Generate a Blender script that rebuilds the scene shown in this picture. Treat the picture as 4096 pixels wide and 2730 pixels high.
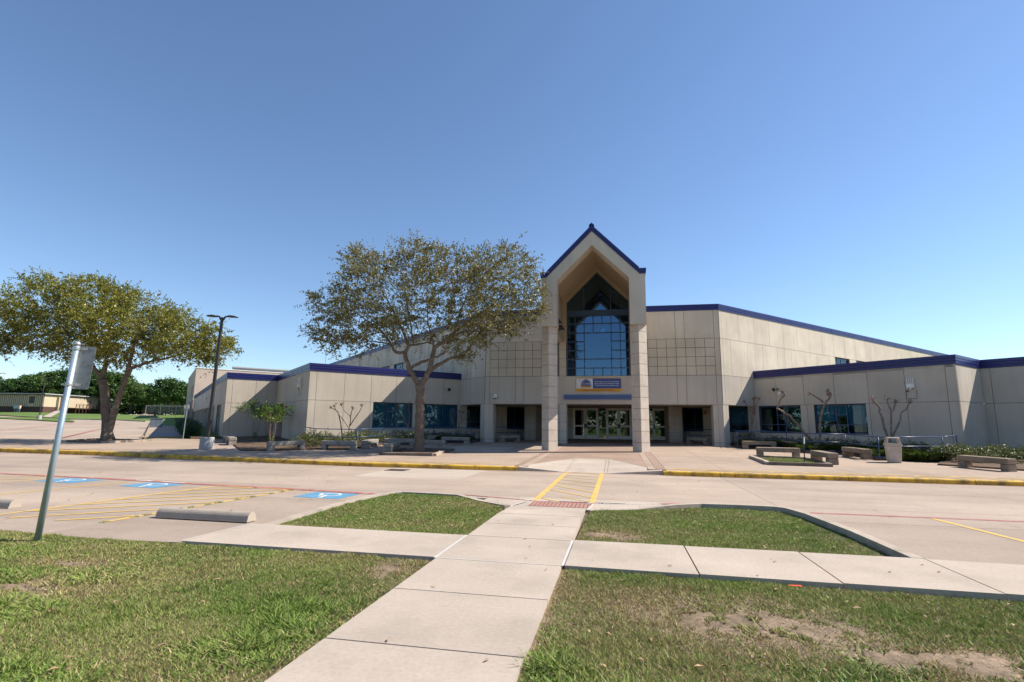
import bpy, bmesh, math, random
import numpy as np
from mathutils import Matrix, Vector

for _o in list(bpy.data.objects):
    bpy.data.objects.remove(_o)
S = bpy.context.scene
C = S.collection
R2 = math.sqrt(.5)
PI = math.pi
rng = np.random.default_rng(7)
random.seed(7)

# ------------------------------------------------------------------ camera
cam = bpy.data.cameras.new('camera')
cam.sensor_width = 36.0
cam.lens = 2098.24 / 4096 * 36.0
cam.clip_start, cam.clip_end = .05, 4000
camo = bpy.data.objects.new('camera', cam)
C.objects.link(camo)
_T, _RO, _YAW = math.radians(9.1266), math.radians(.66886), math.radians(11.40377)
camo.matrix_world = (Matrix.Translation((0, 0, 1.6)) @ Matrix.Rotation(_YAW, 4, 'Z')
                     @ Matrix.Rotation(PI / 2 + _T, 4, 'X') @ Matrix.Rotation(_RO, 4, 'Z'))
S.camera = camo

# ------------------------------------------------------------------ sky, sun, exposure
SUN_TO = Vector((.955, .35, 1.0)).normalized()          # towards the sun
world = bpy.data.worlds.new('World')
S.world = world
world.use_nodes = True
wn = world.node_tree.nodes
sky = wn.new('ShaderNodeTexSky')
sky.sky_type = 'NISHITA'
sky.sun_disc = False
sky.sun_elevation = math.asin(SUN_TO.z)
sky.sun_rotation = math.atan2(SUN_TO.x, SUN_TO.y)
sky.altitude = 200
sky.air_density = 1.0
sky.dust_density = .1
sky.ozone_density = 2.0
wn['Background'].inputs['Strength'].default_value = .096
_tint = wn.new('ShaderNodeMix'); _tint.data_type = 'RGBA'; _tint.blend_type = 'MULTIPLY'
_tint.inputs[0].default_value = 1
_tint.inputs[7].default_value = (.86, .93, 1.01, 1)
world.node_tree.links.new(sky.outputs[0], _tint.inputs[6])
world.node_tree.links.new(_tint.outputs[2], wn['Background'].inputs['Color'])
sl = bpy.data.lights.new('sun', 'SUN')
sl.energy = 4.8
sl.angle = math.radians(.53)
sl.color = (1, .915, .79)
slo = bpy.data.objects.new('sun', sl)
slo.rotation_euler = SUN_TO.to_track_quat('Z', 'Y').to_euler()
slo.location = (40, 30, 60)
C.objects.link(slo)
S.view_settings.view_transform = 'Standard'
S.view_settings.look = 'None'
S.view_settings.exposure = .82
S.view_settings.gamma = 1
S.view_settings.use_curve_mapping = False
S.cycles.max_bounces = 8
S.cycles.transparent_max_bounces = 12
S.cycles.caustics_reflective = False
S.cycles.caustics_refractive = False

# ------------------------------------------------------------------ materials
def _nt(name):
    m = bpy.data.materials.new(name)
    m.use_nodes = True
    nt = m.node_tree
    b = nt.nodes['Principled BSDF']
    return m, nt, nt.nodes, nt.links, b

def _math(nt, op, a, b=None):
    n = nt.nodes.new('ShaderNodeMath')
    n.operation = op
    for i, v in enumerate((a, b)):
        if v is None: continue
        if isinstance(v, (int, float)): n.inputs[i].default_value = v
        else: nt.links.new(v, n.inputs[i])
    return n.outputs[0]

def _noise(nt, pos, scale, detail=4, rough=.55, sc=None):
    if sc is not None:
        mp = nt.nodes.new('ShaderNodeMapping')
        mp.inputs['Scale'].default_value = sc
        nt.links.new(pos, mp.inputs['Vector'])
        pos = mp.outputs[0]
    n = nt.nodes.new('ShaderNodeTexNoise')
    n.inputs['Scale'].default_value = scale
    n.inputs['Detail'].default_value = detail
    n.inputs['Roughness'].default_value = rough
    nt.links.new(pos, n.inputs['Vector'])
    return n.outputs[0]

def _ramp(nt, fac, lo, hi, a=0., b=1.):
    n = nt.nodes.new('ShaderNodeMapRange')
    n.inputs[1].default_value, n.inputs[2].default_value = lo, hi
    n.inputs[3].default_value, n.inputs[4].default_value = a, b
    nt.links.new(fac, n.inputs[0])
    return n.outputs[0]

def mat(name, col, rough=.8, var=.12, scale=1.2, fine=.08, fscale=45, bump=0., bscale=80, spec=.3,
        metal=0., rnd=0., streak=0., stain=None, sthr=(.6, .75), sscale=.8, coat=0., speck=0., tracks=0., crack=0.):
    m, nt, N, L, b = _nt(name)
    pos = N.new('ShaderNodeNewGeometry').outputs['Position']
    f = _ramp(nt, _noise(nt, pos, scale, 5), .3, .7, 1 - var, 1 + var)
    if fine:
        f = _math(nt, 'MULTIPLY', f, _ramp(nt, _noise(nt, pos, fscale, 3), .3, .7, 1 - fine, 1 + fine))
    if speck:
        f = _math(nt, 'MULTIPLY', f, _ramp(nt, _noise(nt, pos, 170, 2), .35, .65, 1 - speck, 1 + speck))
    if rnd:
        oi = N.new('ShaderNodeObjectInfo')
        f = _math(nt, 'MULTIPLY', f, _ramp(nt, oi.outputs['Random'], 0, 1, 1 - rnd, 1 + rnd))
    if tracks:                                        # tyre wear along the lane
        f = _math(nt, 'MULTIPLY', f, _ramp(nt, _noise(nt, pos, 1, 5, .6, (.05, .85, 1)), .35, .72, 1 + tracks * .6, 1 - tracks))
        f = _math(nt, 'MULTIPLY', f, _ramp(nt, _noise(nt, pos, 2.6, 3, .5), .70, .80, 1, 1 - tracks * 1.6))
    if crack:
        wp = N.new('ShaderNodeVectorMath'); wp.operation = 'ADD'
        nv = N.new('ShaderNodeTexNoise'); nv.inputs['Scale'].default_value = .9; nv.inputs['Detail'].default_value = 6
        L.new(pos, nv.inputs['Vector'])
        L.new(pos, wp.inputs[0]); L.new(nv.outputs[1], wp.inputs[1])
        vo = N.new('ShaderNodeTexVoronoi'); vo.feature = 'DISTANCE_TO_EDGE'; vo.inputs['Scale'].default_value = crack
        L.new(wp.outputs[0], vo.inputs['Vector'])
        line = _ramp(nt, vo.outputs['Distance'], .0, .012 * crack, .45, 1)
        some = _ramp(nt, _noise(nt, pos, .22, 2), .52, .56, 0, 1)
        f = _math(nt, 'MULTIPLY', f, _math(nt, 'MAXIMUM', line, _math(nt, 'SUBTRACT', 1, some)))
    if streak:
        f = _math(nt, 'MULTIPLY', f, _ramp(nt, _noise(nt, pos, 1, 4, .6, (3.2, 3.2, .16)), .38, .75, 1 + streak * .25, 1 - streak))
    mul = N.new('ShaderNodeVectorMath'); mul.operation = 'SCALE'
    cin = N.new('ShaderNodeRGB'); cin.outputs[0].default_value = (*col, 1)
    src = cin.outputs[0]
    if stain:
        mx = N.new('ShaderNodeMix'); mx.data_type = 'RGBA'
        L.new(_ramp(nt, _noise(nt, pos, sscale, 7, .62), sthr[0], sthr[1]), mx.inputs[0])
        L.new(src, mx.inputs[6]); mx.inputs[7].default_value = (*stain, 1)
        src = mx.outputs[2]
    L.new(src, mul.inputs[0]); L.new(f, mul.inputs['Scale'])
    L.new(mul.outputs[0], b.inputs['Base Color'])
    b.inputs['Roughness'].default_value = rough
    b.inputs['Metallic'].default_value = metal
    b.inputs['Specular IOR Level'].default_value = spec
    b.inputs['Coat Weight'].default_value = coat
    if bump:
        bn = N.new('ShaderNodeBump')
        bn.inputs['Strength'].default_value = bump
        bn.inputs['Distance'].default_value = .02
        L.new(_noise(nt, pos, bscale, 4, .6), bn.inputs['Height'])
        L.new(bn.outputs[0], b.inputs['Normal'])
    return m

def leafmat(name, cols, trans=.3, rough=.38):
    m, nt, N, L, b = _nt(name)
    g = N.new('ShaderNodeNewGeometry')
    cr = N.new('ShaderNodeValToRGB')
    cr.color_ramp.elements[0].color = (*cols[0], 1)
    cr.color_ramp.elements[1].color = (*cols[-1], 1)
    for i, c in enumerate(cols[1:-1]):
        e = cr.color_ramp.elements.new((i + 1) / (len(cols) - 1)); e.color = (*c, 1)
    mixf = _math(nt, 'ADD', _math(nt, 'MULTIPLY', g.outputs['Random Per Island'], .62),
                 _ramp(nt, _noise(nt, g.outputs['Position'], .75, 3), .3, .7, 0, .38))
    L.new(mixf, cr.inputs[0])
    L.new(cr.outputs[0], b.inputs['Base Color'])
    b.inputs['Roughness'].default_value = rough
    b.inputs['Specular IOR Level'].default_value = .5
    t = N.new('ShaderNodeBsdfTranslucent'); L.new(cr.outputs[0], t.inputs[0])
    ms = N.new('ShaderNodeMixShader'); ms.inputs[0].default_value = trans
    L.new(b.outputs[0], ms.inputs[1]); L.new(t.outputs[0], ms.inputs[2])
    L.new(ms.outputs[0], N['Material Output'].inputs[0])
    return m

def vcolmat(name, rough=.6, trans=.25):
    m, nt, N, L, b = _nt(name)
    a = N.new('ShaderNodeAttribute'); a.attribute_name = 'Col'
    L.new(a.outputs['Color'], b.inputs['Base Color'])
    b.inputs['Roughness'].default_value = rough
    b.inputs['Specular IOR Level'].default_value = .25
    t = N.new('ShaderNodeBsdfTranslucent'); L.new(a.outputs['Color'], t.inputs[0])
    ms = N.new('ShaderNodeMixShader'); ms.inputs[0].default_value = trans
    L.new(b.outputs[0], ms.inputs[1]); L.new(t.outputs[0], ms.inputs[2])
    L.new(ms.outputs[0], N['Material Output'].inputs[0])
    return m

def glassmat(name, tint, ior=1.6, rough=.01, base=.0, refl=(.9, .95, 1)):
    m, nt, N, L, b = _nt(name)
    fr = N.new('ShaderNodeFresnel'); fr.inputs[0].default_value = ior
    tr = N.new('ShaderNodeBsdfTransparent'); tr.inputs[0].default_value = (*tint, 1)
    gl = N.new('ShaderNodeBsdfGlossy'); gl.inputs['Roughness'].default_value = rough
    gl.inputs[0].default_value = (*refl, 1)
    bn = N.new('ShaderNodeBump'); bn.inputs['Strength'].default_value = .02; bn.inputs['Distance'].default_value = .02
    L.new(_noise(nt, N.new('ShaderNodeNewGeometry').outputs['Position'], 1.6, 1), bn.inputs['Height'])
    L.new(bn.outputs[0], gl.inputs['Normal'])
    ms = N.new('ShaderNodeMixShader')
    L.new(_math(nt, 'ADD', fr.outputs[0], base), ms.inputs[0]); L.new(tr.outputs[0], ms.inputs[1]); L.new(gl.outputs[0], ms.inputs[2])
    L.new(ms.outputs[0], N['Material Output'].inputs[0])
    return m

def linkmat(name, col):
    """Woven wire: diamond mesh cut out of a thin sheet."""
    m, nt, N, L, b = _nt(name)
    pos = N.new('ShaderNodeNewGeometry').outputs['Position']
    sx = N.new('ShaderNodeSeparateXYZ'); L.new(pos, sx.inputs[0])
    h = _math(nt, 'ADD', _math(nt, 'MULTIPLY', sx.outputs[0], .9), _math(nt, 'MULTIPLY', sx.outputs[1], .4))
    a = _math(nt, 'PINGPONG', _math(nt, 'MULTIPLY', _math(nt, 'ADD', h, sx.outputs[2]), 14.), .5)
    c = _math(nt, 'PINGPONG', _math(nt, 'MULTIPLY', _math(nt, 'SUBTRACT', h, sx.outputs[2]), 14.), .5)
    k = _math(nt, 'LESS_THAN', _math(nt, 'MINIMUM', a, c), .028)
    L.new(k, b.inputs['Alpha'])
    b.inputs['Base Color'].default_value = (*col, 1)
    b.inputs['Metallic'].default_value = .6; b.inputs['Roughness'].default_value = .45
    return m

M = {}
M['stucco'] = mat('tan_precast_concrete', (.54, .465, .365), .9, .10, .55, .06, 40, .25, 120, rnd=.035, streak=.07)
M['stucco_up'] = mat('pale_precast_concrete', (.60, .52, .415), .9, .11, .6, .06, 40, .25, 120, rnd=.035, streak=.07)
M['stucco_low'] = mat('grey_precast_concrete', (.52, .46, .39), .9, .09, .5, .06, 40, .25, 120, rnd=.03, streak=.07)
M['block'] = mat('pinkish_cast_block', (.55, .475, .40), .9, .10, 2., .07, 50, .3, 120, rnd=.04, streak=.05)
M['stucco_worn'] = mat('weathered_precast_concrete', (.58, .50, .40), .9, .12, .55, .06, 40, .25, 120, rnd=.05, streak=.34, stain=(.30, .26, .22), sthr=(.52, .8), sscale=.5)
M['joint'] = mat('dark_joint', (.10, .088, .07), .95, .1)
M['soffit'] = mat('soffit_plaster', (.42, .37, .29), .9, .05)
M['gold'] = mat('gable_plaster', (.47, .39, .275), .9, .06, .8)
M['fascia'] = mat('blue_metal_fascia', (.020, .024, .135), .36, .06, .5, 0, spec=.4)
M['band'] = mat('blue_metal_band', (.07, .12, .30), .4, .06, .5, 0, spec=.5)
M['frame'] = mat('blue_window_frame', (.035, .075, .16), .4, .05, spec=.5)
M['glass'] = glassmat('blue_tinted_glass', (.42, .68, .78), 1.45, base=.01, refl=(.7, .9, 1))
M['glass2'] = glassmat('door_glass', (.6, .66, .62), 1.5, base=.05)
M['glass3'] = glassmat('entrance_blue_glass', (.36, .62, .85), 1.5, base=.085, refl=(.55, .80, 1))
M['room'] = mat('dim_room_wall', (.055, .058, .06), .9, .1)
M['roomlight'] = mat('lobby_wall', (.50, .50, .52), .9, .05)
M['blind'] = mat('window_blind', (.46, .56, .58), .8, .04, 2)
M['white'] = mat('white_aluminium', (.82, .81, .78), .35, .04, 3, spec=.5)
M['dark'] = mat('dark_bronze', (.035, .03, .028), .42, .15, spec=.5)
M['black'] = mat('black_plastic', (.02, .02, .02), .5, .1)
M['redbox'] = mat('red_plastic', (.42, .03, .02), .4, .05)
M['whitebox'] = mat('white_plastic', (.75, .75, .72), .45, .04)
M['road'] = mat('driveway_concrete', (.345, .275, .22), .88, .13, .35, .09, 22, .35, 160, rnd=.09, stain=(.27, .22, .185), sthr=(.48, .8), sscale=.28, speck=.10, tracks=.10, crack=.22)
M['road_new'] = mat('new_concrete', (.40, .34, .28), .88, .08, .5, .08, 22, .3, 160, rnd=.02, speck=.07)
M['walk'] = mat('path_concrete', (.42, .355, .295), .88, .09, .8, .07, 26, .4, 190, rnd=.045, stain=(.31, .265, .22), sthr=(.48, .82), sscale=.9, speck=.12, tracks=.03)
M['plaza'] = mat('plaza_concrete', (.35, .27, .21), .9, .11, .4, .08, 22, .35, 160, rnd=.045, stain=(.26, .20, .155), sthr=(.5, .8), sscale=.35, speck=.10, tracks=.04, crack=.16)
M['agg'] = mat('exposed_aggregate', (.31, .22, .17), .9, .12, .6, .2, 60, .8, 110, rnd=.03, speck=.35)
M['kerbgrey'] = mat('kerb_concrete', (.40, .34, .28), .9, .15, 1.5, .1, 40, .4, 140, stain=(.2, .17, .14), sthr=(.5, .8), sscale=2.5)
M['underlay'] = mat('joint_dirt', (.11, .085, .06), .95, .2)
M['yellow'] = mat('yellow_paint', (.68, .41, .045), .7, .10, 3, .08, 60, .3, 150, stain=(.20, .13, .035), sthr=(.44, .66), sscale=2.6)
M['yline'] = mat('worn_yellow_line', (.60, .39, .09), .75, .10, 3, .1, 60, stain=(.40, .31, .20), sthr=(.5, .66), sscale=7)
M['redline'] = mat('red_line', (.36, .12, .115), .75, .12, 3, .1, 60, stain=(.36, .26, .21), sthr=(.5, .7), sscale=6)
M['bluepaint'] = mat('blue_parking_paint', (.10, .255, .40), .75, .10, 3, .08, 60, stain=(.25, .36, .46), sthr=(.64, .8), sscale=6)
M['whitepaint'] = mat('white_line', (.75, .74, .72), .7, .08, 3)
M['whitejoint'] = mat('white_joint_sealant', (.50, .48, .46), .7, .08, 6)
M['dome'] = mat('brick_red_dome_mat', (.34, .185, .15), .8, .1, 3)
M['bench'] = mat('bench_aggregate', (.27, .21, .155), .92, .18, 2.5, .18, 45, .7, 110, rnd=.08, stain=(.13, .10, .08), sthr=(.52, .8), sscale=2.2, speck=.2)
M['benchgrey'] = mat('bench_grey_concrete', (.30, .27, .235), .92, .16, 2.5, .12, 45, .5, 110, rnd=.06, stain=(.16, .14, .12), sthr=(.52, .8), sscale=2.2, speck=.15)
M['wheelstop'] = mat('parking_stop_concrete', (.40, .34, .28), .9, .12, 2.5, .1, 40, .4, 120, stain=(.26, .22, .18), sthr=(.5, .85), sscale=2.5)
M['rail'] = mat('blue_rail_paint', (.022, .055, .15), .38, .08, 3, spec=.5)
M['galv'] = mat('galvanised_steel', (.36, .44, .50), .42, .12, 5, .05, metal=.55, spec=.5)
M['signback'] = mat('aluminium_sign_back', (.33, .325, .32), .5, .15, 6, .1, metal=.5, stain=(.15, .14, .14), sthr=(.5, .8), sscale=9)
M['zinc'] = mat('zinc_clamp', (.55, .55, .54), .35, .1, 6, metal=.7)
M['timber'] = mat('weathered_timber', (.16, .125, .10), .92, .25, 3, .2, 40, .6, 60, rnd=.2, speck=.1)
M['timber_pale'] = mat('split_grey_timber', (.38, .31, .25), .92, .25, 3, .2, 40, .6, 60)
M['bark'] = mat('oak_bark', (.165, .125, .098), .95, .25, 3, .3, 24, 1., 42, stain=(.20, .19, .14), sthr=(.55, .75), sscale=3)
M['bark2'] = mat('myrtle_bark', (.23, .16, .12), .85, .25, 4, .15, 30, .4, 60, stain=(.38, .31, .25), sthr=(.5, .7), sscale=6)
M['bark3'] = mat('distant_bark', (.10, .08, .065), .95, .2, 1)
M['soil'] = mat('mulch', (.115, .075, .05), .97, .3, 3, .35, 30, 1., 40, speck=.3, stain=(.20, .145, .10), sthr=(.55, .8), sscale=5)
M['leaf1'] = leafmat('oak_leaf_olive', [(.09, .10, .028), (.14, .145, .04), (.20, .185, .06), (.24, .20, .075), (.25, .18, .115)], .25, .45)
M['leaf2'] = leafmat('oak_leaf_green', [(.075, .10, .016), (.125, .15, .022), (.20, .205, .032), (.27, .24, .04), (.30, .24, .05)], .28, .42)
M['leaf3'] = leafmat('dark_tree_leaf', [(.022, .055, .012), (.035, .085, .016), (.055, .12, .022), (.075, .15, .03)], .25, .5)
M['leaf3b'] = leafmat('mid_green_tree_leaf', [(.04, .085, .014), (.06, .12, .02), (.09, .16, .028), (.12, .19, .04)], .3, .5)
M['leaf4'] = leafmat('myrtle_leaf', [(.05, .11, .012), (.10, .18, .02), (.17, .25, .035)], .3, .35)
M['leaf5'] = leafmat('shrub_leaf', [(.05, .08, .018), (.085, .115, .025), (.14, .15, .045), (.21, .19, .07)], .25, .5)
M['leaf6'] = leafmat('strap_leaf', [(.04, .075, .015), (.065, .105, .022), (.10, .14, .03)], .25, .35)
M['leaf7'] = leafmat('hedge_leaf', [(.015, .045, .012), (.03, .075, .018), (.045, .10, .022)], .2, .4)
M['bud'] = leafmat('red_new_leaf', [(.16, .045, .03), (.22, .08, .04), (.16, .13, .04)], .25, .4)
M['grass'] = vcolmat('grass_blades')
M['lawn'] = mat('lawn_soil', (.225, .165, .115), .97, .25, 2.5, .3, 20, .8, 40, stain=(.16, .12, .075), sthr=(.42, .62), sscale=2.2, speck=.3)
M['farlawn'] = mat('mown_grass', (.105, .165, .036), .95, .16, .22, .2, 6, .6, 20, stain=(.21, .18, .08), sthr=(.62, .8), sscale=.16)
M['litter'] = mat('dead_leaf', (.33, .22, .13), .8, .4, 9)
M['brick'] = mat('beige_brick', (.50, .405, .33), .9, .07, .5, .06, 14, .2, 30)
M['brickdark'] = mat('brown_brick', (.34, .24, .19), .9, .1, .6, .1, 14, .2, 30)
M['tanmetal'] = mat('tan_ribbed_metal', (.46, .385, .28), .6, .06, .6)
M['brownmetal'] = mat('brown_skirting', (.085, .045, .038), .7, .1, .6)
M['roofgrey'] = mat('grey_metal_roof', (.40, .40, .41), .5, .08, .5)
M['roofmembrane'] = mat('roof_membrane', (.30, .29, .27), .9, .1, .3)
M['canbody'] = mat('beige_litter_bin', (.52, .44, .36), .55, .10, 4, .06, stain=(.36, .29, .23), sthr=(.55, .8), sscale=5)
M['lampbase'] = mat('lamp_concrete_base', (.36, .36, .36), .85, .1, 3, .08, 40, .3, 120)
M['lens'] = mat('lamp_lens', (.35, .36, .36), .3, .05)
M['link'] = linkmat('chain_link_wire', (.45, .47, .48))
M['ban_white'] = mat('banner_white', (.66, .66, .70), .6, .02, 2, 0)
M['ban_blue'] = mat('banner_blue', (.055, .10, .27), .6, .02, 2, 0)
M['ban_gold'] = mat('banner_gold', (.62, .30, .03), .6, .02, 2, 0)
M['ban_red'] = mat('banner_red', (.45, .03, .03), .6, .02, 2, 0)
M['ban_maroon'] = mat('banner_maroon', (.22, .09, .08), .6, .02, 2, 0)
M['clear_plastic'] = glassmat('clear_plastic_bag', (.72, .86, .9), 1.45, .2)
M['teal'] = mat('green_valve_box', (.06, .13, .10), .6, .1)
M['utility'] = mat('blue_grey_cabinet', (.12, .16, .20), .5, .1)
M['rust'] = mat('rusted_grate', (.09, .06, .05), .7, .3, 6, metal=.4)
M['orange'] = mat('orange_plastic', (.72, .10, .03), .6, .1, 6)

# ------------------------------------------------------------------ mesh builder
class MB:
    def __init__(s): s.v = []; s.f = []
    def add(s, vs, fs):
        o = len(s.v); s.v += [tuple(map(float, v)) for v in vs]; s.f += [tuple(i + o for i in f) for f in fs]
        return s
    def box(s, x0, x1, y0, y1, z0, z1):
        return s.add([(x0, y0, z0), (x1, y0, z0), (x1, y1, z0), (x0, y1, z0), (x0, y0, z1), (x1, y0, z1), (x1, y1, z1), (x0, y1, z1)],
                     [(0, 3, 2, 1), (4, 5, 6, 7), (0, 1, 5, 4), (1, 2, 6, 5), (2, 3, 7, 6), (3, 0, 4, 7)])
    def frame_box(s, o, d, n, s0, s1, n0, n1, z0, z1):
        """box in a wall frame: o = origin (x, y), d = along, n = outward."""
        pts = []
        for z in (z0, z1):
            for a, b in ((s0, n0), (s1, n0), (s1, n1), (s0, n1)):
                pts.append((o[0] + d[0] * a + n[0] * b, o[1] + d[1] * a + n[1] * b, z))
        fs = [(0, 3, 2, 1), (4, 5, 6, 7), (0, 1, 5, 4), (1, 2, 6, 5), (2, 3, 7, 6), (3, 0, 4, 7)]
        if d[0] * n[1] - d[1] * n[0] < 0: fs = [f[::-1] for f in fs]
        return s.add(pts, fs)
    def prism(s, poly, z0, z1):
        """poly in plan; z0, z1 numbers or functions of (x, y)."""
        a = sum(poly[i][0] * poly[(i + 1) % len(poly)][1] - poly[(i + 1) % len(poly)][0] * poly[i][1] for i in range(len(poly)))
        if a < 0: poly = poly[::-1]
        n = len(poly)
        g0 = z0 if callable(z0) else (lambda x, y: z0)
        g1 = z1 if callable(z1) else (lambda x, y: z1)
        vs = [(x, y, g0(x, y)) for x, y in poly] + [(x, y, g1(x, y)) for x, y in poly]
        fs = [tuple(range(n))[::-1], tuple(range(n, 2 * n))] + [(i, (i + 1) % n, n + (i + 1) % n, n + i) for i in range(n)]
        return s.add(vs, fs)
    def extrude_y(s, poly, y0, y1):
        """poly of (x, z), extruded along y."""
        a = sum(poly[i][0] * poly[(i + 1) % len(poly)][1] - poly[(i + 1) % len(poly)][0] * poly[i][1] for i in range(len(poly)))
        if a < 0: poly = poly[::-1]
        n = len(poly)
        vs = [(x, y0, z) for x, z in poly] + [(x, y1, z) for x, z in poly]
        fs = [tuple(range(n)), tuple(range(n, 2 * n))[::-1]] + [(i, n + i, n + (i + 1) % n, (i + 1) % n) for i in range(n)]
        return s.add(vs, fs)
    def sheet(s, poly, z):
        a = sum(poly[i][0] * poly[(i + 1) % len(poly)][1] - poly[(i + 1) % len(poly)][0] * poly[i][1] for i in range(len(poly)))
        if a < 0: poly = poly[::-1]
        g = z if callable(z) else (lambda x, y: z)
        return s.add([(x, y, g(x, y)) for x, y in poly], [tuple(range(len(poly)))])
    def stripe(s, p, q, w, z):
        dx, dy = q[0] - p[0], q[1] - p[1]; l = math.hypot(dx, dy); nx, ny = -dy / l * w / 2, dx / l * w / 2
        return s.sheet([(p[0] + nx, p[1] + ny), (q[0] + nx, q[1] + ny), (q[0] - nx, q[1] - ny), (p[0] - nx, p[1] - ny)], z)
    def tube(s, path, radii, n=8, cap=True):
        path = [Vector(p) for p in path]
        if isinstance(radii, (int, float)): radii = [radii] * len(path)
        ref = None; rings = []
        for i, p in enumerate(path):
            t = (path[min(i + 1, len(path) - 1)] - path[max(i - 1, 0)])
            if t.length < 1e-9: t = Vector((0, 0, 1))
            t.normalize()
            if ref is None:
                ref = t.orthogonal().normalized()
            ref = (ref - t * ref.dot(t))
            if ref.length < 1e-6: ref = t.orthogonal()
            ref.normalize(); b = t.cross(ref)
            rings.append([p + (ref * math.cos(2 * PI * k / n) + b * math.sin(2 * PI * k / n)) * radii[i] for k in range(n)])
        vs = [v for r in rings for v in r]
        fs = []
        for i in range(len(rings) - 1):
            for k in range(n):
                a = i * n + k; bq = i * n + (k + 1) % n
                fs.append((a, bq, bq + n, a + n))
        if cap: fs += [tuple(range(n))[::-1], tuple(range((len(rings) - 1) * n, len(rings) * n))]
        return s.add(vs, fs)
    def lathe(s, prof, n=16, cx=0, cy=0):
        vs = []; fs = []
        for r, z in prof:
            vs += [(cx + r * math.cos(2 * PI * k / n), cy + r * math.sin(2 * PI * k / n), z) for k in range(n)]
        for i in range(len(prof) - 1):
            for k in range(n):
                fs.append((i * n + k, i * n + (k + 1) % n, (i + 1) * n + (k + 1) % n, (i + 1) * n + k))
        fs += [tuple(range(n))[::-1], tuple(range((len(prof) - 1) * n, len(prof) * n))]
        return s.add(vs, fs)
    def mesh(s, name, m=None, bevel=0, smooth=False, segs=1):
        me = bpy.data.meshes.new(name)
        me.from_pydata(s.v, [], s.f)
        if bevel:
            bm = bmesh.new(); bm.from_mesh(me)
            bmesh.ops.bevel(bm, geom=list(bm.edges), offset=bevel, segments=segs, affect='EDGES', profile=.5)
            bm.to_mesh(me); bm.free()
        if m is not None: me.materials.append(m)
        if smooth:
            me.polygons.foreach_set('use_smooth', [True] * len(me.polygons))
        me.update()
        return me

def tag(o, label=None, cat=None, group=None, kind=None):
    if label: o['label'] = label
    if cat: o['category'] = cat
    if group: o['group'] = group
    if kind: o['kind'] = kind
    return o

def root(name, loc=(0, 0, 0), rz=0, **k):
    o = bpy.data.objects.new(name, None)
    o.location = loc; o.rotation_euler = (0, 0, rz)
    o.empty_display_size = .2
    C.objects.link(o)
    return tag(o, **k)

def hang(o, parent):
    """parent o, keeping the coordinates it was built in."""
    o.parent = parent
    if parent.type == 'EMPTY':
        o.matrix_parent_inverse = Matrix.Translation(-Vector(parent.location))
    return o

def obj(name, mb, m, parent=None, bevel=0, smooth=False, segs=1, **k):
    me = mb.mesh(name, m, bevel, smooth, segs) if isinstance(mb, MB) else mb
    o = bpy.data.objects.new(name, me)
    C.objects.link(o)
    if parent is not None: hang(o, parent)
    return tag(o, **k)

def children(o):
    return [c for c in bpy.data.objects if c.parent == o]

def copy_tree(o, loc=None, rz=None, parent=None, kids=None):
    kids = kids if kids is not None else _kidmap()
    c = o.copy(); C.objects.link(c)
    if parent is not None: c.parent = parent
    if loc is not None: c.location = loc
    if rz is not None: c.rotation_euler = (0, 0, rz)
    for ch in kids.get(o.name, []): copy_tree(ch, parent=c, kids=kids)
    return c

def _kidmap():
    k = {}
    for o in bpy.data.objects:
        if o.parent is not None: k.setdefault(o.parent.name, []).append(o)
    return k

_cube = {}
def unit_cube(m):
    if m.name not in _cube:
        _cube[m.name] = MB().box(-.5, .5, -.5, .5, -.5, .5).mesh('panel_' + m.name, m)
    return _cube[m.name]

def panel(name, parent, o, d, n, s0, s1, z0, z1, m, th=.06, gap=.02, out=0.):
    ob = bpy.data.objects.new(name, unit_cube(m))
    C.objects.link(ob)
    hang(ob, parent)
    dd = d if d[0] * n[1] - d[1] * n[0] > 0 else (-d[0], -d[1])
    L, Hh = abs(s1 - s0) - gap, (z1 - z0) - gap
    sm, zm = (s0 + s1) / 2, (z0 + z1) / 2
    cx, cy = o[0] + d[0] * sm + n[0] * (out - th / 2), o[1] + d[1] * sm + n[1] * (out - th / 2)
    ob.matrix_basis = Matrix(((dd[0] * L, n[0] * th, 0, cx), (dd[1] * L, n[1] * th, 0, cy), (0, 0, Hh, zm), (0, 0, 0, 1)))
    return ob

def np_mesh(name, v, f, m, col=None, smooth=False):
    me = bpy.data.meshes.new(name)
    k = f.shape[1]
    me.vertices.add(len(v)); me.vertices.foreach_set('co', np.ascontiguousarray(v, dtype=np.float32).ravel())
    me.loops.add(f.size); me.loops.foreach_set('vertex_index', np.ascontiguousarray(f, dtype=np.int32).ravel())
    me.polygons.add(len(f)); me.polygons.foreach_set('loop_start', np.arange(0, f.size, k, dtype=np.int32))
    if smooth: me.polygons.foreach_set('use_smooth', np.ones(len(f), dtype=bool))
    if col is not None:
        a = me.color_attributes.new('Col', 'FLOAT_COLOR', 'POINT')
        c4 = np.ones((len(v), 4), dtype=np.float32); c4[:, :3] = col
        a.data.foreach_set('color', c4.ravel())
    me.materials.append(m)
    me.update(calc_edges=True)
    return me

def smooth_path(pts, per=4):
    pts = [np.array(p, float) for p in pts]
    P = [2 * pts[0] - pts[1]] + pts + [2 * pts[-1] - pts[-2]]
    out = []
    for i in range(1, len(P) - 2):
        for k in range(per):
            t = k / per
            out.append(.5 * ((2 * P[i]) + (-P[i - 1] + P[i + 1]) * t + (2 * P[i - 1] - 5 * P[i] + 4 * P[i + 1] - P[i + 2]) * t ** 2
                             + (-P[i - 1] + 3 * P[i] - 3 * P[i + 1] + P[i + 2]) * t ** 3))
    out.append(pts[-1])
    return out

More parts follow.
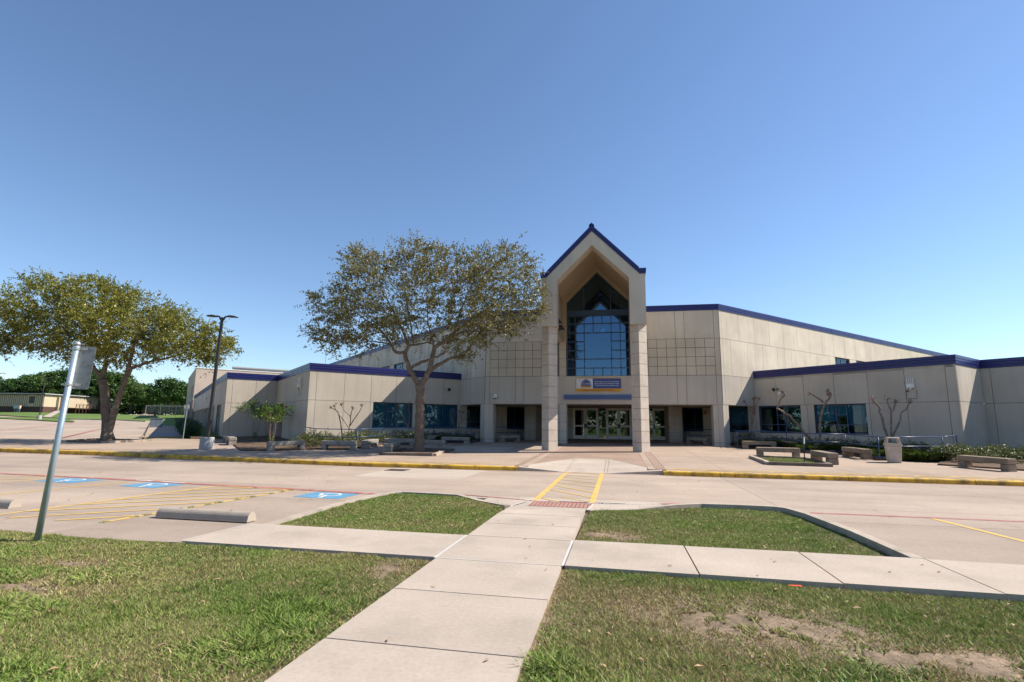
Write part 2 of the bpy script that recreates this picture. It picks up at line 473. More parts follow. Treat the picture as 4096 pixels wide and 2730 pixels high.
# ------------------------------------------------------------------ the lie of the land
ZR = -.08                                        # road surface
def pz(x, y=None):                               # plaza rises 2 in 100 towards the building
    yy = x if y is None else y
    return .05 + .02 * (yy - 19)
def lotz(x, y):                                  # car park and fields behind, rising to the north-west
    D = -.195 * x + .968 * y
    return -.43 + .02 * y + max(0., .0195 * (D - 40))

# ================================================================== SETTING
def strip_cuts(a, b, cuts):
    return [a] + [c for c in cuts if a + .05 < c < b - .05] + [b]

def slabs(parent, polys, m, z, th=.12, gap=.012, name='concrete_slab'):
    """each poly its own slab, shrunk by half a joint."""
    for p in polys:
        cx = sum(q[0] for q in p) / len(p); cy = sum(q[1] for q in p) / len(p)
        s = []
        for x, y in p:
            dx, dy = x - cx, y - cy
            s.append((x - math.copysign(min(gap / 2, abs(dx)), dx), y - math.copysign(min(gap / 2, abs(dy)), dy)))
        zz = z if callable(z) else (lambda x, y, z=z: z)
        obj(name, MB().prism(s, lambda x, y: zz(x, y) - th, zz), m, parent)

# ground under everything, out to the horizon
g = MB()
N_ = 60
gx = [-3000, -900, -300] + [-170 + 10 * i for i in range(27)] + [130, 300, 900, 3000]
gy = [-3000, -900, -300, -60, -20, 4, 12, 20, 24, 30] + [40 + 10 * i for i in range(14)] + [250, 400, 900, 3000]
def groundz(x, y):
    if y < 24: return -.30
    D = -.195 * x + .968 * y
    far = -.43 + .02 * min(y, 115) + max(0., .0195 * (min(D, 125) - 40))
    return far - .30
vs = [(x, y, groundz(x, y)) for y in gy for x in gx]
nx = len(gx)
fs = [(j * nx + i, j * nx + i + 1, (j + 1) * nx + i + 1, (j + 1) * nx + i) for j in range(len(gy) - 1) for i in range(nx - 1)]
g.add(vs, fs)
obj('ground', g, M['farlawn'], kind='structure')

# driveway and parking bays: slabs on a dark bed
road = obj('road', MB().box(-60, 60, 6.3, 22.6, ZR - .15, ZR - .03), M['underlay'], kind='structure')
xs = strip_cuts(-60, 60, [-52, -44, -36, -29, -22.4, -16.3, -10.8, -8.45, 3.38, 9.5, 15.5, 22, 30, 40])
ysl = {0: [6.43, 7.85, 11.0, 12.75, 16.1, 19.66]}
for i in range(len(xs) - 1):
    yy = [6.43, 7.85, 11.0, 12.75, 16.1, 19.9]
    if xs[i] < -10.5: yy = [6.43, 8.2, 11.3, 13.3, 16.6, 19.6, 22.6]
    if xs[i] == -8.45:
        pass
    for j in range(len(yy) - 1):
        a, b, c, d = xs[i], xs[i + 1], yy[j], yy[j + 1]
        if a == -8.45:                                   # between the bays and the right-hand joint: islands cut in
            if d <= 7.86: continue
            if d <= 12.76:
                slabs(road, [[(a, c), (-5.72, c), (-5.72, d), (a, d)]], M['road'], ZR)
                continue
            if d > 17: 
                slabs(road, [[(a, c), (-4.9, c), (-4.9, d), (a, d)]], M['road_new'], ZR)
                slabs(road, [[(-4.9, c), (b, c), (b, d), (-4.9, d)]], M['road'], ZR)
                continue
        if a == 3.38 and c < 12.7: a = 3.66 if d < 11.1 else 3.52
        slabs(road, [[(a, c), (b, c), (b, d), (a, d)]], M['road'], ZR)
slabs(road, [[(-8.45, 6.43), (-5.86, 6.43), (-5.86, 7.85), (-8.45, 7.85)]], M['road'], lambda x, y: ZR + .06 * max(0, min(1, (x + 7.6) / 1.6)))
slabs(road, [[(-5.2, 12.25), (3.38, 12.25), (3.38, 12.75), (-5.2, 12.75)]], M['walk'], ZR)
slabs(road, [[(-5.72, 11.95), (-5.2, 12.3), (-5.2, 12.75), (-5.72, 12.75)]], M['road'], ZR)

# parking lot behind, one terrain sheet
def grid_sheet(o, d, e, la, lb, na, nb, zf):
    b = MB()
    vs = []
    for j in range(nb + 1):
        for i in range(na + 1):
            x = o[0] + d[0] * la * i / na + e[0] * lb * j / nb
            y = o[1] + d[1] * la * i / na + e[1] * lb * j / nb
            vs.append((x, y, zf(x, y)))
    f = [(j * (na + 1) + i, j * (na + 1) + i + 1, (j + 1) * (na + 1) + i + 1, (j + 1) * (na + 1) + i) for j in range(nb) for i in range(na)]
    return b.add(vs, f)
pl_ = MB()
for i in range(26):
    for j in range(40):
        a0, a1 = -6 + 4 * i, -2 + 4 * i
        w0, w1 = 3 * j, 3 * (j + 1)
        q = []
        for a, w in ((a0, w0), (a1, w0), (a1, w1), (a0, w1)):
            x, y = -31.3 - R2 * a - R2 * w, 30.0 + R2 * a - R2 * w
            q.append((x, y))
        if min(p[1] for p in q) < 24: continue
        pl_.add([(x, y, lotz(x, y)) for x, y in q], [(0, 1, 2, 3)])
obj('parking_lot', pl_, M['road'], kind='structure')

# far grass bank behind the car park
EDGE = [[-128.26,81.99,2.66],[-113.11,78.24,2.33],[-95.36,71.33,1.93],[-90.96,70.53,1.87],[-83.78,67.04,1.7],[-76.84,66.48,1.65],[-73.39,66.5,1.64],[-65.24,63.13,1.47],[-64.84,64.31,1.51],[-51.13,51.59,0.95],[-47.86,51.27,0.93]]
b = MB()
rows = []
for k in (1., 1.06, 1.14, 1.25, 1.45, 1.8):
    rows.append([(x * k, y * k, lotz(x * min(k, 1.25), y * min(k, 1.25)) + (.10 if k == 1 else .16 + .25 * min(1, (k - 1) * 6))) for x, y, z in EDGE])
n = len(EDGE)
b.add([v for r in rows for v in r], [(j * n + i, j * n + i + 1, (j + 1) * n + i + 1, (j + 1) * n + i) for j in range(len(rows) - 1) for i in range(n - 1)])
obj('grass_bank', b, M['farlawn'], kind='structure', smooth=True)
b = MB()
for i in range(1, 8):
    (x0, y0, _), (x1, y1, _) = EDGE[i], EDGE[i + 1]
    P0 = [(x0, y0, lotz(x0, y0) + .12), (x1, y1, lotz(x1, y1) + .12)]
    P1 = [(x0 * .995, y0 * .995, lotz(x0, y0) + .13), (x1 * .995, y1 * .995, lotz(x1, y1) + .13)]
    P2 = [(x0 * .995, y0 * .995, lotz(x0, y0) - .1), (x1 * .995, y1 * .995, lotz(x1, y1) - .1)]
    b.add([P1[0], P1[1], P0[1], P0[0], P2[0], P2[1]], [(0, 1, 2, 3), (4, 5, 1, 0)])
obj('kerb', b, M['kerbgrey'], kind='structure')
b = MB()
for i in (1, 2, 3):
    (x0, y0, _), (x1, y1, _) = EDGE[i], EDGE[i + 1]
    b.add([(x0 * .9945, y0 * .9945, lotz(x0, y0) - .05), (x1 * .9945, y1 * .9945, lotz(x1, y1) - .05), (x1 * .9945, y1 * .9945, lotz(x1, y1) + .14), (x0 * .9945, y0 * .9945, lotz(x0, y0) + .14)], [(0, 1, 2, 3)])
obj('red_kerb_paint', b, M['redline'], kind='structure')
ISLAND = [[-96.96,63.31,1.6],[-93.72,64.91,1.65],[-81.12,60.87,1.44],[-72.4,57.43,1.27],[-70.82,57.55,1.27],[-73.51,59.97,1.38],[-79.72,63.89,1.56],[-87.57,67.92,1.75],[-91.56,69.08,1.82],[-98.16,69.33,1.85],[-103.24,67.38,1.8]]
obj('grass_island', MB().prism([(p[0], p[1]) for p in ISLAND], lambda x, y: lotz(x, y) - .2, lambda x, y: lotz(x, y) + .14), M['farlawn'], kind='structure')
for seg in [[[-56.65,39.41,0.46],[-61.36,46.05,0.77],[-65.04,51.2,0.99],[-68.5,55.43,1.18],[-71.04,58.03,1.29]],[[-39.33,30.59,0.18],[-51.62,44.8,0.67],[-60.63,55.01,1.13]]]:
    b = MB()
    for p, q in zip(seg[:-1], seg[1:]):
        b.stripe(p, q, .22, lambda x, y: lotz(x, y) + .012)
    obj('red_line', b, M['redline'], kind='structure')
W_ = [[-94.65,71.75,2.11],[-91.2,70.4,1.95],[-114.37,90.35,3.06],[-117.74,91.68,3.35]]
obj('far_path', MB().add([(x, y, lotz(x, y) + dz) for (x, y, z), dz in zip(W_, (.17, .17, .75, .75))], [(0, 1, 2, 3)]), M['walk'], kind='structure')
# walk along the side of the west wing
side_walk = obj('side_walk', MB().add([(x, y, lotz(x, y) + .05) for x, y in ((-38.6, 37.3), (-36.9, 38.2), (-60.9, 62.2), (-62.6, 61.3))], [(0, 1, 2, 3)]), M['underlay'], kind='structure')
for i in range(8):
    t0, t1 = 3.9 * i, 3.9 * (i + 1)
    A_ = (-34.6 - .0, 33.4); 
    p = [(-38.7 - R2 * t0 + 2.9, 37.6 + R2 * t0 - 2.9), (-36.9 - R2 * t0 + 2.9, 39.4 + R2 * t0 - 2.9), (-36.9 - R2 * t1 + 2.9, 39.4 + R2 * t1 - 2.9), (-38.7 - R2 * t1 + 2.9, 37.6 + R2 * t1 - 2.9)]
    slabs(side_walk, [p], M['plaza'], lambda x, y: lotz(x, y) + .11, .2)
obj('blue_ramp_paint', MB().sheet([(-37.3, 36.7), (-35.6, 38.4), (-36.7, 39.5), (-38.4, 37.8)], lambda x, y: lotz(x, y) + .116), M['bluepaint'], kind='structure')
obj('wing_lawn', MB().sheet([(-33.6, 36.4), (-29.6, 36.4), (-62, 69.4), (-66.5, 69.4)], lambda x, y: lotz(x, y) + .10), M['farlawn'], kind='structure')

# plaza in front of the school, slabs that rise to the doors
def yk(x):
    pts = [(-60, 22.6), (-45, 22.35), (-31.4, 22.0), (-24.9, 21.6), (-16.8, 20.45), (-10.5, 19.75), (-3.7, 19.75), (1.5, 19.66), (12, 19.5), (60, 19.4)]
    for (a, b_), (c, d) in zip(pts[:-1], pts[1:]):
        if a <= x <= c: return b_ + (d - b_) * (x - a) / (c - a)
    return 19.4
plaza = obj('plaza', MB().prism([(-60, 23), (-31, 22.3), (-24.9, 22), (-16.8, 20.9), (-10.5, 20.2), (-4.0, 20.2), (-1.93, 24.6), (-.47, 24.6), (1.6, 20.2), (12, 20), (60, 20), (60, 50), (-27, 50), (-30.5, 34), (-31, 30.25), (-60, 30.2)],
            -.2, lambda x, y: pz(y) - .025), M['underlay'], kind='structure')
xr = [1.66, 3.75, 5.98, 8.15, 10.3, 12.5, 15., 17.5, 20, 23, 27, 32, 40, 60]
xl = [-60, -52, -46, -41, -37, -33.5, -31.2, -28.6, -25.2, -22.4, -19.6, -16.8, -14.6, -12.4, -10.5, -8.3, -6.1, -3.92]
for xsx, yy in ((xr, [23.45, 26.75, 29.45, 33., 37, 41, 46]), (xl, [23.6, 26.8, 30.2, 33.6, 37, 41, 46])):
    for i in range(len(xsx) - 1):
        a, b_ = xsx[i], xsx[i + 1]
        if b_ < -33: yl = [yk(a) + .15, 25.6, 30.1]
        elif b_ < -24: yl = [yk(a) + .15, 25.6, 30.1, 33.6]
        else: yl = [yk(a) + .15] + [y for y in yy if y > yk(a) + 1] 
        for j in range(len(yl) - 1):
            p = [(a, yl[j] if j else yk(a) + .15), (b_, yl[j] if j else yk(b_) + .15), (b_, yl[j + 1]), (a, yl[j + 1])]
            slabs(plaza, [p], M['plaza'], pz, .06)
# exposed aggregate carpet to the doors with plain bands, round the kerb ramp
for y0, y1 in ((21.1, 24.4), (24.4, 29.4), (29.4, 34.), (34., 39.), (39., 44.5)):
    if y0 < 24:
        slabs(plaza, [[(-3.38, y0), (-2.9, 22.2), (-1.96, 24.37), (-3.38, 24.4)], [(1.04, y0), (.56, 22.2), (-.44, 24.4), (1.04, 24.4)]], M['agg'], pz, .06, 0)
    else:
        slabs(plaza, [[(-3.38, y0), (1.04, y0), (1.04, y1), (-3.38, y1)]], M['agg'], pz, .06)
    for a, b_, m in ((-3.66, -3.38, 'plaza'), (-3.92, -3.66, 'agg'), (1.04, 1.32, 'plaza'), (1.32, 1.66, 'agg')):
        ya = 20.2 if y0 < 24 else y0
        slabs(plaza, [[(a, ya), (b_, ya), (b_, y1), (a, y1)]], M[m], pz, .06)
slabs(plaza, [[(-9.6, 27.2), (-6.1, 27.2), (-6.1, 31.6), (-9.6, 31.6)]], M['walk'], lambda x, y: pz(y) + .005, .02)
# kerb ramp: centre apron, two flares
zr = lambda x, y: (ZR + .006) + (pz(24.4) - ZR - .006) * max(0, min(1, (y - 19.8) / 4.6))
ramp = obj('kerb_ramp', MB().prism([(-1.86, 19.8), (-.55, 19.8), (-.55, 24.38), (-1.88, 24.38)], -.25, zr), M['walk'], kind='structure')
def flare(ix, ox):
    v = [(ix, 19.8, ZR + .006), (ix, 24.38, pz(24.38)), (ox, 20.25, pz(20.25) - .002), (ox, 19.85, pz(19.85) - .002)]
    b = MB().add(v + [(x, y, -.25) for x, y, z in v], [(0, 3, 2, 1) if ox < ix else (0, 1, 2, 3), (0, 4, 7, 3), (3, 7, 6, 2), (2, 6, 5, 1), (1, 5, 4, 0)])
    obj('ramp_flare', b, M['walk'], ramp)
flare(-1.99, -3.72); flare(-.42, 1.52)
for x0, x1 in ((-1.99, -1.86), (-.55, -.42)):
    obj('ramp_border', MB().prism([(x0 + .012, 19.8), (x1 - .012, 19.8), (x1 - .012, 24.38), (x0 + .012, 24.38)], -.25, lambda x, y: zr(x, y) + .003), M['walk'], ramp)

# yellow kerbs
def kerb_segments(name, xs_, kind='structure'):
    base = MB()
    for a, c in zip(xs_[:-1], xs_[1:]):
        base.prism([(a, yk(a) + .06), (c, yk(c) + .06), (c, yk(c) + .13), (a, yk(a) + .13)], ZR - .1, lambda x, y: pz(y) - .06)
    k = obj(name, base, M['underlay'], kind='structure')
    for a, c in zip(xs_[:-1], xs_[1:]):
        g_ = .012
        p0, p1 = (a + g_, yk(a)), (c - g_, yk(c))
        prof = [(.0, ZR - .02), (.012, ZR + .07), (.045, .98), (.15, 1.0), (.15, ZR - .02)]
        vs = []
        for (x, y) in (p0, p1):
            zt = pz(y + .15) + .004
            for dy, z in ((0, ZR - .02), (.015, zt - .045), (.03, zt - .018), (.06, zt), (.17, zt + .002), (.17, ZR - .02)):
                vs.append((x, y + dy, z))
        n_ = 6
        f = [(i, i + 1, n_ + i + 1, n_ + i)[::-1] for i in range(n_ - 1)] + [tuple(range(n_)), tuple(range(n_, 2 * n_))[::-1]]
        obj('kerb_stone', MB().add(vs, f), M['yellow'], k)
kerb_segments('yellow_kerb', [-58, -54, -50, -46, -42, -38.5, -35, -31.4, -28, -24.9, -22, -19.4, -16.8, -13.8, -10.5, -7.4, -5.2, -3.72])
kerb_segments('yellow_kerb', [1.52, 3.42, 3.9, 7.4, 11, 14.6, 18.5, 23, 28, 34, 40, 50])
# yellow hatching on the plaza edge
def hatch(xa, xb, step):
    b = MB()
    x = xa
    zt = lambda x, y: pz(y) + .006
    pts = [xa + (xb - xa) * i / 24 for i in range(25)]
    for p, q in zip(pts[:-1], pts[1:]):
        b.stripe((p, yk(p) + .95), (q, yk(q) + .95), .09, zt)
    while x + 1.7 < xb:
        b.stripe((x, yk(x) + .92), (x + 1.6, yk(x + 1.6) + .2), .085, lambda x, y: pz(y) + .008)
        x += step
    obj('yellow_hatching', b, M['yline'], kind='structure')
hatch(-57, -3.9, 1.12); hatch(1.75, 45, 1.12)
b = MB()
for xa, xb in ((-40, -4.7), (1.6, 40)):
    pts = [xa + (xb - xa) * i / 18 for i in range(19)]
    for p, q in zip(pts[:-1], pts[1:]):
        b.stripe((p, yk(p) - .09), (q, yk(q) - .09), .07, ZR + .005)
obj('red_line', b, M['redline'], kind='structure')
obj('red_line', MB().stripe((-4.7, 19.42), (1.3, 19.52), .05, ZR + .005), M['redline'], kind='structure')

# crossing, bay lines, red lane lines
b = MB()
b.stripe((-1.88, 12.14), (-1.88, 19.8), .14, ZR + .005); b.stripe((-.6, 12.14), (-.6, 19.8), .14, ZR + .005)
for ya, yb in ((19.78, 19.1), (18.66, 18.2), (17.85, 17.3), (17.05, 16.3), (16.2, 15.2), (15.35, 14.0), (14.3, 13.05)):
    b.stripe((-1.8, ya), (-.66, yb), .075, ZR + .007)
b.stripe((-1.8, 12.63), (-1.36, 12.2), .07, ZR + .007); b.stripe((-1.35, 12.93), (-.66, 12.3), .07, ZR + .007)
obj('crossing_marking', b, M['yline'], kind='structure')
b = MB()
b.stripe((-13.81, 9.2), (-13.46, 12.6), .10, ZR + .005)
b.stripe((-10.86, 7.5), (-10.44, 12.6), .11, ZR + .005)
b.stripe((-8.47, 7.62), (-8.09, 12.4), .11, ZR + .005)
for (p, q) in (((-10.34, 7.55), (-8.46, 9.16)), ((-9.35, 7.54), (-8.5, 8.25)), ((-10.82, 8.13), (-8.4, 10.0)), ((-10.72, 9.0), (-8.3, 10.85)), ((-10.66, 9.8), (-8.2, 11.65)), ((-10.58, 10.65), (-8.12, 12.4)), ((-10.5, 11.45), (-9.2, 12.45))):
    b.stripe(p, q, .085, ZR + .007)
b.stripe((-10.45, 12.5), (-8.1, 12.36), .09, ZR + .007)
b.stripe((-18.9, 8.5), (-18.5, 12.9), .10, ZR + .005); b.stripe((-16.6, 9.0), (-16.2, 12.8), .10, ZR + .005)
for k in range(5): b.stripe((-18.9, 8.8 + .85 * k), (-16.5, 9.9 + .85 * k), .085, ZR + .007)
b.stripe((5.89, 11.88), (6.4, 6.9), .10, ZR + .005); b.stripe((8.6, 11.88), (9.1, 6.9), .10, ZR + .005); b.stripe((11.3, 11.88), (11.8, 6.9), .10, ZR + .005)
obj('bay_lines', b, M['yline'], kind='structure')
b = MB()
lp = [(-40, 14.8), (-30, 14.1), (-19.02, 13.42), (-14.74, 13.14), (-11.15, 12.74), (-7.99, 12.46), (-5.83, 12.2)]
for p, q in zip(lp[:-1], lp[1:]): b.stripe(p, q, .20, ZR + .009)
for p, q in (((3.78, 12.0), (7.46, 11.97)), ((7.46, 11.97), (25, 11.9))): b.stripe(p, q, .11, ZR + .005)
lp = [(-5.15, 12.72), (-3.48, 12.60), (-1.84, 12.09), (-.1, 11.98), (1.3, 12.56), (1.89, 12.66), (3.35, 12.6)]
for p, q in zip(lp[:-1], lp[1:]): b.stripe(p, q, .09, ZR + .011)
obj('fire_lane_line', b, M['redline'], kind='structure')

def text(name, s, size, m, parent=None, align='CENTER', ext=.002, **k):
    cu = bpy.data.curves.new(name, 'FONT')
    cu.body = s; cu.size = size; cu.align_x = align; cu.align_y = 'CENTER'; cu.extrude = ext
    cu.materials.append(m)
    o = bpy.data.objects.new(name, cu)
    C.objects.link(o)
    if parent is not None: hang(o, parent)
    return tag(o, **k)
flat_text = []
for s, x, y, rz in (('NO PARKING', -1.72, 12.10, PI - .12), ('FIRE LANE', -.42, 12.03, PI), ('NO PARKING', .5, 12.2, PI + .35), ('FIRE LANE', -13.2, 12.97, PI - .1), ('NO PARKING', -12.1, 12.84, PI - .1), ('FIRE LANE', .2, 19.5, PI)):
    o = text('lane_lettering', s, .13, M['whitepaint'], kind='structure', ext=.0015)
    o.location = (x, y, ZR + .016); o.rotation_euler = (0, 0, rz)

def isa(cx, cy, w, h, rz):
    """blue square with the wheelchair sign, seen by drivers from the lane."""
    obj('accessible_bay_paint', MB().sheet([(cx + math.cos(rz) * u - math.sin(rz) * v, cy + math.sin(rz) * u + math.cos(rz) * v) for u, v in ((-w / 2, -h / 2), (w / 2, -h / 2), (w / 2, h / 2), (-w / 2, h / 2))], ZR + .005), M['bluepaint'], kind='structure')
    b = MB()
    k = .92
    def P(u, v): 
        u *= -k; v *= -k
        return (cx + math.cos(rz) * u - math.sin(rz) * v, cy + math.sin(rz) * u + math.cos(rz) * v)
    z = ZR + .009
    b.sheet([P(-.08 + .055 * math.cos(a * PI / 6), .40 + .055 * math.sin(a * PI / 6)) for a in range(12)], z)
    for (p, q, w_) in (((-.07, .33), (-.04, .06), .075), ((-.06, .2), (.13, .2), .05), ((-.04, .06), (.16, .06), .07), ((.15, .08), (.27, -.24), .065), ((.25, -.25), (.37, -.21), .06)):
        b.stripe(P(*p), P(*q), w_ * k, z + .001)
    for i in range(16):
        a0, a1 = math.radians(110 + 15 * i), math.radians(110 + 15 * (i + 1))
        if i > 14: break
        ring = [P(-.03 + r * math.cos(a), -.11 + r * math.sin(a)) for r, a in ((.23, a0), (.23, a1), (.285, a1), (.285, a0))]
        b.sheet(ring, z)
    obj('wheelchair_marking', b, M['whitepaint'], kind='structure')
isa(-6.75, 11.66, 1.18, .92, -.06); isa(-12.15, 12.2, 1.25, .92, -.12); isa(-15.2, 12.5, 1.45, .92, -.12)
isa(-21.5, 13.1, 1.4, .92, -.12)

# paths: slabs laid on a dark bed
path = obj('path', MB().box(-2.18, -.7, -6, 10.9, -.22, -.09), M['underlay'], kind='structure')
yc = [-6, -4.6, -3.3, -2.0, -.65, .65, 1.95, 2.6 + .0, 3.91, 5.17, 6.40]
yc = [-6, -4.6, -3.3, -2.0, -.65, .65, 1.35, 2.62, 3.91, 5.17, 6.40, 7.78, 8.8, 9.81, 11.1]
pathz = lambda x, y: 0 if y < 9.8 else -.07 * min(1, (y - 9.8) / 1.9)
for j in range(len(yc) - 1):
    tilt = rng.uniform(-.004, .004)
    slabs(path, [[(-2.21, yc[j]), (-.67, yc[j]), (-.67, yc[j + 1]), (-2.21, yc[j + 1])]], M['walk'], (lambda x, y, t=tilt: pathz(x, y) + t * (y - 5) * .1), .13, .016)
obj('tactile_mat', MB().prism([(-1.9, 11.25), (-.62, 11.25), (-.62, 11.88), (-1.86, 11.96)], -.2, -.058), M['dome'], path)
b = MB()
for i in range(15):
    for j in range(7):
        x, y = -1.84 + .085 * i, 11.31 + .085 * j
        b.lathe([(.024, -.059), (.018, -.052), (.008, -.05)], 6, x, y)
obj('tactile_dome', b, M['dome'], path, kind='stuff')
slabs(path, [[(-2.2, 11.1), (-1.91, 11.1), (-1.88, 12.0), (-3.0, 12.36), (-3.0, 11.86)], [(-.61, 11.1), (-.58, 11.05), (.3, 11.55), (1.0, 12.05), (.9, 12.3), (-.6, 11.95)]], M['walk'], lambda x, y: -.068, .13, 0)
slabs(path, [[(-1.9, 11.1), (-.62, 11.1), (-.62, 11.24), (-1.9, 11.24)]], M['walk'], lambda x, y: -.063, .13, 0)
b = MB()
b.stripe((-2.215, 6.4), (-2.215, 7.78), .034, .003); b.stripe((-.665, 6.4), (-.665, 7.78), .034, .003); b.stripe((-2.2, 6.4), (-.67, 6.4), .018, .003)
b.stripe((-5.85, 6.46), (-5.8, 7.8), .02, .004); b.stripe((-2.22, 11.05), (-2.0, 11.9), .04, -.045); b.stripe((-.63, 10.9), (-.56, 11.7), .04, -.04)
obj('joint_sealant', b, M['whitejoint'], kind='structure')
cross = obj('cross_path', MB().box(-5.8, 9, 6.5, 7.74, -.2, -.03), M['underlay'], kind='structure')
for a, c in zip([-5.83, -4.64, -3.43, -2.23], [-4.64, -3.43, -2.23]): slabs(cross, [[(a, 6.44), (c, 6.44), (c, 7.79), (a, 7.79)]], M['walk'], 0, .14, .008)
for a, c in zip([-.65, .85, 2.29, 3.75, 5.3, 7.0, 9.2, 12, 15], [.85, 2.29, 3.75, 5.3, 7.0, 9.2, 12, 15]): slabs(cross, [[(a, 6.42), (c, 6.40), (c, 7.87), (a, 7.85)]], M['walk'], lambda x, y: -.01 * max(0, x - 3.7), .16, .018)
# the right-hand bays run level with the cross path
# island kerbs: flush with the lane, proud of the grass
isl_l = [(-5.66, 7.8), (-5.7, 9.), (-5.74, 10.23), (-5.6, 11.7), (-5.42, 12.25), (-5.2, 12.45), (-4.9, 12.48), (-3.7, 12.36), (-3.0, 11.75), (-2.21, 11.0)]
isl_r = [(-.62, 11.0), (.3, 11.45), (1.06, 11.95), (1.67, 12.3), (2.4, 12.36), (3.2, 12.31), (3.45, 12.1), (3.62, 11.4), (3.76, 9.64), (3.78, 7.9)]
def offset_in(pl, d, c):
    out = []
    for i, p in enumerate(pl):
        a, b_ = pl[max(i - 1, 0)], pl[min(i + 1, len(pl) - 1)]
        tx, ty = b_[0] - a[0], b_[1] - a[1]; l = math.hypot(tx, ty)
        nx_, ny_ = ty / l, -tx / l
        if (c[0] - p[0]) * nx_ + (c[1] - p[1]) * ny_ < 0: nx_, ny_ = -nx_, -ny_
        out.append((p[0] + nx_ * d, p[1] + ny_ * d))
    return out
def island_kerb(pl, c, zt):
    inn = offset_in(pl, .15, c)
    b = MB()
    for i in range(len(pl) - 1):
        b.prism([pl[i], pl[i + 1], inn[i + 1], inn[i]], -.25, zt)
    obj('kerb', b, M['kerbgrey'], kind='structure')
    return inn
in_l = island_kerb(isl_l, (-4, 10), lambda x, y: -.045 if y > 11.2 and x > -3.4 else -.02)
in_r = island_kerb(isl_r, (1.8, 10), lambda x, y: -.05 if x < .5 else -.005)

# lawns: soil sheets under real blades
def lawn_sheet(name, poly, z): return obj(name, MB().sheet(poly, z), M['lawn'], kind='structure')
Lz = -.045
lawn_sheet('lawn', [(-14, -8), (-2.2, -8), (-2.2, 6.45), (-5.9, 6.45), (-7.5, 6.42), (-9.2, 6.56), (-14, 6.7)], Lz)
lawn_sheet('lawn', [(-.68, -8), (16, -8), (16, 6.44), (-.68, 6.44)], lambda x, y: Lz - .008 * max(0, x))
lawn_sheet('lawn', in_l + [(-2.2, 7.8)], -.07)
RZ = lambda x, y: -.06 - .015 * (x + .66)
lawn_sheet('lawn', in_r + [(-.66, 7.86)], RZ)
obj('side_lawn', MB().sheet([(-60, -30), (-14, -30), (-14, 6.7), (-60, 7.6)], Lz - .03), M['farlawn'], kind='structure')
obj('side_lawn', MB().sheet([(16, -30), (60, -30), (60, 6.3), (16, 6.44)], -.17), M['farlawn'], kind='structure')
obj('side_lawn', MB().sheet([(-14, -30), (16, -30), (16, -8), (-14, -8)], -.1), M['farlawn'], kind='structure')

# ------------------------------------------------------------------ grass
def vnoise(x, y, seed=0):
    r = np.random.default_rng(seed)
    T = r.random((64, 64))
    xi, yi = np.floor(x).astype(int), np.floor(y).astype(int)
    fx, fy = x - xi, y - yi
    fx, fy = fx * fx * (3 - 2 * fx), fy * fy * (3 - 2 * fy)
    g_ = lambda a, b: T[a % 64, b % 64]
    return (g_(xi, yi) * (1 - fx) + g_(xi + 1, yi) * fx) * (1 - fy) + (g_(xi, yi + 1) * (1 - fx) + g_(xi + 1, yi + 1) * fx) * fy
def fbm(x, y, seed=0, o=3):
    return sum(vnoise(x * 2 ** k, y * 2 ** k, seed + k) * .5 ** (k + 1) for k in range(o)) / (1 - .5 ** o)
def inpoly(x, y, poly):
    c = np.zeros(len(x), bool)
    for i in range(len(poly)):
        (x0, y0), (x1, y1) = poly[i], poly[i - 1]
        k = ((y0 > y) != (y1 > y)) & (x < (x1 - x0) * (y - y0) / (y1 - y0 + 1e-12) + x0)
        c ^= k
    return c
def bare(x, y):
    """0 lush .. 1 bare earth: worn patches where the photo shows them."""
    e = lambda cx, cy, rx, ry: np.clip(1.25 - np.hypot((x - cx) / rx, (y - cy) / ry), 0, 1)
    b = np.maximum.reduce([e(1.15, 5.2, 1.5, .85), e(2.3, 4.7, 1.1, .45), e(-2.45, 5.95, .55, .5), e(-5.9, 4.5, 1.2, .35), e(3.2, 4.6, .9, .3), e(-6.2, 5.3, .9, .2), e(-.1, 8.6, .7, .4)])
    b = b * (.45 + .9 * fbm(x * 2.2, y * 2.2, 11))
    edge = np.maximum(np.clip(1 - np.abs(x + 2.22) / .22, 0, 1), np.clip(1 - np.abs(x + .66) / .2, 0, 1)) * .55
    return np.clip(np.maximum(b, edge), 0, 1)
GREEN = np.array([[.12, .19, .035], [.17, .25, .05], [.22, .29, .065], [.28, .30, .10]])
DRY = np.array([[.40, .33, .15], [.33, .26, .12], [.24, .18, .10], [.46, .39, .21]])
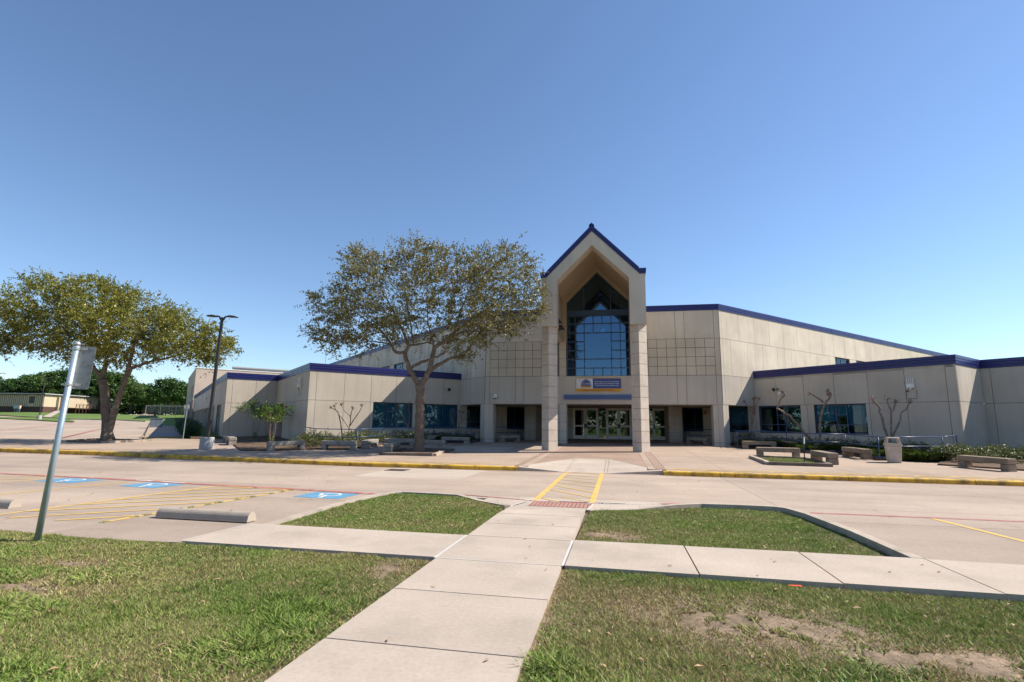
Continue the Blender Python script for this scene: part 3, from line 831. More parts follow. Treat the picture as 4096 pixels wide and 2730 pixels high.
def grass(poly, n, z, hmul=1., seed=1, wmul=1.):
    r = np.random.default_rng(seed)
    px, py = np.array(poly).T
    x = r.uniform(px.min(), px.max(), n); y = r.uniform(py.min(), py.max(), n)
    k = inpoly(x, y, poly)
    x, y = x[k], y[k]
    d = np.hypot(x, y)
    br = bare(x, y)
    coarse = np.clip((fbm(x * 1.1, y * 1.1, 31) - .5) * 5, 0, 1) * np.clip((6.3 - y) / 1.5, 0, 1)   # broad-bladed weeds
    k = r.random(len(x)) < np.clip((1 - .91 * br * (.55 + .75 * (fbm(x * 7, y * 7, 61) > .42))) * (.66 + .6 * fbm(x * 3, y * 3, 5)) * (1 - .45 * coarse), 0, 1)
    x, y, d, br, coarse = x[k], y[k], d[k], br[k], coarse[k]
    n = len(x)
    h = (.011 + .021 * r.random(n) ** 1.4) * hmul * (.75 + .6 * fbm(x * 1.7, y * 1.7, 9)) * (1 - .2 * br) * (1 + .55 * coarse) * (1 + .9 * np.clip((fbm(x * 5, y * 5, 77) - .62) * 8, 0, 1))
    w = (.0030 + .0018 * r.random(n)) * np.maximum(1, d / 4.5) * wmul * (1 + 1.3 * coarse)
    a = r.uniform(0, 2 * PI, n)
    lean = r.uniform(.3, 1.7, n) * h * (1 + .6 * coarse)
    la = r.uniform(0, 2 * PI, n)
    zz = z(x, y) if callable(z) else np.full(n, z)
    dx, dy = np.cos(a) * w, np.sin(a) * w
    v = np.empty((n, 3, 3), np.float32)
    v[:, 0] = np.stack([x - dx, y - dy, zz - .004], 1); v[:, 1] = np.stack([x + dx, y + dy, zz - .004], 1)
    v[:, 2] = np.stack([x + np.cos(la) * lean, y + np.sin(la) * lean, zz + h], 1)
    t = r.random(n)
    dryp = np.clip(.27 + .5 * br + 1.2 * (fbm(x * .9, y * .9, 21) - .47) + .35 * (fbm(x * 4, y * 4, 23) - .5), .02, .96) * (1 - .6 * coarse)
    ci = np.clip((fbm(x * .8, y * .8, 41) * 4 + r.normal(0, .8, n)).astype(int), 0, 3)
    col = GREEN[ci]
    dr = r.random(n) < dryp
    col[dr] = DRY[r.integers(0, 4, dr.sum())]
    col = col * r.uniform(.75, 1.25, (n, 1))
    o = bpy.data.objects.new('grass', np_mesh('grass', v.reshape(-1, 3), np.arange(3 * n).reshape(-1, 3), M['grass'], np.repeat(col, 3, 0)))
    C.objects.link(o)
    return tag(o, kind='stuff')
grass([(-11, 1.2), (-2.23, 1.2), (-2.23, 6.41), (-5.9, 6.43), (-7.5, 6.42), (-9.2, 6.54), (-11, 6.6)], 620000, Lz, 1., 1)
grass([(-.65, 1.2), (7.5, 1.2), (7.5, 6.40), (-.65, 6.42)], 540000, lambda x, y: Lz - .008 * np.maximum(0, x), 1., 2)
grass(in_l + [(-2.23, 7.82)], 150000, -.07, 1.0, 3)
grass(in_r + [(-.64, 7.88)], 150000, lambda x, y: -.06 - .015 * (x + .66), 1.05, 4)
# fallen leaves
def leaf_litter(spots, seed, size=.03):
    r = np.random.default_rng(seed)
    V, F = [], []
    for (x, y, z) in spots:
        a = r.uniform(0, 2 * PI); l, w = size * r.uniform(.6, 1.4), size * r.uniform(.3, .5)
        t = r.uniform(-.4, .4)
        c, s_ = math.cos(a), math.sin(a)
        for u, v_, h in ((-l, 0, .25 * l * abs(t)), (0, -w, .012 + w * t), (l, 0, .3 * l * r.random()), (0, w, .012 - w * t)):
            V.append((x + c * u - s_ * v_, y + s_ * u + c * v_, z + h))
        k = len(V) - 4
        F.append((k, k + 1, k + 2, k + 3))
    o = bpy.data.objects.new('leaf_litter', np_mesh('leaf_litter', np.array(V), np.array(F), M['litter']))
    C.objects.link(o); tag(o, kind='stuff')
r_ = np.random.default_rng(5)
sp = [(r_.uniform(-9, -2.4), r_.uniform(2.5, 6.3), Lz + .03) for _ in range(75)] + [(r_.uniform(-.5, 5), r_.uniform(2.6, 6.3), Lz + .02) for _ in range(80)]
sp += [(r_.uniform(-5.3, -2.4), r_.uniform(8, 12), -.04) for _ in range(190)] + [(r_.uniform(-.4, 3.3), r_.uniform(8, 12), -.055) for _ in range(60)]
sp += [(r_.uniform(-12, 3), r_.uniform(7, 19), ZR + .008) for _ in range(60)] + [(r_.uniform(-2.1, -.8), r_.uniform(3.4, 9), .006) for _ in range(9)] + [(r_.uniform(-.4, 3.6), r_.uniform(6.5, 7.7), .004) for _ in range(9)]
leaf_litter(sp, 8)
# grass tufts in the joints of the hatched bay
b_ = []
for i in range(13):
    t = i / 12 + r_.normal(0, .02)
    b_.append((-8.45 + .36 * t, 7.7 + 4.6 * t))
for x, y in b_:
    grass([(x - .05, y - .07), (x + .05, y - .07), (x + .05, y + .07), (x - .05, y + .07)], 70, ZR, .9, int(100 + y * 10))

# ================================================================== SCHOOL
X0 = -1.28
YF = 36.6
HW = 8.03
school = root('school_building', (X0, YF, pz(YF)), label='tan concrete school with blue roof trim and gabled glass entrance', cat='school')
ZS, ZM, ZT, ZC, ZF = 3.10, 5.04, 7.52, 9.45, 9.85        # soffit, belt courses, cornice underside and top
ZLF, ZLT = 5.05, 5.53                                     # low wing fascia
U = lambda u, y: (X0 + u, y)

def wall(name, o, d, n, L0, L1, rows, m, back, th=.06, pname='wall_panel', gap=.02, c0=False, c1=False):
    """backing rects (s0, s1, z0, z1) and panels (s0, s1, z0, z1) of one wall."""
    b = MB()
    for s0, s1, z0, z1 in back:
        a, e = (.27 if s0 <= L0 + .01 and c0 else s0), (s1 - .27 if s1 >= L1 - .01 and c1 else s1)
        if e > a: b.frame_box(o, d, n, a, e, -.26, -.05, z0, z1)
    w = obj(name, b, M['joint'], school)
    for s0, s1, z0, z1 in rows:
        if c0 and s0 <= L0 + .01: s0 += .056
        panel(pname, w, o, d, n, s0, s1, z0, z1, m if not isinstance(m, dict) else m[z0], th, gap)
    return w

def cuts_to_panels(cuts, z0, z1):
    return [(a, c, z0, z1) for a, c in zip(cuts[:-1], cuts[1:])]

def fascia(name, pts, z0, z1, m, out=.07):
    """metal parapet following a plan polyline; three stepped strips."""
    b = MB()
    n = len(pts)
    offs = []
    for i, p in enumerate(pts):
        ns = []
        for a, c in ((i - 1, i), (i, i + 1)):
            if a < 0 or c >= n: continue
            tx, ty = pts[c][0] - pts[a][0], pts[c][1] - pts[a][1]; l = math.hypot(tx, ty)
            ns.append((ty / l, -tx / l))
        if len(ns) == 2:
            k = 1 + ns[0][0] * ns[1][0] + ns[0][1] * ns[1][1]
            offs.append(((ns[0][0] + ns[1][0]) / k, (ns[0][1] + ns[1][1]) / k))
        else: offs.append(ns[0])
    h = z1 - z0
    prof = [(-.25, z0), (out * .55, z0), (out * .55, z0 + h * .30), (out * .2, z0 + h * .31), (out * .8, z0 + h * .34), (out * .8, z0 + h * .62), (out * .4, z0 + h * .63), (out, z0 + h * .66), (out, z1), (-.25, z1)]
    vs = []
    for p, o_ in zip(pts, offs):
        for q, z in prof: vs.append((p[0] + o_[0] * q, p[1] + o_[1] * q, z))
    k = len(prof)
    fs = [(i * k + j, (i + 1) * k + j, (i + 1) * k + (j + 1) % k, i * k + (j + 1) % k)[::-1] for i in range(n - 1) for j in range(k)]
    fs += [tuple(range(k)), tuple(range((n - 1) * k, n * k))[::-1]]
    b.add(vs, fs)
    f = obj(name, b, m, school)
    for i in range(n - 1):                                    # seams between lengths of metal
        p, q = pts[i], pts[i + 1]; l = math.hypot(q[0] - p[0], q[1] - p[1]); dd = ((q[0] - p[0]) / l, (q[1] - p[1]) / l); nn = (dd[1], -dd[0])
        k_ = 1
        while 3.05 * k_ < l - .3 and k_ < 14:
            for za, zb, oo in ((z0 + .005, z0 + h * .29, out * .55), (z0 + h * .35, z0 + h * .61, out * .8), (z0 + h * .67, z1 - .004, out)):
                obj('seam', MB().frame_box(p, dd, nn, 3.05 * k_ - .012, 3.05 * k_ + .012, oo - .01, oo + .006, za, zb), M['fascia'], f)
            k_ += 1
    return f

def window(o, d, n, s0, s1, z0, z1, xf, bars, blinds=(), depth=.16, name='window', glass='glass', fw_=.06, extra=()):
    """frame, panes and what is behind them. xf: mullion fractions; bars: heights as fractions, per column or shared."""
    L, Hh = s1 - s0, z1 - z0
    b = MB()
    i0, i1 = -depth - .06, -depth
    b.frame_box(o, d, n, s0, s1, i0, i1, z0, z0 + fw_); b.frame_box(o, d, n, s0, s1, i0, i1, z1 - fw_, z1)
    b.frame_box(o, d, n, s0, s0 + fw_, i0, i1, z0 + fw_, z1 - fw_); b.frame_box(o, d, n, s1 - fw_, s1, i0, i1, z0 + fw_, z1 - fw_)
    xs_ = [0] + list(xf) + [1]
    for f in xf: b.frame_box(o, d, n, s0 + f * L - fw_ * .45, s0 + f * L + fw_ * .45, i0, i1, z0 + fw_, z1 - fw_)
    panes = []
    for c in range(len(xs_) - 1):
        bb = list(bars) + [f for (cc, f) in extra if cc == c]
        a, e = s0 + xs_[c] * L + fw_ * .45, s0 + xs_[c + 1] * L - fw_ * .45
        for f in bb: b.frame_box(o, d, n, a, e, i0 + .003, i1 - .003, z0 + f * Hh - fw_ * .4, z0 + f * Hh + fw_ * .4)
        zz = [0] + sorted(bb) + [1]
        for z_0, z_1 in zip(zz[:-1], zz[1:]): panes.append((a, e, z0 + z_0 * Hh + fw_ * .4, z0 + z_1 * Hh - fw_ * .4))
    w = obj(name, b, M['frame'], school)
    for a, e, p, q in panes:
        pb = MB().frame_box(o, d, n, a, e, i0 + .026, i0 + .034, p, q)
        obj('pane', pb, M[glass], w)
    # reveal and room behind
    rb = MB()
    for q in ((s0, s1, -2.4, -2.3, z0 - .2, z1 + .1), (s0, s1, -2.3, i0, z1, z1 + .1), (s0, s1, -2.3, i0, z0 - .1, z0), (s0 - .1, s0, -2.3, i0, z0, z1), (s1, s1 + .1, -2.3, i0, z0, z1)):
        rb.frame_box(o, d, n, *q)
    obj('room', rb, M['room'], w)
    for (a, e, f) in blinds:
        obj('blind', MB().frame_box(o, d, n, s0 + a * L + .03, s0 + e * L - .03, i0 - .07, i0 - .05, z0 + f * Hh, z1 - .02), M['blind'], w)
    return w

# ---- centre block
def facade(s):
    d, n = (s, 0), (0, -1)
    o = U(0, YF)
    top = cuts_to_panels([2.93, 5.21, 5.80, 7.70, HW], ZT, ZC)
    low = cuts_to_panels([2.3, 5.21, 5.80, 7.70, HW], ZS, ZM)
    wall('front_wall', o, d, n, 0, HW, top, M['stucco_up'], [(2.2, HW, ZS, ZC)])
    w = bpy.data.objects[-1] if False else None
    wf = MB().frame_box(o, d, n, 2.9, HW, -.045, -.035, ZS, ZC)
    grid = []
    cs = [2.73 + .62 * i for i in range(9)]
    cs = [7.70 - .62 * i for i in range(8)][::-1] 
    cs = [2.93] + [c for c in cs if c > 3.0]
    for r in range(4):
        z0 = ZM + r * (ZT - ZM) / 4
        grid += [(a, c, z0, z0 + (ZT - ZM) / 4) for a, c in zip(cs[:-1], cs[1:])]
    grid.append((7.70, HW, ZM, ZT))
    gw = obj('front_wall', MB().frame_box(o, d, n, 2.9, HW, -.3, -.27, ZM, ZT), M['joint'], school)
    for q in grid: panel('wall_tile', gw, o, d, n, *q, M['stucco'], .06, .026)
    lw = obj('front_wall', MB().frame_box(o, d, n, 2.9, HW, -.3, -.27, ZS, ZM), M['joint'], school)
    for q in low: panel('wall_panel', lw, o, d, n, *q, M['stucco_low'], .06, .022)
for s in (1, -1): facade(s)

def upper_wing(s):
    """the long walls that run back at 45 degrees from the centre block"""
    o, d, n = U(s * HW, YF), (s * R2, R2), (s * R2, -R2)
    L = 43.
    tops = [0, .33] + [2.2 + 1.9 * i for i in range(22)]
    tops = [t for t in tops if t < L] + [L]
    mids = [0, .33, 1.21, 3.13, 4.08, 5.03, 6.93, 7.9, 8.84, 10.74, 11.67, 12.63, 14.58, 15.55]
    rows = cuts_to_panels(tops, ZT, ZC) + cuts_to_panels(mids, ZM, ZT) + cuts_to_panels([0, .33, 2.17, 3.8], ZS, ZM)
    back = [(0, L, ZT, ZC), (0, 15.55, ZM, ZT), (0, 4.0, ZS, ZM)]
    s0 = 15.55
    wins = []
    while s0 < L - 3:
        wins.append((s0 + .05, s0 + 2.5))
        rows += [(s0 + 2.55, s0 + 3.75, ZM, ZT), (s0, s0 + 2.55, ZM, 5.6)]
        back += [(s0 + 2.5, s0 + 3.8, ZM, ZT), (s0, s0 + 2.5, ZM, 5.6)]
        s0 += 3.75
    m = {ZT: M['stucco_up'], ZM: M['stucco_up'], ZS: M['stucco_low'], 5.6: M['stucco_up']}
    if s < 0: m[ZT] = m[ZM] = M['stucco_worn']
    w = wall('upper_wall', o, d, n, 0, L, rows, m, back, c0=True)
    for a, c in wins[:4]: window(o, d, n, a, c, 5.6, ZT - .05, (.25, .5), (), depth=.12)
    rb = MB()
    return
for s in (1, -1): upper_wing(s)

def ptB(s, t): return U(s * (HW + R2 * t), YF + R2 * t)
# cornice: one run per side so that it dies into the portal
for s in (1, -1):
    pts = [U(s * 2.9, YF), U(s * HW, YF), ptB(s, 43)]
    fascia('blue_fascia', pts if s > 0 else pts[::-1], ZC, ZF, M['fascia'], .07)
b = MB()
b.prism([U(-2.4, YF + .3), U(-HW, YF + .2), ptB(-1, 43), U(-20, 75), U(20, 75), ptB(1, 43), U(HW, YF + .2), U(2.4, YF + .3), U(2.4, 44), U(-2.4, 44)], ZC - .2, ZC - .02)
obj('main_roof', b, M['roofmembrane'], school)
b = MB()
b.add([(*U(-38.4, 67), 0), (*U(-20, 75), 0), (*U(20, 75), 0), (*U(38.4, 67), 0), (*U(-38.4, 67), ZC), (*U(-20, 75), ZC), (*U(20, 75), ZC), (*U(38.4, 67), ZC)], [(0, 1, 5, 4), (1, 2, 6, 5), (2, 3, 7, 6)])
obj('rear_wall', b, M['stucco'], school)
# undercroft ceiling
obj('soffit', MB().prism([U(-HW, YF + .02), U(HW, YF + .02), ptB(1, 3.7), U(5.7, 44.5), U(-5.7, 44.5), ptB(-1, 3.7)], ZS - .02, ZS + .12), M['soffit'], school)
for u, y in ((-4.9, 38.6), (4.9, 38.6), (-1.9, 40), (1.9, 40), (-6.3, 38.2), (6.3, 38.2)):
    obj('downlight', MB().lathe([(.11, ZS - .035), (.11, ZS - .018)], 12, *U(u, y)), M['zinc'], school)

# corner piers under the centre block
for s in (1, -1):
    pr = obj('corner_pier', MB().prism([U(s * (HW - .60), YF + .06), U(s * (HW - .02), YF + .06), U(s * (HW + .36), YF + .45), U(s * (HW + .1), YF + .95), U(s * (HW - .55), YF + .95)], 0, ZS - .03), M['joint'], school)
    zb = pz(YF) - .1
    for z0, z1 in ((zb, zb + .32), (zb + .33, ZS - .02)):
        o, d, n = U(s * HW, YF), (-s, 0), (0, -1)
        cutsA = (0, .3, .62)
        for a, c in zip(cutsA[:-1], cutsA[1:]): panel('pier_panel', pr, o, d, n, a, c, z0, z1, M['stucco_low'], .06, .014)
        o, d, n = U(s * HW, YF), (s * R2, R2), (s * R2, -R2)
        for a, c in ((0, .33), (.33, .6)): panel('pier_panel', pr, o, d, n, a, c, z0, z1, M['stucco_low'], .06, .014)
        o, d, n = U(s * (HW - .62), YF), (0, 1), (-s, 0)
        panel('pier_panel', pr, o, d, n, 0, .9, z0, z1, M['stucco_low'], .06, .014)

# ---- low wings
JU, JY = 10.63, 39.25                       # where the low wings leave the upper walls
LW = 11.3
WX = [(.25, 3.1), (3.95, 6.9)]
def low_wing(s):
    o, d, n = U(s * JU, JY), (s * R2, -R2), (-s * R2, -R2)
    cuts = [0, 1.53, 3.39, 5.25, 7.11, 8.97, 10.83, LW]
    g0 = .1
    rows = cuts_to_panels(cuts, ZS, ZLF)
    rows += [(3.1, 3.53, g0, ZS), (3.53, 3.95, g0, ZS), (0, .25, g0, ZS), (6.9, 7.11, g0, ZS), (7.11, 8.97, g0, ZS), (8.97, 10.83, g0, ZS), (10.83, LW, g0, ZS)]
    for a, c in WX: rows += [(a + (c - a) * i / 4, a + (c - a) * (i + 1) / 4, g0, 1.30) for i in range(4)]
    back = [(0, LW, ZS, ZLF), (3.12, 3.93, g0, ZS), (0, .23, g0, ZS), (6.92, LW, g0, ZS)] + [(a, c, g0, 1.28) for a, c in WX]
    wall('wing_wall', o, d, n, 0, LW, rows, M['stucco_low'], back, c1=True)
    xf = (.42, .62) if s > 0 else (.42, .64)
    bl = {(1, 0): [(0, .42, .62), ] if False else [], (1, 1): [(0, .42, .42), (.42, .62, .60), (.62, 1, .33)], (-1, 1): [(.0, 1, .02)], (-1, 0): [(.0, 1, .02)]}
    for i, (a, c) in enumerate(WX):
        window(o, d, n, a, c, 1.31, ZS - .03, xf, (.31,), bl[(s, i)], extra=((1, .66),))
    # the same line goes on under the soffit, with dark windows
    rows = [(-.58, 0, g0, ZS), (-3.5, -2.9, g0, ZS), (-4.3, -3.5, g0, ZS), (-7.2, -6.2, g0, ZS), (-2.9, -.58, g0, 1.30), (-6.2, -4.3, g0, 1.30)]
    wall('undercroft_wall', o, d, n, -7.2, 0, rows, M['stucco_low'], [(-.58, 0, g0, ZS), (-4.3, -2.9, g0, ZS), (-7.2, -6.2, g0, ZS), (-2.9, -.58, g0, 1.28), (-6.2, -4.3, g0, 1.28)])
    window(o, d, n, -2.9, -.58, 1.31, ZS - .05, (.35,), (.31,), [(.35, 1, .35)] if s > 0 else [])
    window(o, d, n, -6.2, -4.3, 1.31, ZS - .05, (.55,), (.31,), [])
    return
for s in (1, -1): low_wing(s)
def ptA(s, t): return U(s * (JU + R2 * t), JY - R2 * t)
def side_panels(o, d, n, L, cuts, g0=.1, name='return_wall', c0=False, c1=False):
    rows = cuts_to_panels(cuts, ZS, ZLF) + cuts_to_panels(cuts, g0, ZS)
    return wall(name, o, d, n, 0, L, rows, M['stucco_low'], [(0, L, g0, ZLF)], c0=c0, c1=c1)
# east return and the wing beyond it
E0 = ptA(1, LW)
E1 = (E0[0] + 2.66, E0[1] + 2.66)
side_panels(E0, (R2, R2), (R2, -R2), 3.76, [0, .42, 2.28, 3.84], c0=True)
side_panels(E1, (R2, -R2), (-R2, -R2), 15., [0, .4, 2.26, 4.12, 5.98, 7.84, 9.7, 11.56, 13.4, 15.], c1=True)
obj('equipment_plinth', MB().frame_box(E1, (R2, -R2), (-R2, -R2), .25, 1.9, 0, .62, .1, .92), M['stucco_low'], school, .02)
E2 = (E1[0] + 15 * R2, E1[1] - 15 * R2)
fascia('blue_fascia', [ptA(1, -.06), E0, E1, E2, (E2[0] + 9, E2[1] + 9)], ZLF, ZLT, M['fascia'], .07)
side_panels(E2, (R2, R2), (R2, -R2), 12.7, [0, 3, 6, 9, 12.7], c0=True)
obj('wing_roof', MB().prism([ptA(1, -.0), ptA(1, LW - .1), (E1[0], E1[1] + .1), (E2[0], E2[1] + .2), (E2[0] + 9, E2[1] + 9), ptB(1, 30)], ZLF - .15, ZLF - .01), M['roofmembrane'], school)
# west return (with a recessed doorway), second front and side
W0 = ptA(-1, LW)
LWR = 11.3
W1 = (W0[0] - LWR * R2, W0[1] + LWR * R2)
o, d, n = W0, (-R2, R2), (-R2, -R2)
rows = cuts_to_panels([0, 2.2, 4.4, 6.6, 8.8, LWR + .08], ZS, ZLF) + cuts_to_panels([0, 2.3, 5.2, 8.0], .3, ZS) + [(0, 2.3, .1, .29), (2.3, 5.2, .1, .29), (5.2, 8.0, .1, .29)]
wall('return_wall', o, d, n, 0, LWR, rows, M['stucco_low'], [(0, LWR, ZS, ZLF), (0, 8.0, .1, ZS)], c0=True)
obj('doorway_recess', MB().frame_box(o, d, n, 8.0, LWR + 1, -2.6, -2.4, .1, ZS).frame_box(o, d, n, 7.95, 8.05, -2.5, -.05, .1, ZS).frame_box(o, d, n, 8.0, LWR, -2.5, -.05, ZS - .03, ZS + .02).frame_box(o, d, n, LWR + .01, LWR + .12, -2.5, .3, .1, ZS + .1), M['stucco_low'], school)
dr_ = obj('side_door', MB().frame_box(o, d, n, 8.3, 10.4, -2.4, -2.34, .4, ZS - .3), M['frame'], school)
obj('handle', MB().frame_box(o, d, n, 9.3, 9.36, -2.34, -2.28, 1.3, 1.6), M['zinc'], dr_)
LW2 = 3.75
W2 = (W1[0] - LW2 * R2, W1[1] - LW2 * R2)
o, d, n = W1, (-R2, -R2), (R2, -R2)
rows = cuts_to_panels([0, 1.62, 3.48 - .15, LW2], ZS, ZLF) + cuts_to_panels([0, 1.62, 3.33, LW2], .45, ZS) + [(0, LW2, .1, .44)]
wall('second_front_wall', o, d, n, 0, LW2, rows, M['stucco_low'], [(0, LW2, .1, ZLF)], c1=True)
o, d, n = W2, (-R2, R2), (-R2, -R2)
LS = 47.
rows = cuts_to_panels([0] + [4.2 * i for i in range(1, 12)] + [LS], ZS, ZLF) + [(0, 3.1, .3, ZS), (0, 3.1, .05, .29), (6.7, 9.2, .3, ZS)]
wall('side_wall', o, d, n, 0, LS, rows, M['stucco_low'], [(0, LS, ZS, ZLF), (0, 3.1, .1, ZS), (45.5, LS, .1, ZS)], c0=True)
obj('recess_back', MB().frame_box(o, d, n, 3.0, 46, -1.5, -1.4, .1, ZS), M['stucco_low'], school)
b = MB()
fins = obj('fin_row', MB().frame_box(o, d, n, 3.0, 46, -1.4, -.02, ZS - .04, ZS + .01), M['soffit'], school)
for i in range(17):
    t = 5.3 + 2.42 * i
    obj('fin', MB().frame_box(o, d, n, t - .14, t + .14, -1.4, -.04, .1, ZS - .02), M['stucco_low'], fins)
for i in range(10):
    t = 7.9 + 2.42 * i
    window(o, d, n, t - .8, t + 1.1, 1.0, ZS - .25, (.5,), (.4,), [], depth=1.35)
W3 = (W2[0] - LS * R2, W2[1] + LS * R2)
fascia('blue_fascia', [W3, W2, W1, W0, ptA(-1, -.06)], ZLF, ZLT, M['fascia'], .07)
obj('wing_roof', MB().prism([ptA(-1, 0), (W0[0], W0[1] + .1), (W1[0], W1[1] + .1), (W2[0], W2[1] + .1), W3, (W3[0] + 20, W3[1] + 20), ptB(-1, 35)], ZLF - .15, ZLF - .01), M['roofmembrane'], school)

# ---- entrance portal
PY = 29.2
LI, LO = 2.04, 2.92
portal_in = [(-LO, 7.2), (-LO, 10.05), (-2.62, 10.07), (0, 12.72), (2.62, 10.07), (LO, 10.05), (LO, 7.2), (LI, 7.2), (LI, 9.87), (0, 11.9), (-LI, 9.87), (-LI, 7.2)]
# front arch: two legs and two rakes butted at the ridge
arch = MB()
P_ = lambda pts: [(X0 + u, z) for u, z in pts]
for s in (1, -1):
    arch.extrude_y(P_([(s * LI, 7.2), (s * LO, 7.2), (s * LO, 10.05), (s * 2.62, 10.07), (s * LI, 9.87)]), PY, PY + 1.03)
    arch.extrude_y(P_([(s * LI, 9.87), (s * 2.62, 10.07), (0, 12.72), (0, 11.9)]), PY, PY + 1.03)
portal = obj('entrance_gable', arch, M['stucco_low'], school)
for s in (1, -1):
    obj('side_beam', MB().extrude_y(P_([(s * 2.41, 7.42), (s * 2.9, 7.42), (s * 2.9, 10.02), (s * 2.41, 10.02)]), PY + 1.035, YF + 1), M['stucco_low'], portal)
    obj('gable_soffit', MB().extrude_y(P_([(s * 2.41, 10.03), (s * 2.9, 10.03), (s * 2.6, 10.35), (0, 12.95), (0, 12.75), (s * 2.41, 10.34)]), PY + 1.035, 44), M['gold'], portal)
    # sloping roof and its blue edge, with the square eave block
    obj('gable_roof', MB().extrude_y(P_([(s * 2.6, 10.36), (s * 2.62, 10.43), (0, 13.05), (0, 12.96)]), PY + .02, 45), M['roofgrey'], portal)
    obj('gable_fascia', MB().extrude_y(P_([(0, 12.73), (s * 2.60, 10.09), (s * 2.60, 10.25), (0, 12.90)]), PY - .05, PY + .14)
        .extrude_y(P_([(0, 12.90), (s * 2.60, 10.25), (s * 2.60, 10.43), (0, 13.07)]), PY - .09, PY + .14), M['fascia'], portal)
    obj('eave_block', MB().extrude_y(P_([(s * 2.604, 10.06), (s * 2.96, 10.06), (s * 2.96, 10.20), (s * 2.604, 10.20)]), PY - .05, YF)
        .extrude_y(P_([(s * 2.604, 10.20), (s * 2.98, 10.20), (s * 2.98, 10.36), (s * 2.604, 10.36)]), PY - .09, YF), M['fascia'], portal)
obj('ridge_cap', MB().extrude_y(P_([(-.15, 12.98), (-.15, 13.06), (0, 13.2), (.15, 13.06), (.15, 12.98), (0, 13.12)]), PY - .1, 45), M['fascia'], portal)
b = MB()
for s in (1, -1):
    b.frame_box((X0 + s * 2.94, PY + .3), (0, 1), (s, 0), 0, 5.5, 0, .02, 9.9, 10.0)
# pillars: diamond plan, courses of cast block
PZ = [pz(29.5) - .06 + q for q in (0, .56)]
while PZ[-1] < 7.0: PZ.append(PZ[-1] + .605)
PZ[-1] = 7.2
PZ = PZ if PZ[-1] - PZ[-2] > .3 else PZ[:-2] + [7.2]
for s in (1, -1):
    cx, cy = X0 + s * 2.49, 29.66
    pil = obj('pillar', MB().prism([(cx - .38, cy), (cx, cy - .38), (cx + .38, cy), (cx, cy + .38)], 0, 7.19), M['joint'], school)
    for k, (z0, z1) in enumerate(zip(PZ[:-1], PZ[1:])):
        r = .445 if k else .452
        obj('block', MB().prism([(cx - r, cy), (cx, cy - r), (cx + r, cy), (cx, cy + r)], z0 + .009, z1 - .009), M['block'], pil)
# engaged piers either side of the doors and window
for s in (1, -1):
    foot = [U(s * 2.2, YF - .05), U(s * 2.62, YF - .05), U(s * 2.95, YF + .28), U(s * 2.95, YF + .75), U(s * 2.2, YF + .75)]
    inner = [(X0 + s * 2.24, YF), (X0 + s * 2.6, YF), (X0 + s * 2.9, YF + .3), (X0 + s * 2.9, YF + .7), (X0 + s * 2.24, YF + .7)]
    zb = pz(YF) - .05
    pil = obj('engaged_pier', MB().prism(inner, zb, 7.5), M['joint'], school)
    zz = [zb, zb + .27] + [zb + .27 + .62 * i for i in range(1, 5)]
    zz = zz[:-1] + [ZS] if ZS - zz[-1] < .25 else zz + [ZS]
    for z0, z1 in zip(zz[:-1], zz[1:]): obj('block', MB().prism(foot, z0 + .009, z1 - .009), M['stucco_low'], pil)
    zz = [ZM + .62 * i for i in range(5)]
    for z0, z1 in zip(zz[:-1], zz[1:]): obj('block', MB().prism(foot, z0 + .009, z1 - .009), M['stucco'], pil)
    obj('block', MB().prism(foot, ZS + .01, ZM - .01), M['stucco_low'], pil)
# sign wall over the doors
obj('sign_wall', MB().box(X0 - 2.33, X0 + 2.3, YF - .10, YF + .3, ZS, ZM - .02), M['stucco_low'], school)
# gable wall round the big window
gw = MB()
for s in (1, -1):
    gw.extrude_y(P_([(s * 2.16, 7.5), (s * 2.43, 7.5), (s * 2.43, 10.36), (s * 2.16, 10.27)]), YF - .06, YF + .3)
    gw.extrude_y(P_([(s * 2.16, 10.27), (s * 2.43, 10.36), (0, 12.80), (0, 12.43)]), YF - .06, YF + .3)
obj('gable_wall', gw, M['gold'], school)
obj('ledge_band', MB().box(X0 - 2.36, X0 + 2.33, YF - .2, YF - .1, 3.41, 3.50).box(X0 - 2.36, X0 + 2.33, YF - .22, YF - .1, 3.515, 3.60).box(X0 - 2.36, X0 + 2.33, YF - .2, YF - .1, 3.615, 3.73), M['band'], school)

# the big window: frame, panes
big = MB()
yw0, yw1 = YF + .02, YF + .12
o, d, n = (X0, yw0), (1, 0), (0, -1)
def bar(u0, u1, z0, z1, b=big, y0=yw0, y1=yw1): b.box(X0 + u0, X0 + u1, y0, y1, z0, z1)
zr_ = [5.03, 5.59, 6.22, 6.82, 7.46, 8.07, 8.73, 9.29]
us = [-2.13, -1.55, -.93, -.31, .31, .93, 1.55, 2.13]
bar(-2.17, -2.1, 4.98, 10.27); bar(2.1, 2.17, 4.98, 10.27); bar(-2.1, 2.1, 4.98, 5.06)
bar(-2.1, 2.1, 9.34, 9.70)                                   # deep transom
for s in (1, -1):
    big.extrude_y(P_([(s * 2.17, 10.27), (0, 12.44), (0, 12.33), (s * 2.1, 10.24)]), yw0, yw1)
    bar(s * .93 - .035, s * .93 + .035, 9.70, 11.48 - .06)
panes = []
for k in range(7):
    z0, z1 = zr_[k], zr_[k + 1]
    if k < 6 and k > 0: pass
    cols = list(us)
    if 2 <= k <= 4: cols = [-2.13, -1.55, -.93, .93, 1.55, 2.13]
    if k in (1, 5): cols = [-2.13, -1.55, -.93, -.31, .93, 1.55, 2.13] if k == 5 else [-2.13, -1.55, -.93, .93, 1.55, 2.13]
    for a, c in zip(cols[:-1], cols[1:]):
        if abs(c) < 2.1: bar(c - .03, c + .03, z0, z1)
        if not (2 <= k <= 4 and a == -.93): panes.append((a, c, z0, z1))
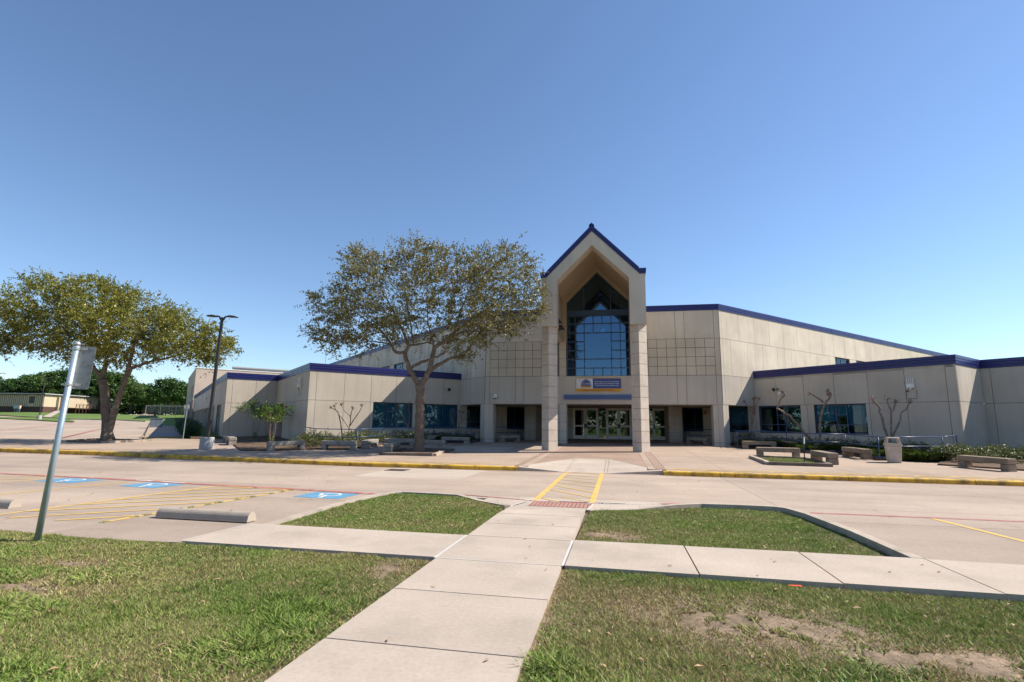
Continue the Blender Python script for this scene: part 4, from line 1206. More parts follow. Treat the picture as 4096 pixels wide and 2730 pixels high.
for z in zr_[1:]:
    if z in (6.82, 7.46): bar(-2.1, -.93, z - .032, z + .032); bar(.93, 2.1, z - .032, z + .032)
    else: bar(-2.1, 2.1, z - .032, z + .032)
panes.append((-.93, .93, zr_[2], zr_[5]))
bigw = obj('entrance_window', big, M['frame'], school)
for a, c, z0, z1 in panes: obj('pane', MB().box(X0 + a + .03, X0 + c - .03, YF + .066, YF + .074, z0 + .03, z1 - .03), M['glass3'], bigw)
gp = YF + .07
for pts in ([(-.9, 9.7), (.9, 9.7), (.9, 11.44), (0, 12.34), (-.9, 11.44)], [(-2.1, 9.7), (-.96, 9.7), (-.96, 11.38), (-2.1, 10.24)], [(2.1, 9.7), (.96, 9.7), (.96, 11.38), (2.1, 10.24)]):
    obj('pane', MB().extrude_y(P_(pts), gp - .004, gp + .004), M['glass3'], bigw)

# lobby seen through it
lob = MB()
lob.box(X0 - 2.9, X0 + 2.9, YF + .4, 60, 4.75, 4.95)
for s in (1, -1):
    lob.box(X0 + s * 2.85 - .05, X0 + s * 2.85 + .05, YF + .4, 60, 4.95, 9.95)
    lob.extrude_y(P_([(s * 2.95, 9.96), (s * 2.95, 10.0), (0, 12.72), (0, 12.66)]), 44, 60)
lobby = obj('lobby', lob, M['roomlight'], school)
# far end: wall with a gabled opening to the sky
fe = MB()
fe.box(X0 - 2.8, X0 - 1.2, 59.9, 60.1, 4.95, 9.9); fe.box(X0 + 2.4, X0 + 2.8, 59.9, 60.1, 4.95, 9.9); fe.box(X0 - 1.2, X0 + 2.4, 59.9, 60.1, 4.95, 8.0)
fe.extrude_y(P_([(-1.2, 9.9), (-2.8, 9.9), (0, 12.6), (.6, 12.0), (.6, 9.5), (-.8, 8.0), (-1.2, 8.0)]), 59.9, 60.1)
fe.extrude_y(P_([(2.4, 9.9), (2.8, 9.9), (.6, 12.0), (.6, 9.5), (2.0, 8.0), (2.4, 8.0)]), 59.9, 60.1)
obj('lobby_end_wall', fe, M['roomlight'], lobby)
for y, w_ in ((41, 2.6), (48, 2.6)):
    tr = MB()
    for s in (1, -1):
        tr.tube([(X0 + s * w_, y, 4.95), (X0 + s * w_, y, 8.6)], .09, 6); tr.tube([(X0 + s * w_, y, 8.6), (X0, y, 11.6)], .10, 6); tr.tube([(X0 + s * 1.4, y, 4.95), (X0 + s * 1.4, y, 8.2)], .06, 6)
        tr.tube([(X0 + s * 1.4, y, 8.2), (X0, y, 9.6)], .06, 6)
    tr.tube([(X0 - w_, y, 8.0), (X0 + w_, y, 8.0)], .09, 6); tr.tube([(X0 - w_, y, 6.6), (X0 + w_, y, 6.6)], .06, 6)
    obj('lobby_truss', tr, M['band'], lobby)
bx = MB()
for i in range(7):
    z = 5.0
    bx.box(X0 - 1.2 + .7 * i, X0 - .9 + .7 * i, 39.3, 39.5, 5.9, 6.15 + .1 * (i % 2))
    bx.box(X0 - .4 + .33 * i, X0 - .2 + .33 * i, 47, 47.2, 6.9, 7.2)
bx.box(X0 - 1.9, X0 + 2.2, 39.25, 39.6, 5.78, 5.9)
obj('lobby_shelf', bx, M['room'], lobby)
pn = MB()
for i, (u, c) in enumerate(((-.62, 'ban_gold'), (0, 'ban_gold'), (.62, 'ban_blue'), (1.24, 'ban_blue'))):
    obj('lobby_board', MB().box(X0 + u - .27, X0 + u + .27, YF + .6, YF + .64, 5.05, 5.55), M[c], lobby)

# ---- doors under the soffit
DY = 44.35
DZ0, DZ1 = pz(DY) - .0, 3.12
gl0 = .0
bw = obj('entrance_wall', MB().box(X0 - 5.75, X0 + 5.75, DY + .02, DY + .3, ZS + .0, ZS + .2), M['joint'], school)
for a, c in ((-3.75, -2.42), (2.42, 3.74)):
    for k in range(4):
        z0 = .3 + (ZS - .3) * k / 4
        panel('wall_panel', bw, (X0, DY - .02), (1, 0), (0, -1), a, c, z0, z0 + (ZS - .3) / 4, M['stucco_low'], .12, .016)
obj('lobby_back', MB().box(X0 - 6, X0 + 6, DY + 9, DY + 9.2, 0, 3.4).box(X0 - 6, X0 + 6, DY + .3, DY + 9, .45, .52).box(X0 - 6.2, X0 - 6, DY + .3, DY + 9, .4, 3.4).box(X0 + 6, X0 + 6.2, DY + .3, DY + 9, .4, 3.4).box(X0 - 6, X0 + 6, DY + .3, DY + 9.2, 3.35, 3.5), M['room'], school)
def leaf(u0, u1, hs):
    st, y0, y1 = .125, DY - .06, DY - .01
    b = MB()
    a, c = X0 + u0 + .012, X0 + u1 - .012
    z0, z1 = DZ0 + .01, DZ1 - .06
    zm = 1.62
    b.box(a, a + st, y0, y1, z0, z1); b.box(c - st, c, y0, y1, z0, z1)
    b.box(a + st, c - st, y0, y1, z0, z0 + .28); b.box(a + st, c - st, y0, y1, z1 - .15, z1); b.box(a + st, c - st, y0 + .003, y1 - .003, zm - .06, zm + .06)
    dd = obj('glass_door', b, M['white'], school)
    obj('pane', MB().box(a + st, c - st, y0 + .02, y0 + .03, z0 + .28, zm - .06), M['glass2'], dd)
    obj('pane', MB().box(a + st, c - st, y0 + .02, y0 + .03, zm + .06, z1 - .15), M['glass2'], dd)
    hx = c - .1 if hs > 0 else a + .02
    obj('handle', MB().box(hx, hx + .09, y0 - .07, y0 - .002, zm - .17, zm + .17), M['dark'], dd, .01)
leaf(-2.36, -1.36, 1); leaf(-1.36, -.37, -1); leaf(.36, 1.34, 1); leaf(1.34, 2.33, -1)
leaf(4.07, 5.08, -1); leaf(-5.1, -4.1, 1)
def door_frame(jambs, heads, lights):
    b = MB()
    for u, w_ in jambs: b.box(X0 + u, X0 + u + w_, DY - .09, DY + .02, DZ0, DZ1 - .001)
    for a, c in heads: b.box(X0 + a, X0 + c, DY - .085, DY + .02, DZ1 - .055, DZ1)
    for a, c in lights:
        b.box(X0 + a, X0 + c, DY - .08, DY + .01, DZ0, DZ0 + .06); b.box(X0 + a, X0 + c, DY - .08, DY + .01, 1.42, 1.47)
    f = obj('door_frame', b, M['white'], school)
    for a, c in lights:
        obj('pane', MB().box(X0 + a, X0 + c, DY - .04, DY - .03, DZ0 + .06, 1.42), M['glass2'], f); obj('pane', MB().box(X0 + a, X0 + c, DY - .04, DY - .03, 1.47, DZ1 - .055), M['glass2'], f)
door_frame([(-2.42, .06), (2.33, .06), (-.37, .06), (.30, .06)], [(-2.36, -.37), (-.31, .30), (.36, 2.33)], [(-.31, .30)])
door_frame([(3.74, .05), (4.02, .05), (5.08, .05)], [(3.79, 4.02), (4.07, 5.08)], [(3.79, 4.02)])
door_frame([(-5.16, .05), (-4.1, .05), (-3.80, .05)], [(-5.11, -4.1), (-4.05, -3.80)], [(-4.05, -3.80)])
# piers beside the side doors
for s in (1, -1):
    foot = [U(s * 4.94, 40.4), U(s * 5.95, 41.2), U(s * 6.1, 42.3), U(s * 5.2, 44.3), U(s * 4.94, 44.3)]
    zb = pz(40.4) - .05
    pr = obj('undercroft_pier', MB().prism([(X0 + s * 5.0, 40.5), (X0 + s * 5.8, 41.2), (X0 + s * 5.9, 42.3), (X0 + s * 5.1, 44.2), (X0 + s * 5.0, 44.2)], zb, ZS), M['joint'], school)
    zz = [zb, zb + .16] + [zb + .16 + .62 * i for i in range(1, 5)]
    zz = [z for z in zz if z < ZS - .25] + [ZS - .02]
    for z0, z1 in zip(zz[:-1], zz[1:]): obj('block', MB().prism(foot, z0 + .007, z1 - .007), M['stucco_low'], pr)

# ================================================================== BUILDINGS BEHIND
bc = (-64.3, 70.2)
bk = root('brick_building', (bc[0], bc[1], lotz(*bc)), label='beige brick building with darker brick base rising behind the west wing', cat='building')
def quadwall(o, d, n, L, z0, z1, m, name, holes=()):
    b = MB()
    zs = sorted({z0, z1} | {h[2] for h in holes} | {h[3] for h in holes})
    for za, zb in zip(zs[:-1], zs[1:]):
        cuts = [0.]
        for h in sorted(holes):
            if h[2] <= za and h[3] >= zb:
                b.frame_box(o, d, n, cuts[-1], h[0], -.3, 0, za, zb); cuts.append(h[1])
        b.frame_box(o, d, n, cuts[-1], L, -.3, 0, za, zb)
    return obj(name, b, m, bk)
zb0 = lotz(*bc) - .4
fo, fd, fn = bc, (R2, R2), (R2, -R2)
quadwall(fo, fd, fn, 34, 4.9, 9.85, M['brick'], 'wall', ((6.2, 9.2, 7.6, 8.1),))
quadwall(fo, fd, fn, 34, zb0, 4.88, M['brickdark'], 'wall')
so, sd, sn = (bc[0] - .001, bc[1]), (-R2, R2), (-R2, -R2)
hs = [(2.0 + 2.1 * i, 3.3 + 2.1 * i, 5.3, 7.4) for i in range(4)]
quadwall(so, sd, sn, 26, 4.9, 9.85, M['brick'], 'wall', hs)
hs2 = [(2.0 + 2.1 * i, 3.3 + 2.1 * i, 2.0, 4.2) for i in range(3)]
quadwall(so, sd, sn, 26, zb0, 4.88, M['brickdark'], 'wall', hs2)
for h in hs + hs2:
    fr_ = MB()
    for q in ((h[0], h[1], h[2], h[2] + .09), (h[0], h[1], h[3] - .09, h[3]), (h[0], h[0] + .08, h[2] + .09, h[3] - .09), (h[1] - .08, h[1], h[2] + .09, h[3] - .09)): fr_.frame_box(so, sd, sn, q[0], q[1], -.25, -.16, q[2], q[3])
    w = obj('window', fr_, M['white'], bk)
    obj('pane', MB().frame_box(so, sd, sn, h[0] + .08, h[1] - .08, -.22, -.2, h[2] + .09, h[3] - .09), M['frame'], w)
lv = obj('louvre', MB().frame_box(fo, fd, fn, 6.2, 9.2, -.28, -.2, 7.6, 8.1), M['dark'], bk)
for i in range(4): obj('louvre_slat', MB().frame_box(fo, fd, fn, 6.25, 9.15, -.16, -.04, 7.63 + .12 * i, 7.68 + .12 * i), M['white'], lv)
obj('door', MB().frame_box(so, sd, sn, 9.2, 11, -.02, .05, zb0, 3.3), M['dark'], bk)
obj('coping', MB().frame_box(fo, fd, fn, -.06, 34, -.32, .06, 9.85, 9.95).frame_box(so, sd, sn, .1, 26, -.32, .06, 9.853, 9.953), M['white'], bk)
pr_ = MB().frame_box(fo, fd, fn, 5.5, 24, -2.6, -2.0, 9.9, 10.25).frame_box(fo, fd, fn, 5.2, 24.3, -2.9, -1.75, 10.25, 10.42).frame_box(fo, fd, fn, 5.2, 24.3, -2.95, -1.65, 10.44, 10.62)
obj('roof_parapet', pr_, M['roofgrey'], bk)
for t in (18.3, 19.2): obj('vent_pipe', MB().tube([(fo[0] + fd[0] * t - fn[0] * 2.2, fo[1] + fd[1] * t - fn[1] * 2.2, 10.5), (fo[0] + fd[0] * t - fn[0] * 2.2, fo[1] + fd[1] * t - fn[1] * 2.2, 11.5)], .03, 6), M['roofgrey'], bk)
obj('roof', MB().prism([(bc[0], bc[1] + .3), (bc[0] + 24, bc[1] + 24.3), (bc[0] + 5.6, bc[1] + 42.7), (bc[0] - 18.4, bc[1] + 18.7)], 9.6, 9.8), M['roofmembrane'], bk)

# portable classroom
pc = (-120.4, 91.1)
pcz = lotz(*pc) + .35
port = root('portable_classroom', (pc[0], pc[1], pcz), label='tan ribbed metal portable classroom with brown skirting at the car park edge', cat='portable building')
pd_ = Vector((-141.6 - pc[0], 87.8 - pc[1])).normalized(); po = pc
pdd = (pd_.x, pd_.y); pn_ = (pdd[1], -pdd[0])
if pn_[0] * (0 - pc[0]) + pn_[1] * (0 - pc[1]) < 0: pn_ = (-pn_[0], -pn_[1])
L_ = 26
obj('skirting', MB().frame_box(po, pdd, pn_, 0, L_, -14, 0, pcz - .6, pcz + 1.25), M['brownmetal'], port)
wp_ = obj('wall', MB().frame_box(po, pdd, pn_, 0, L_, -14, .02, pcz + 1.25, pcz + 3.85), M['tanmetal'], port)
for i in range(62):
    t = .12 + .42 * i
    if 2.0 < t < 3.3: continue
    obj('rib', MB().frame_box(po, pdd, pn_, t, t + .24, .0, .085, pcz + 1.3, pcz + 3.7), M['tanmetal'], wp_)
    obj('rib_groove', MB().frame_box(po, pdd, pn_, t + .245, t + .41, .0, .028, pcz + 1.3, pcz + 3.72), M['bark2'], wp_)
for i in range(60):
    obj('skirting_board', MB().frame_box(po, pdd, pn_, .05 + .43 * i, .4 + .43 * i, 0, .04, pcz - .5, pcz + 1.22), M['brownmetal'], port)
obj('window', MB().frame_box(po, pdd, pn_, 2.05, 3.3, .0, .1, pcz + 1.95, pcz + 3.4), M['dark'], port)
obj('roof', MB().frame_box(po, pdd, pn_, -.5, L_, -14.4, .5, pcz + 3.88, pcz + 4.05), M['roofgrey'], port)
obj('gutter', MB().frame_box(po, pdd, pn_, -.45, L_, .3, .55, pcz + 3.74, pcz + 3.87), M['brownmetal'], port)
obj('door', MB().frame_box(po, pdd, pn_, -.06, -.01, -5.0, -3.9, pcz + 1.3, pcz + 3.4), M['brownmetal'], port)
obj('door', MB().frame_box(po, pdd, pn_, -.06, -.01, -12.0, -11.1, pcz + 1.3, pcz + 3.3), M['brickdark'], port)
obj('porch_wall', MB().frame_box(po, pdd, pn_, -.5, -.02, -3.2, -3.0, pcz - .3, pcz + 3.5), M['tanmetal'], port)
# access ramp with posts and rails
rp = root('access_ramp', (po[0] + 2, po[1] + 6, pcz), label='brown wooden access ramp with railings beside the portable classroom door', cat='ramp')
obj('deck', MB().frame_box(po, pdd, pn_, -2.3, -.1, -13, -5.6, pcz + 1.0, pcz + 1.12), M['brownmetal'], rp)
for i in range(9):
    obj('post', MB().frame_box(po, pdd, pn_, -2.3, -2.2, -13 + .92 * i, -12.9 + .92 * i, pcz - .5, pcz + 2.05), M['brownmetal'], rp)
for z in (1.4, 1.7, 2.0): obj('rail', MB().frame_box(po, pdd, pn_, -2.32, -2.26, -13, -5.6, pcz + z, pcz + z + .07), M['brownmetal'], rp)
obj('deck', MB().frame_box(po, pdd, pn_, -5.5, -2.4, -13, -11.6, pcz + .5, pcz + .6), M['brownmetal'], rp)
for i in range(4): obj('post', MB().frame_box(po, pdd, pn_, -5.4 + .9 * i, -5.3 + .9 * i, -11.7, -11.6, pcz - .5, pcz + 1.8), M['brownmetal'], rp)
obj('rail', MB().frame_box(po, pdd, pn_, -5.5, -2.4, -11.7, -11.62, pcz + 1.6, pcz + 1.68), M['brownmetal'], rp)
for t, w_, c, lab in ((4.7, .85, 'galv', 'grey electrical cabinet on posts before the portable classroom'), (4.0, .5, 'brick', 'beige meter box on posts beside the grey electrical cabinet')):
    e = root('electrical_cabinet', (po[0] + pdd[0] * t + pn_[0] * 1.3, po[1] + pdd[1] * t + pn_[1] * 1.3, pcz), label=lab, cat='electrical box')
    obj('box', MB().frame_box(po, pdd, pn_, t - w_ / 2, t + w_ / 2, 1.1, 1.5, pcz + .75, pcz + 1.4), M[c], e)
    for k in (-.3, .3): obj('post', MB().frame_box(po, pdd, pn_, t + k * w_ - .04, t + k * w_ + .04, 1.2, 1.3, pcz - .6, pcz + .75), M['galv'], e)

# ================================================================== TREES
SR = np.array([.9803, .1977, 0.]); SF = np.array([-.1977, .9803, 0.]); UPV = np.array([0, 0, 1.])

def leaves_mesh(name, cen, rad, per, size, m, seed, flat=.6, aspect=.4):
    """leaf quads spread in ellipsoids round the clump centres"""
    r = np.random.default_rng(seed)
    n = len(cen) * per
    c = np.repeat(cen, per, 0); rr = np.repeat(rad, per)[:, None]
    p = r.normal(0, .45, (n, 3)) * rr; p[:, 2] *= flat
    p += c
    a = r.normal(0, 1, (n, 3)); a[:, 2] = a[:, 2] * .55 + .1; a /= np.linalg.norm(a, axis=1)[:, None]
    q = r.normal(0, 1, (n, 3)); q -= a * (q * a).sum(1)[:, None]; q /= np.linalg.norm(q, axis=1)[:, None]
    l = (size * r.uniform(.6, 1.35, n))[:, None]; w = l * aspect
    v = np.empty((n, 4, 3), np.float32)
    v[:, 0] = p - a * l * .5; v[:, 1] = p + q * w * .5 - a * l * .05; v[:, 2] = p + a * l * .5; v[:, 3] = p - q * w * .5 - a * l * .05
    return np_mesh(name, v.reshape(-1, 3), np.arange(4 * n).reshape(-1, 4), m)

def spray_mesh(name, cen, rad, nsp, nlf, size, m, seed, out=None, aspect=.42, up=.25):
    """leaves set along short twigs that fan out from every clump"""
    r = np.random.default_rng(seed)
    k = len(cen)
    c = np.repeat(cen, nsp, 0); R = np.repeat(rad, nsp)
    d = r.normal(0, 1, (k * nsp, 3)); d[:, 2] = d[:, 2] * .65 + up
    if out is not None: d += np.repeat(out, nsp, 0) * .9
    d /= np.linalg.norm(d, axis=1)[:, None]
    st = c + r.normal(0, .22, c.shape) * R[:, None]
    ln = R * r.uniform(.5, 1.35, len(R))
    n = k * nsp * nlf
    t = r.uniform(.12, 1., n)
    di = np.repeat(d, nlf, 0); L_ = np.repeat(ln, nlf); s0 = np.repeat(st, nlf, 0)
    p = s0 + di * (t * L_)[:, None]; p[:, 2] -= .10 * (t * L_) ** 2
    a = di * .7 + r.normal(0, .75, (n, 3)); a /= np.linalg.norm(a, axis=1)[:, None]
    p = p + a * size * .5
    q = r.normal(0, 1, (n, 3)); q[:, 2] *= .6; q -= a * (q * a).sum(1)[:, None]; q /= np.linalg.norm(q, axis=1)[:, None]
    l = (size * r.uniform(.6, 1.35, n))[:, None]; w = l * aspect
    v = np.empty((n, 4, 3), np.float32)
    v[:, 0] = p - a * l * .5; v[:, 1] = p + q * w * .5 - a * l * .05; v[:, 2] = p + a * l * .5; v[:, 3] = p - q * w * .5 - a * l * .05
    return np_mesh(name, v.reshape(-1, 3), np.arange(4 * n).reshape(-1, 4), m)

def oak(spec, name, label, rtrunk, limbs_r, leafm, nclump, per, size, seed, depth, crad, holes=.12, group=None):
    (bx, by, bz), lines, outline = spec
    base = np.array([bx, by, bz])
    t = root(name, (bx, by, bz), label=label, cat='tree', group=group)
    r = np.random.default_rng(seed)
    tb = MB()
    skel = []
    for i, l in enumerate(lines):
        ds = 0 if i == 0 else r.uniform(-1, 1) * depth * .45
        pts = []
        for k, (x, z) in enumerate(l):
            f = k / max(1, len(l) - 1)
            dep = ds * f ** 1.3
            pts.append(base + SR * x + SF * dep + UPV * z)
        if i > 0 and skel:                                # start where the parent limb is
            sk = np.array([s[0] for s in skel])
            j = np.argmin(np.linalg.norm((sk - pts[0]) * (1, 1, 1), axis=1))
            off = sk[j] - pts[0]
            pts = [p + off * (1 - k / max(1, len(pts) - 1)) for k, p in enumerate(pts)]
        pts = smooth_path(pts, 5)
        pts = [p + r.normal(0, .012, 3) * (0 if k == 0 else 1) for k, p in enumerate(pts)]
        r0, r1 = limbs_r[i]
        n = len(pts)
        rad = [r0 + (r1 - r0) * (k / (n - 1)) ** .8 for k in range(n)]
        if i == 0:
            rad = [q * (1 + .55 * max(0, 1 - k / 3.) ** 2) for k, q in enumerate(rad)]
            pts[0] = pts[0] - UPV * .12
        rad = [q * (1 + .05 * r.normal()) for q in rad]
        tb.tube(pts, rad, 10 if r0 > .07 else 6)
        skel += [(p, q, i) for p, q in zip(pts, rad)]
    for _ in range(6):                                     # burls and pruned stubs
        s = skel[r.integers(0, len(skel))]
        if s[1] < .05: continue
        dv = r.normal(0, 1, 3); dv[2] = abs(dv[2]) * .3; dv /= np.linalg.norm(dv)
        tb.tube([s[0], s[0] + dv * s[1] * 1.3, s[0] + dv * s[1] * 1.8], [s[1] * .6, s[1] * .5, s[1] * .3], 7)
    ol = np.array(outline)
    # clump centres inside the silhouette
    xs_ = r.uniform(ol[:, 0].min(), ol[:, 0].max(), nclump * 8); zs_ = r.uniform(ol[:, 1].min(), ol[:, 1].max(), nclump * 8)
    ins = inpoly(xs_, zs_, outline)
    xs_, zs_ = xs_[ins], zs_[ins]
    # distance to outline
    dd = np.full(len(xs_), 1e9)
    for i in range(len(ol)):
        a, b = ol[i - 1], ol[i]; ab = b - a
        tt = np.clip(((xs_ - a[0]) * ab[0] + (zs_ - a[1]) * ab[1]) / (ab @ ab + 1e-9), 0, 1)
        dd = np.minimum(dd, np.hypot(xs_ - a[0] - tt * ab[0], zs_ - a[1] - tt * ab[1]))
    keep = (fbm(xs_ * .9 + 20, zs_ * 1.1 + 20, seed, 2) > .5 - .5 + holes * 2.2) & (r.random(len(xs_)) < .55 + .45 * np.clip(dd / .9, 0, 1))
    xs_, zs_, dd = xs_[keep][:nclump], zs_[keep][:nclump], dd[keep][:nclump]
    dep = r.uniform(-1, 1, len(xs_)) * np.minimum(depth, .35 + 1.5 * np.sqrt(np.maximum(dd, 0)) * depth / 2.6)
    cen = base + SR * xs_[:, None] + SF * dep[:, None] + UPV * zs_[:, None]
    # twigs: nearest clumps first, later ones may grow from earlier twigs
    _top = [s for s in skel if s[2] > 0 and s[0][2] - bz > 3.2]
    sk = np.array([s[0] for s in _top]); sr = np.array([s[1] for s in _top])
    dmin = np.array([np.min(np.linalg.norm(sk - c, axis=1)) for c in cen])
    for j in np.argsort(dmin):
        c = cen[j]
        dist = np.linalg.norm(sk - c, axis=1) + .5 * np.maximum(0, sk[:, 2] - c[2])
        k = int(np.argmin(dist)); p0 = sk[k]
        L = np.linalg.norm(c - p0)
        if L < .12: continue
        mid = (p0 + c) / 2 + r.normal(0, .1, 3) * L + UPV * (-.08 * L)
        pts = smooth_path([p0, mid, c, c + (c - mid) * .35 + r.normal(0, .06, 3)], 2)
        ra = min(sr[k] * .6, .012 + .012 * L)
        rad = [max(.0045, ra * (1 - .75 * q / (len(pts) - 1))) for q in range(len(pts))]
        tb.tube(pts, rad, 4, False)
        sk = np.vstack([sk, np.array(pts[1:])]); sr = np.concatenate([sr, rad[1:]])
    tr = obj('trunk', tb, M['bark'], t, smooth=True)
    mid = cen.mean(0); ov = cen - mid; ov[:, 2] = ov[:, 2] * 1.2 + .6; ov /= np.linalg.norm(ov, axis=1)[:, None]
    me = spray_mesh('crown', cen, crad * r.uniform(.6, 1.35, len(cen)), per // 15, 15, size, leafm, seed + 1, ov)
    cr = bpy.data.objects.new('crown', me); C.objects.link(cr); hang(cr, t)
    return t

OAK1 = [[-9.95,25.69,0.18],[[[0.02,0.02],[0.0,0.92],[0.01,2.0],[-0.02,2.92],[-0.05,3.47]],[[-0.05,3.47],[-0.31,3.74],[-0.58,4.18],[-0.82,4.73],[-0.89,5.12],[-0.74,5.46],[-0.87,5.74],[-1.12,6.36],[-1.48,7.04],[-1.85,7.73],[-2.34,8.42]],[[-0.89,5.11],[-1.4,5.15],[-1.63,5.51],[-1.99,5.96],[-2.41,6.41],[-3.16,6.91],[-3.86,7.36],[-4.55,7.58]],[[-0.74,5.52],[-0.36,5.58],[0.08,5.78],[0.39,5.79]],[[-0.36,5.58],[-0.57,6.71],[-0.79,7.86],[-1.01,9.02],[-1.27,9.9]],[[-0.04,3.36],[0.16,3.64],[0.42,4.19],[0.56,4.92],[0.71,5.42],[1.2,5.71],[1.63,6.17],[2.23,6.63],[3.0,7.21],[3.84,7.91],[4.56,8.62]],[[0.48,4.03],[0.96,4.42],[1.61,4.82],[2.27,5.05],[2.7,5.84],[3.13,6.47],[3.57,6.88],[4.41,7.11],[5.25,7.24]],[[-0.56,4.32],[0.01,4.63],[0.51,4.75],[1.0,4.92],[1.33,5.09],[1.21,5.32]],[[0.65,5.37],[0.47,5.87],[0.21,6.72],[0.06,7.87],[-0.04,9.03],[-0.19,9.91]],[[1.47,5.94],[2.24,6.29],[2.69,6.35],[3.58,6.53]],[[1.63,6.17],[1.88,7.31],[2.19,8.47],[2.5,9.47]],[[-1.63,5.51],[-2.2,5.67],[-2.87,5.78],[-3.79,6.11],[-4.63,6.21]]],[[-5.93,8.03],[-5.49,8.21],[-4.64,8.16],[-4.23,8.81],[-4.22,9.57],[-4.0,10.64],[-3.07,10.41],[-2.43,10.18],[-1.64,10.43],[-1.09,10.97],[0.06,10.84],[0.64,10.52],[1.33,10.41],[1.8,10.23],[2.65,10.42],[3.5,10.67],[4.42,10.74],[5.34,10.34],[6.09,9.34],[6.26,8.64],[6.15,7.94],[6.32,7.48],[6.1,7.02],[5.42,6.61],[4.93,6.15],[4.15,6.03],[3.31,6.02],[2.93,5.34],[2.5,5.0],[1.66,5.04],[1.48,5.6],[0.52,6.04],[-0.03,5.81],[-0.86,5.69],[-1.69,5.56],[-2.21,5.78],[-2.95,5.21],[-3.73,5.15],[-4.45,5.19],[-5.31,5.52],[-5.75,6.2],[-5.11,6.77],[-5.6,7.34]]]
OAK2 = [[-32.46,28.76,0.25],[[[0.03,-0.0],[-0.27,1.67],[-0.57,3.12],[-0.86,4.02]],[[-0.86,4.02],[-0.87,4.87],[-1.04,5.86],[-1.27,7.01],[-1.56,8.09],[-1.99,9.19],[-2.45,9.92]],[[-0.94,4.09],[-1.38,4.72],[-1.74,5.29],[-2.29,5.71],[-2.98,6.05],[-3.99,6.19],[-5.01,6.39],[-6.24,6.52]],[[0.16,0.31],[0.36,1.68],[0.56,2.79],[0.74,3.55],[0.94,4.75],[1.04,5.6],[1.16,6.32],[1.31,7.4],[1.54,8.49]],[[0.75,3.48],[1.15,4.19],[1.59,4.62],[1.64,4.72]],[[0.97,4.75],[1.61,4.97],[2.35,5.33],[3.44,5.63],[4.44,6.21],[5.31,6.65],[6.15,6.74]],[[-1.17,6.79],[-1.67,6.86],[-2.66,6.78],[-3.84,7.12],[-5.0,7.69],[-6.18,8.4]],[[3.44,5.63],[4.19,5.28],[4.9,5.22]],[[-1.56,8.09],[-1.26,9.05],[-0.94,9.94]],[[-3.84,7.12],[-4.32,8.42],[-4.83,9.89]],[[2.35,5.33],[2.61,6.69],[2.91,7.78]]],[[-8.7,8.08],[-7.57,9.49],[-6.41,9.87],[-5.91,10.84],[-4.76,10.89],[-4.26,10.42],[-3.69,10.5],[-2.19,10.59],[-1.09,10.53],[0.04,10.1],[0.04,9.58],[1.2,9.52],[2.45,9.24],[2.68,8.51],[3.66,8.67],[4.71,8.97],[4.8,8.1],[6.07,7.53],[6.67,7.25],[6.81,6.6],[7.43,5.96],[6.7,5.53],[5.9,5.09],[4.55,5.22],[2.73,5.62],[1.69,5.54],[0.67,5.17],[0.17,4.67],[-0.73,5.16],[-1.49,5.5],[-2.95,5.84],[-3.89,5.54],[-4.92,5.82],[-6.17,6.09],[-7.07,5.51],[-7.88,5.71],[-8.67,6.2],[-9.27,7.64]]]
oak(OAK1, 'live_oak', 'large live oak with sparse olive crown left of the gabled entrance', .26,
    [(.265, .22), (.165, .03), (.09, .022), (.06, .03), (.05, .015), (.175, .03), (.115, .022), (.085, .05), (.06, .018), (.06, .02), (.05, .015), (.05, .015)],
    M['leaf1'], 900, 105, .115, 3, 3.4, .62, .08)
oak(OAK2, 'live_oak', 'broad green live oak forking low behind the leaning sign post', .33,
    [(.31, .24), (.17, .03), (.15, .025), (.235, .03), (.10, .06), (.11, .025), (.07, .02), (.05, .02), (.05, .015), (.05, .015), (.05, .015)],
    M['leaf2'], 900, 120, .15, 4, 4.4, .74, .13)

# woodland trees behind the car park, each its own
_bt = [[-140.61,99.48,3.28,8.1,2.48],[-141.56,103.41,3.37,9.15,3.17],[-135.22,102.6,3.51,9.37,3.6],[-133.01,105.12,3.47,10.49,3.78],[-124.1,102.79,3.41,8.92,3.25],[-122.86,105.1,3.48,10.39,3.6],[-120.63,107.61,3.5,9.88,3.78],[-113.09,105.03,3.31,7.09,2.96],[-117.0,112.5,3.33,6.1,2.14],[-106.71,104.27,3.16,6.28,2.67],[-104.52,106.79,3.12,8.39,3.66],[-104.66,110.88,3.2,7.63,3.66],[-149.06,99.85,3.23,9.01,3.6],[-147.15,119.78,3.76,7.26,4.15],[-135.88,123.08,3.78,6.4,4.18],[-124.97,125.33,3.5,6.12,4.18]]
_lab = ['dark green tree at the left edge above the portable classroom', 'rounded dark tree behind the portable classroom roof', 'dark green tree behind the right end of the portable classroom', 'tallest dark tree left of the leaning sign',
        'dark tree behind the sign plate', 'dark tree right behind the forked oak trunk', 'green tree right of the forked oak trunk', 'low green tree in the gap between two taller trees', 'thin half bare tree with grey branches', 'spreading tree with bare lower limbs by the fence',
        'tall round tree beyond the chain link fence', 'dark tree beside the brick building', 'dark tree beyond the left edge of the picture', 'rear tree filling the gap behind the sign', 'rear tree behind the forked oak', 'rear tree behind the fence']
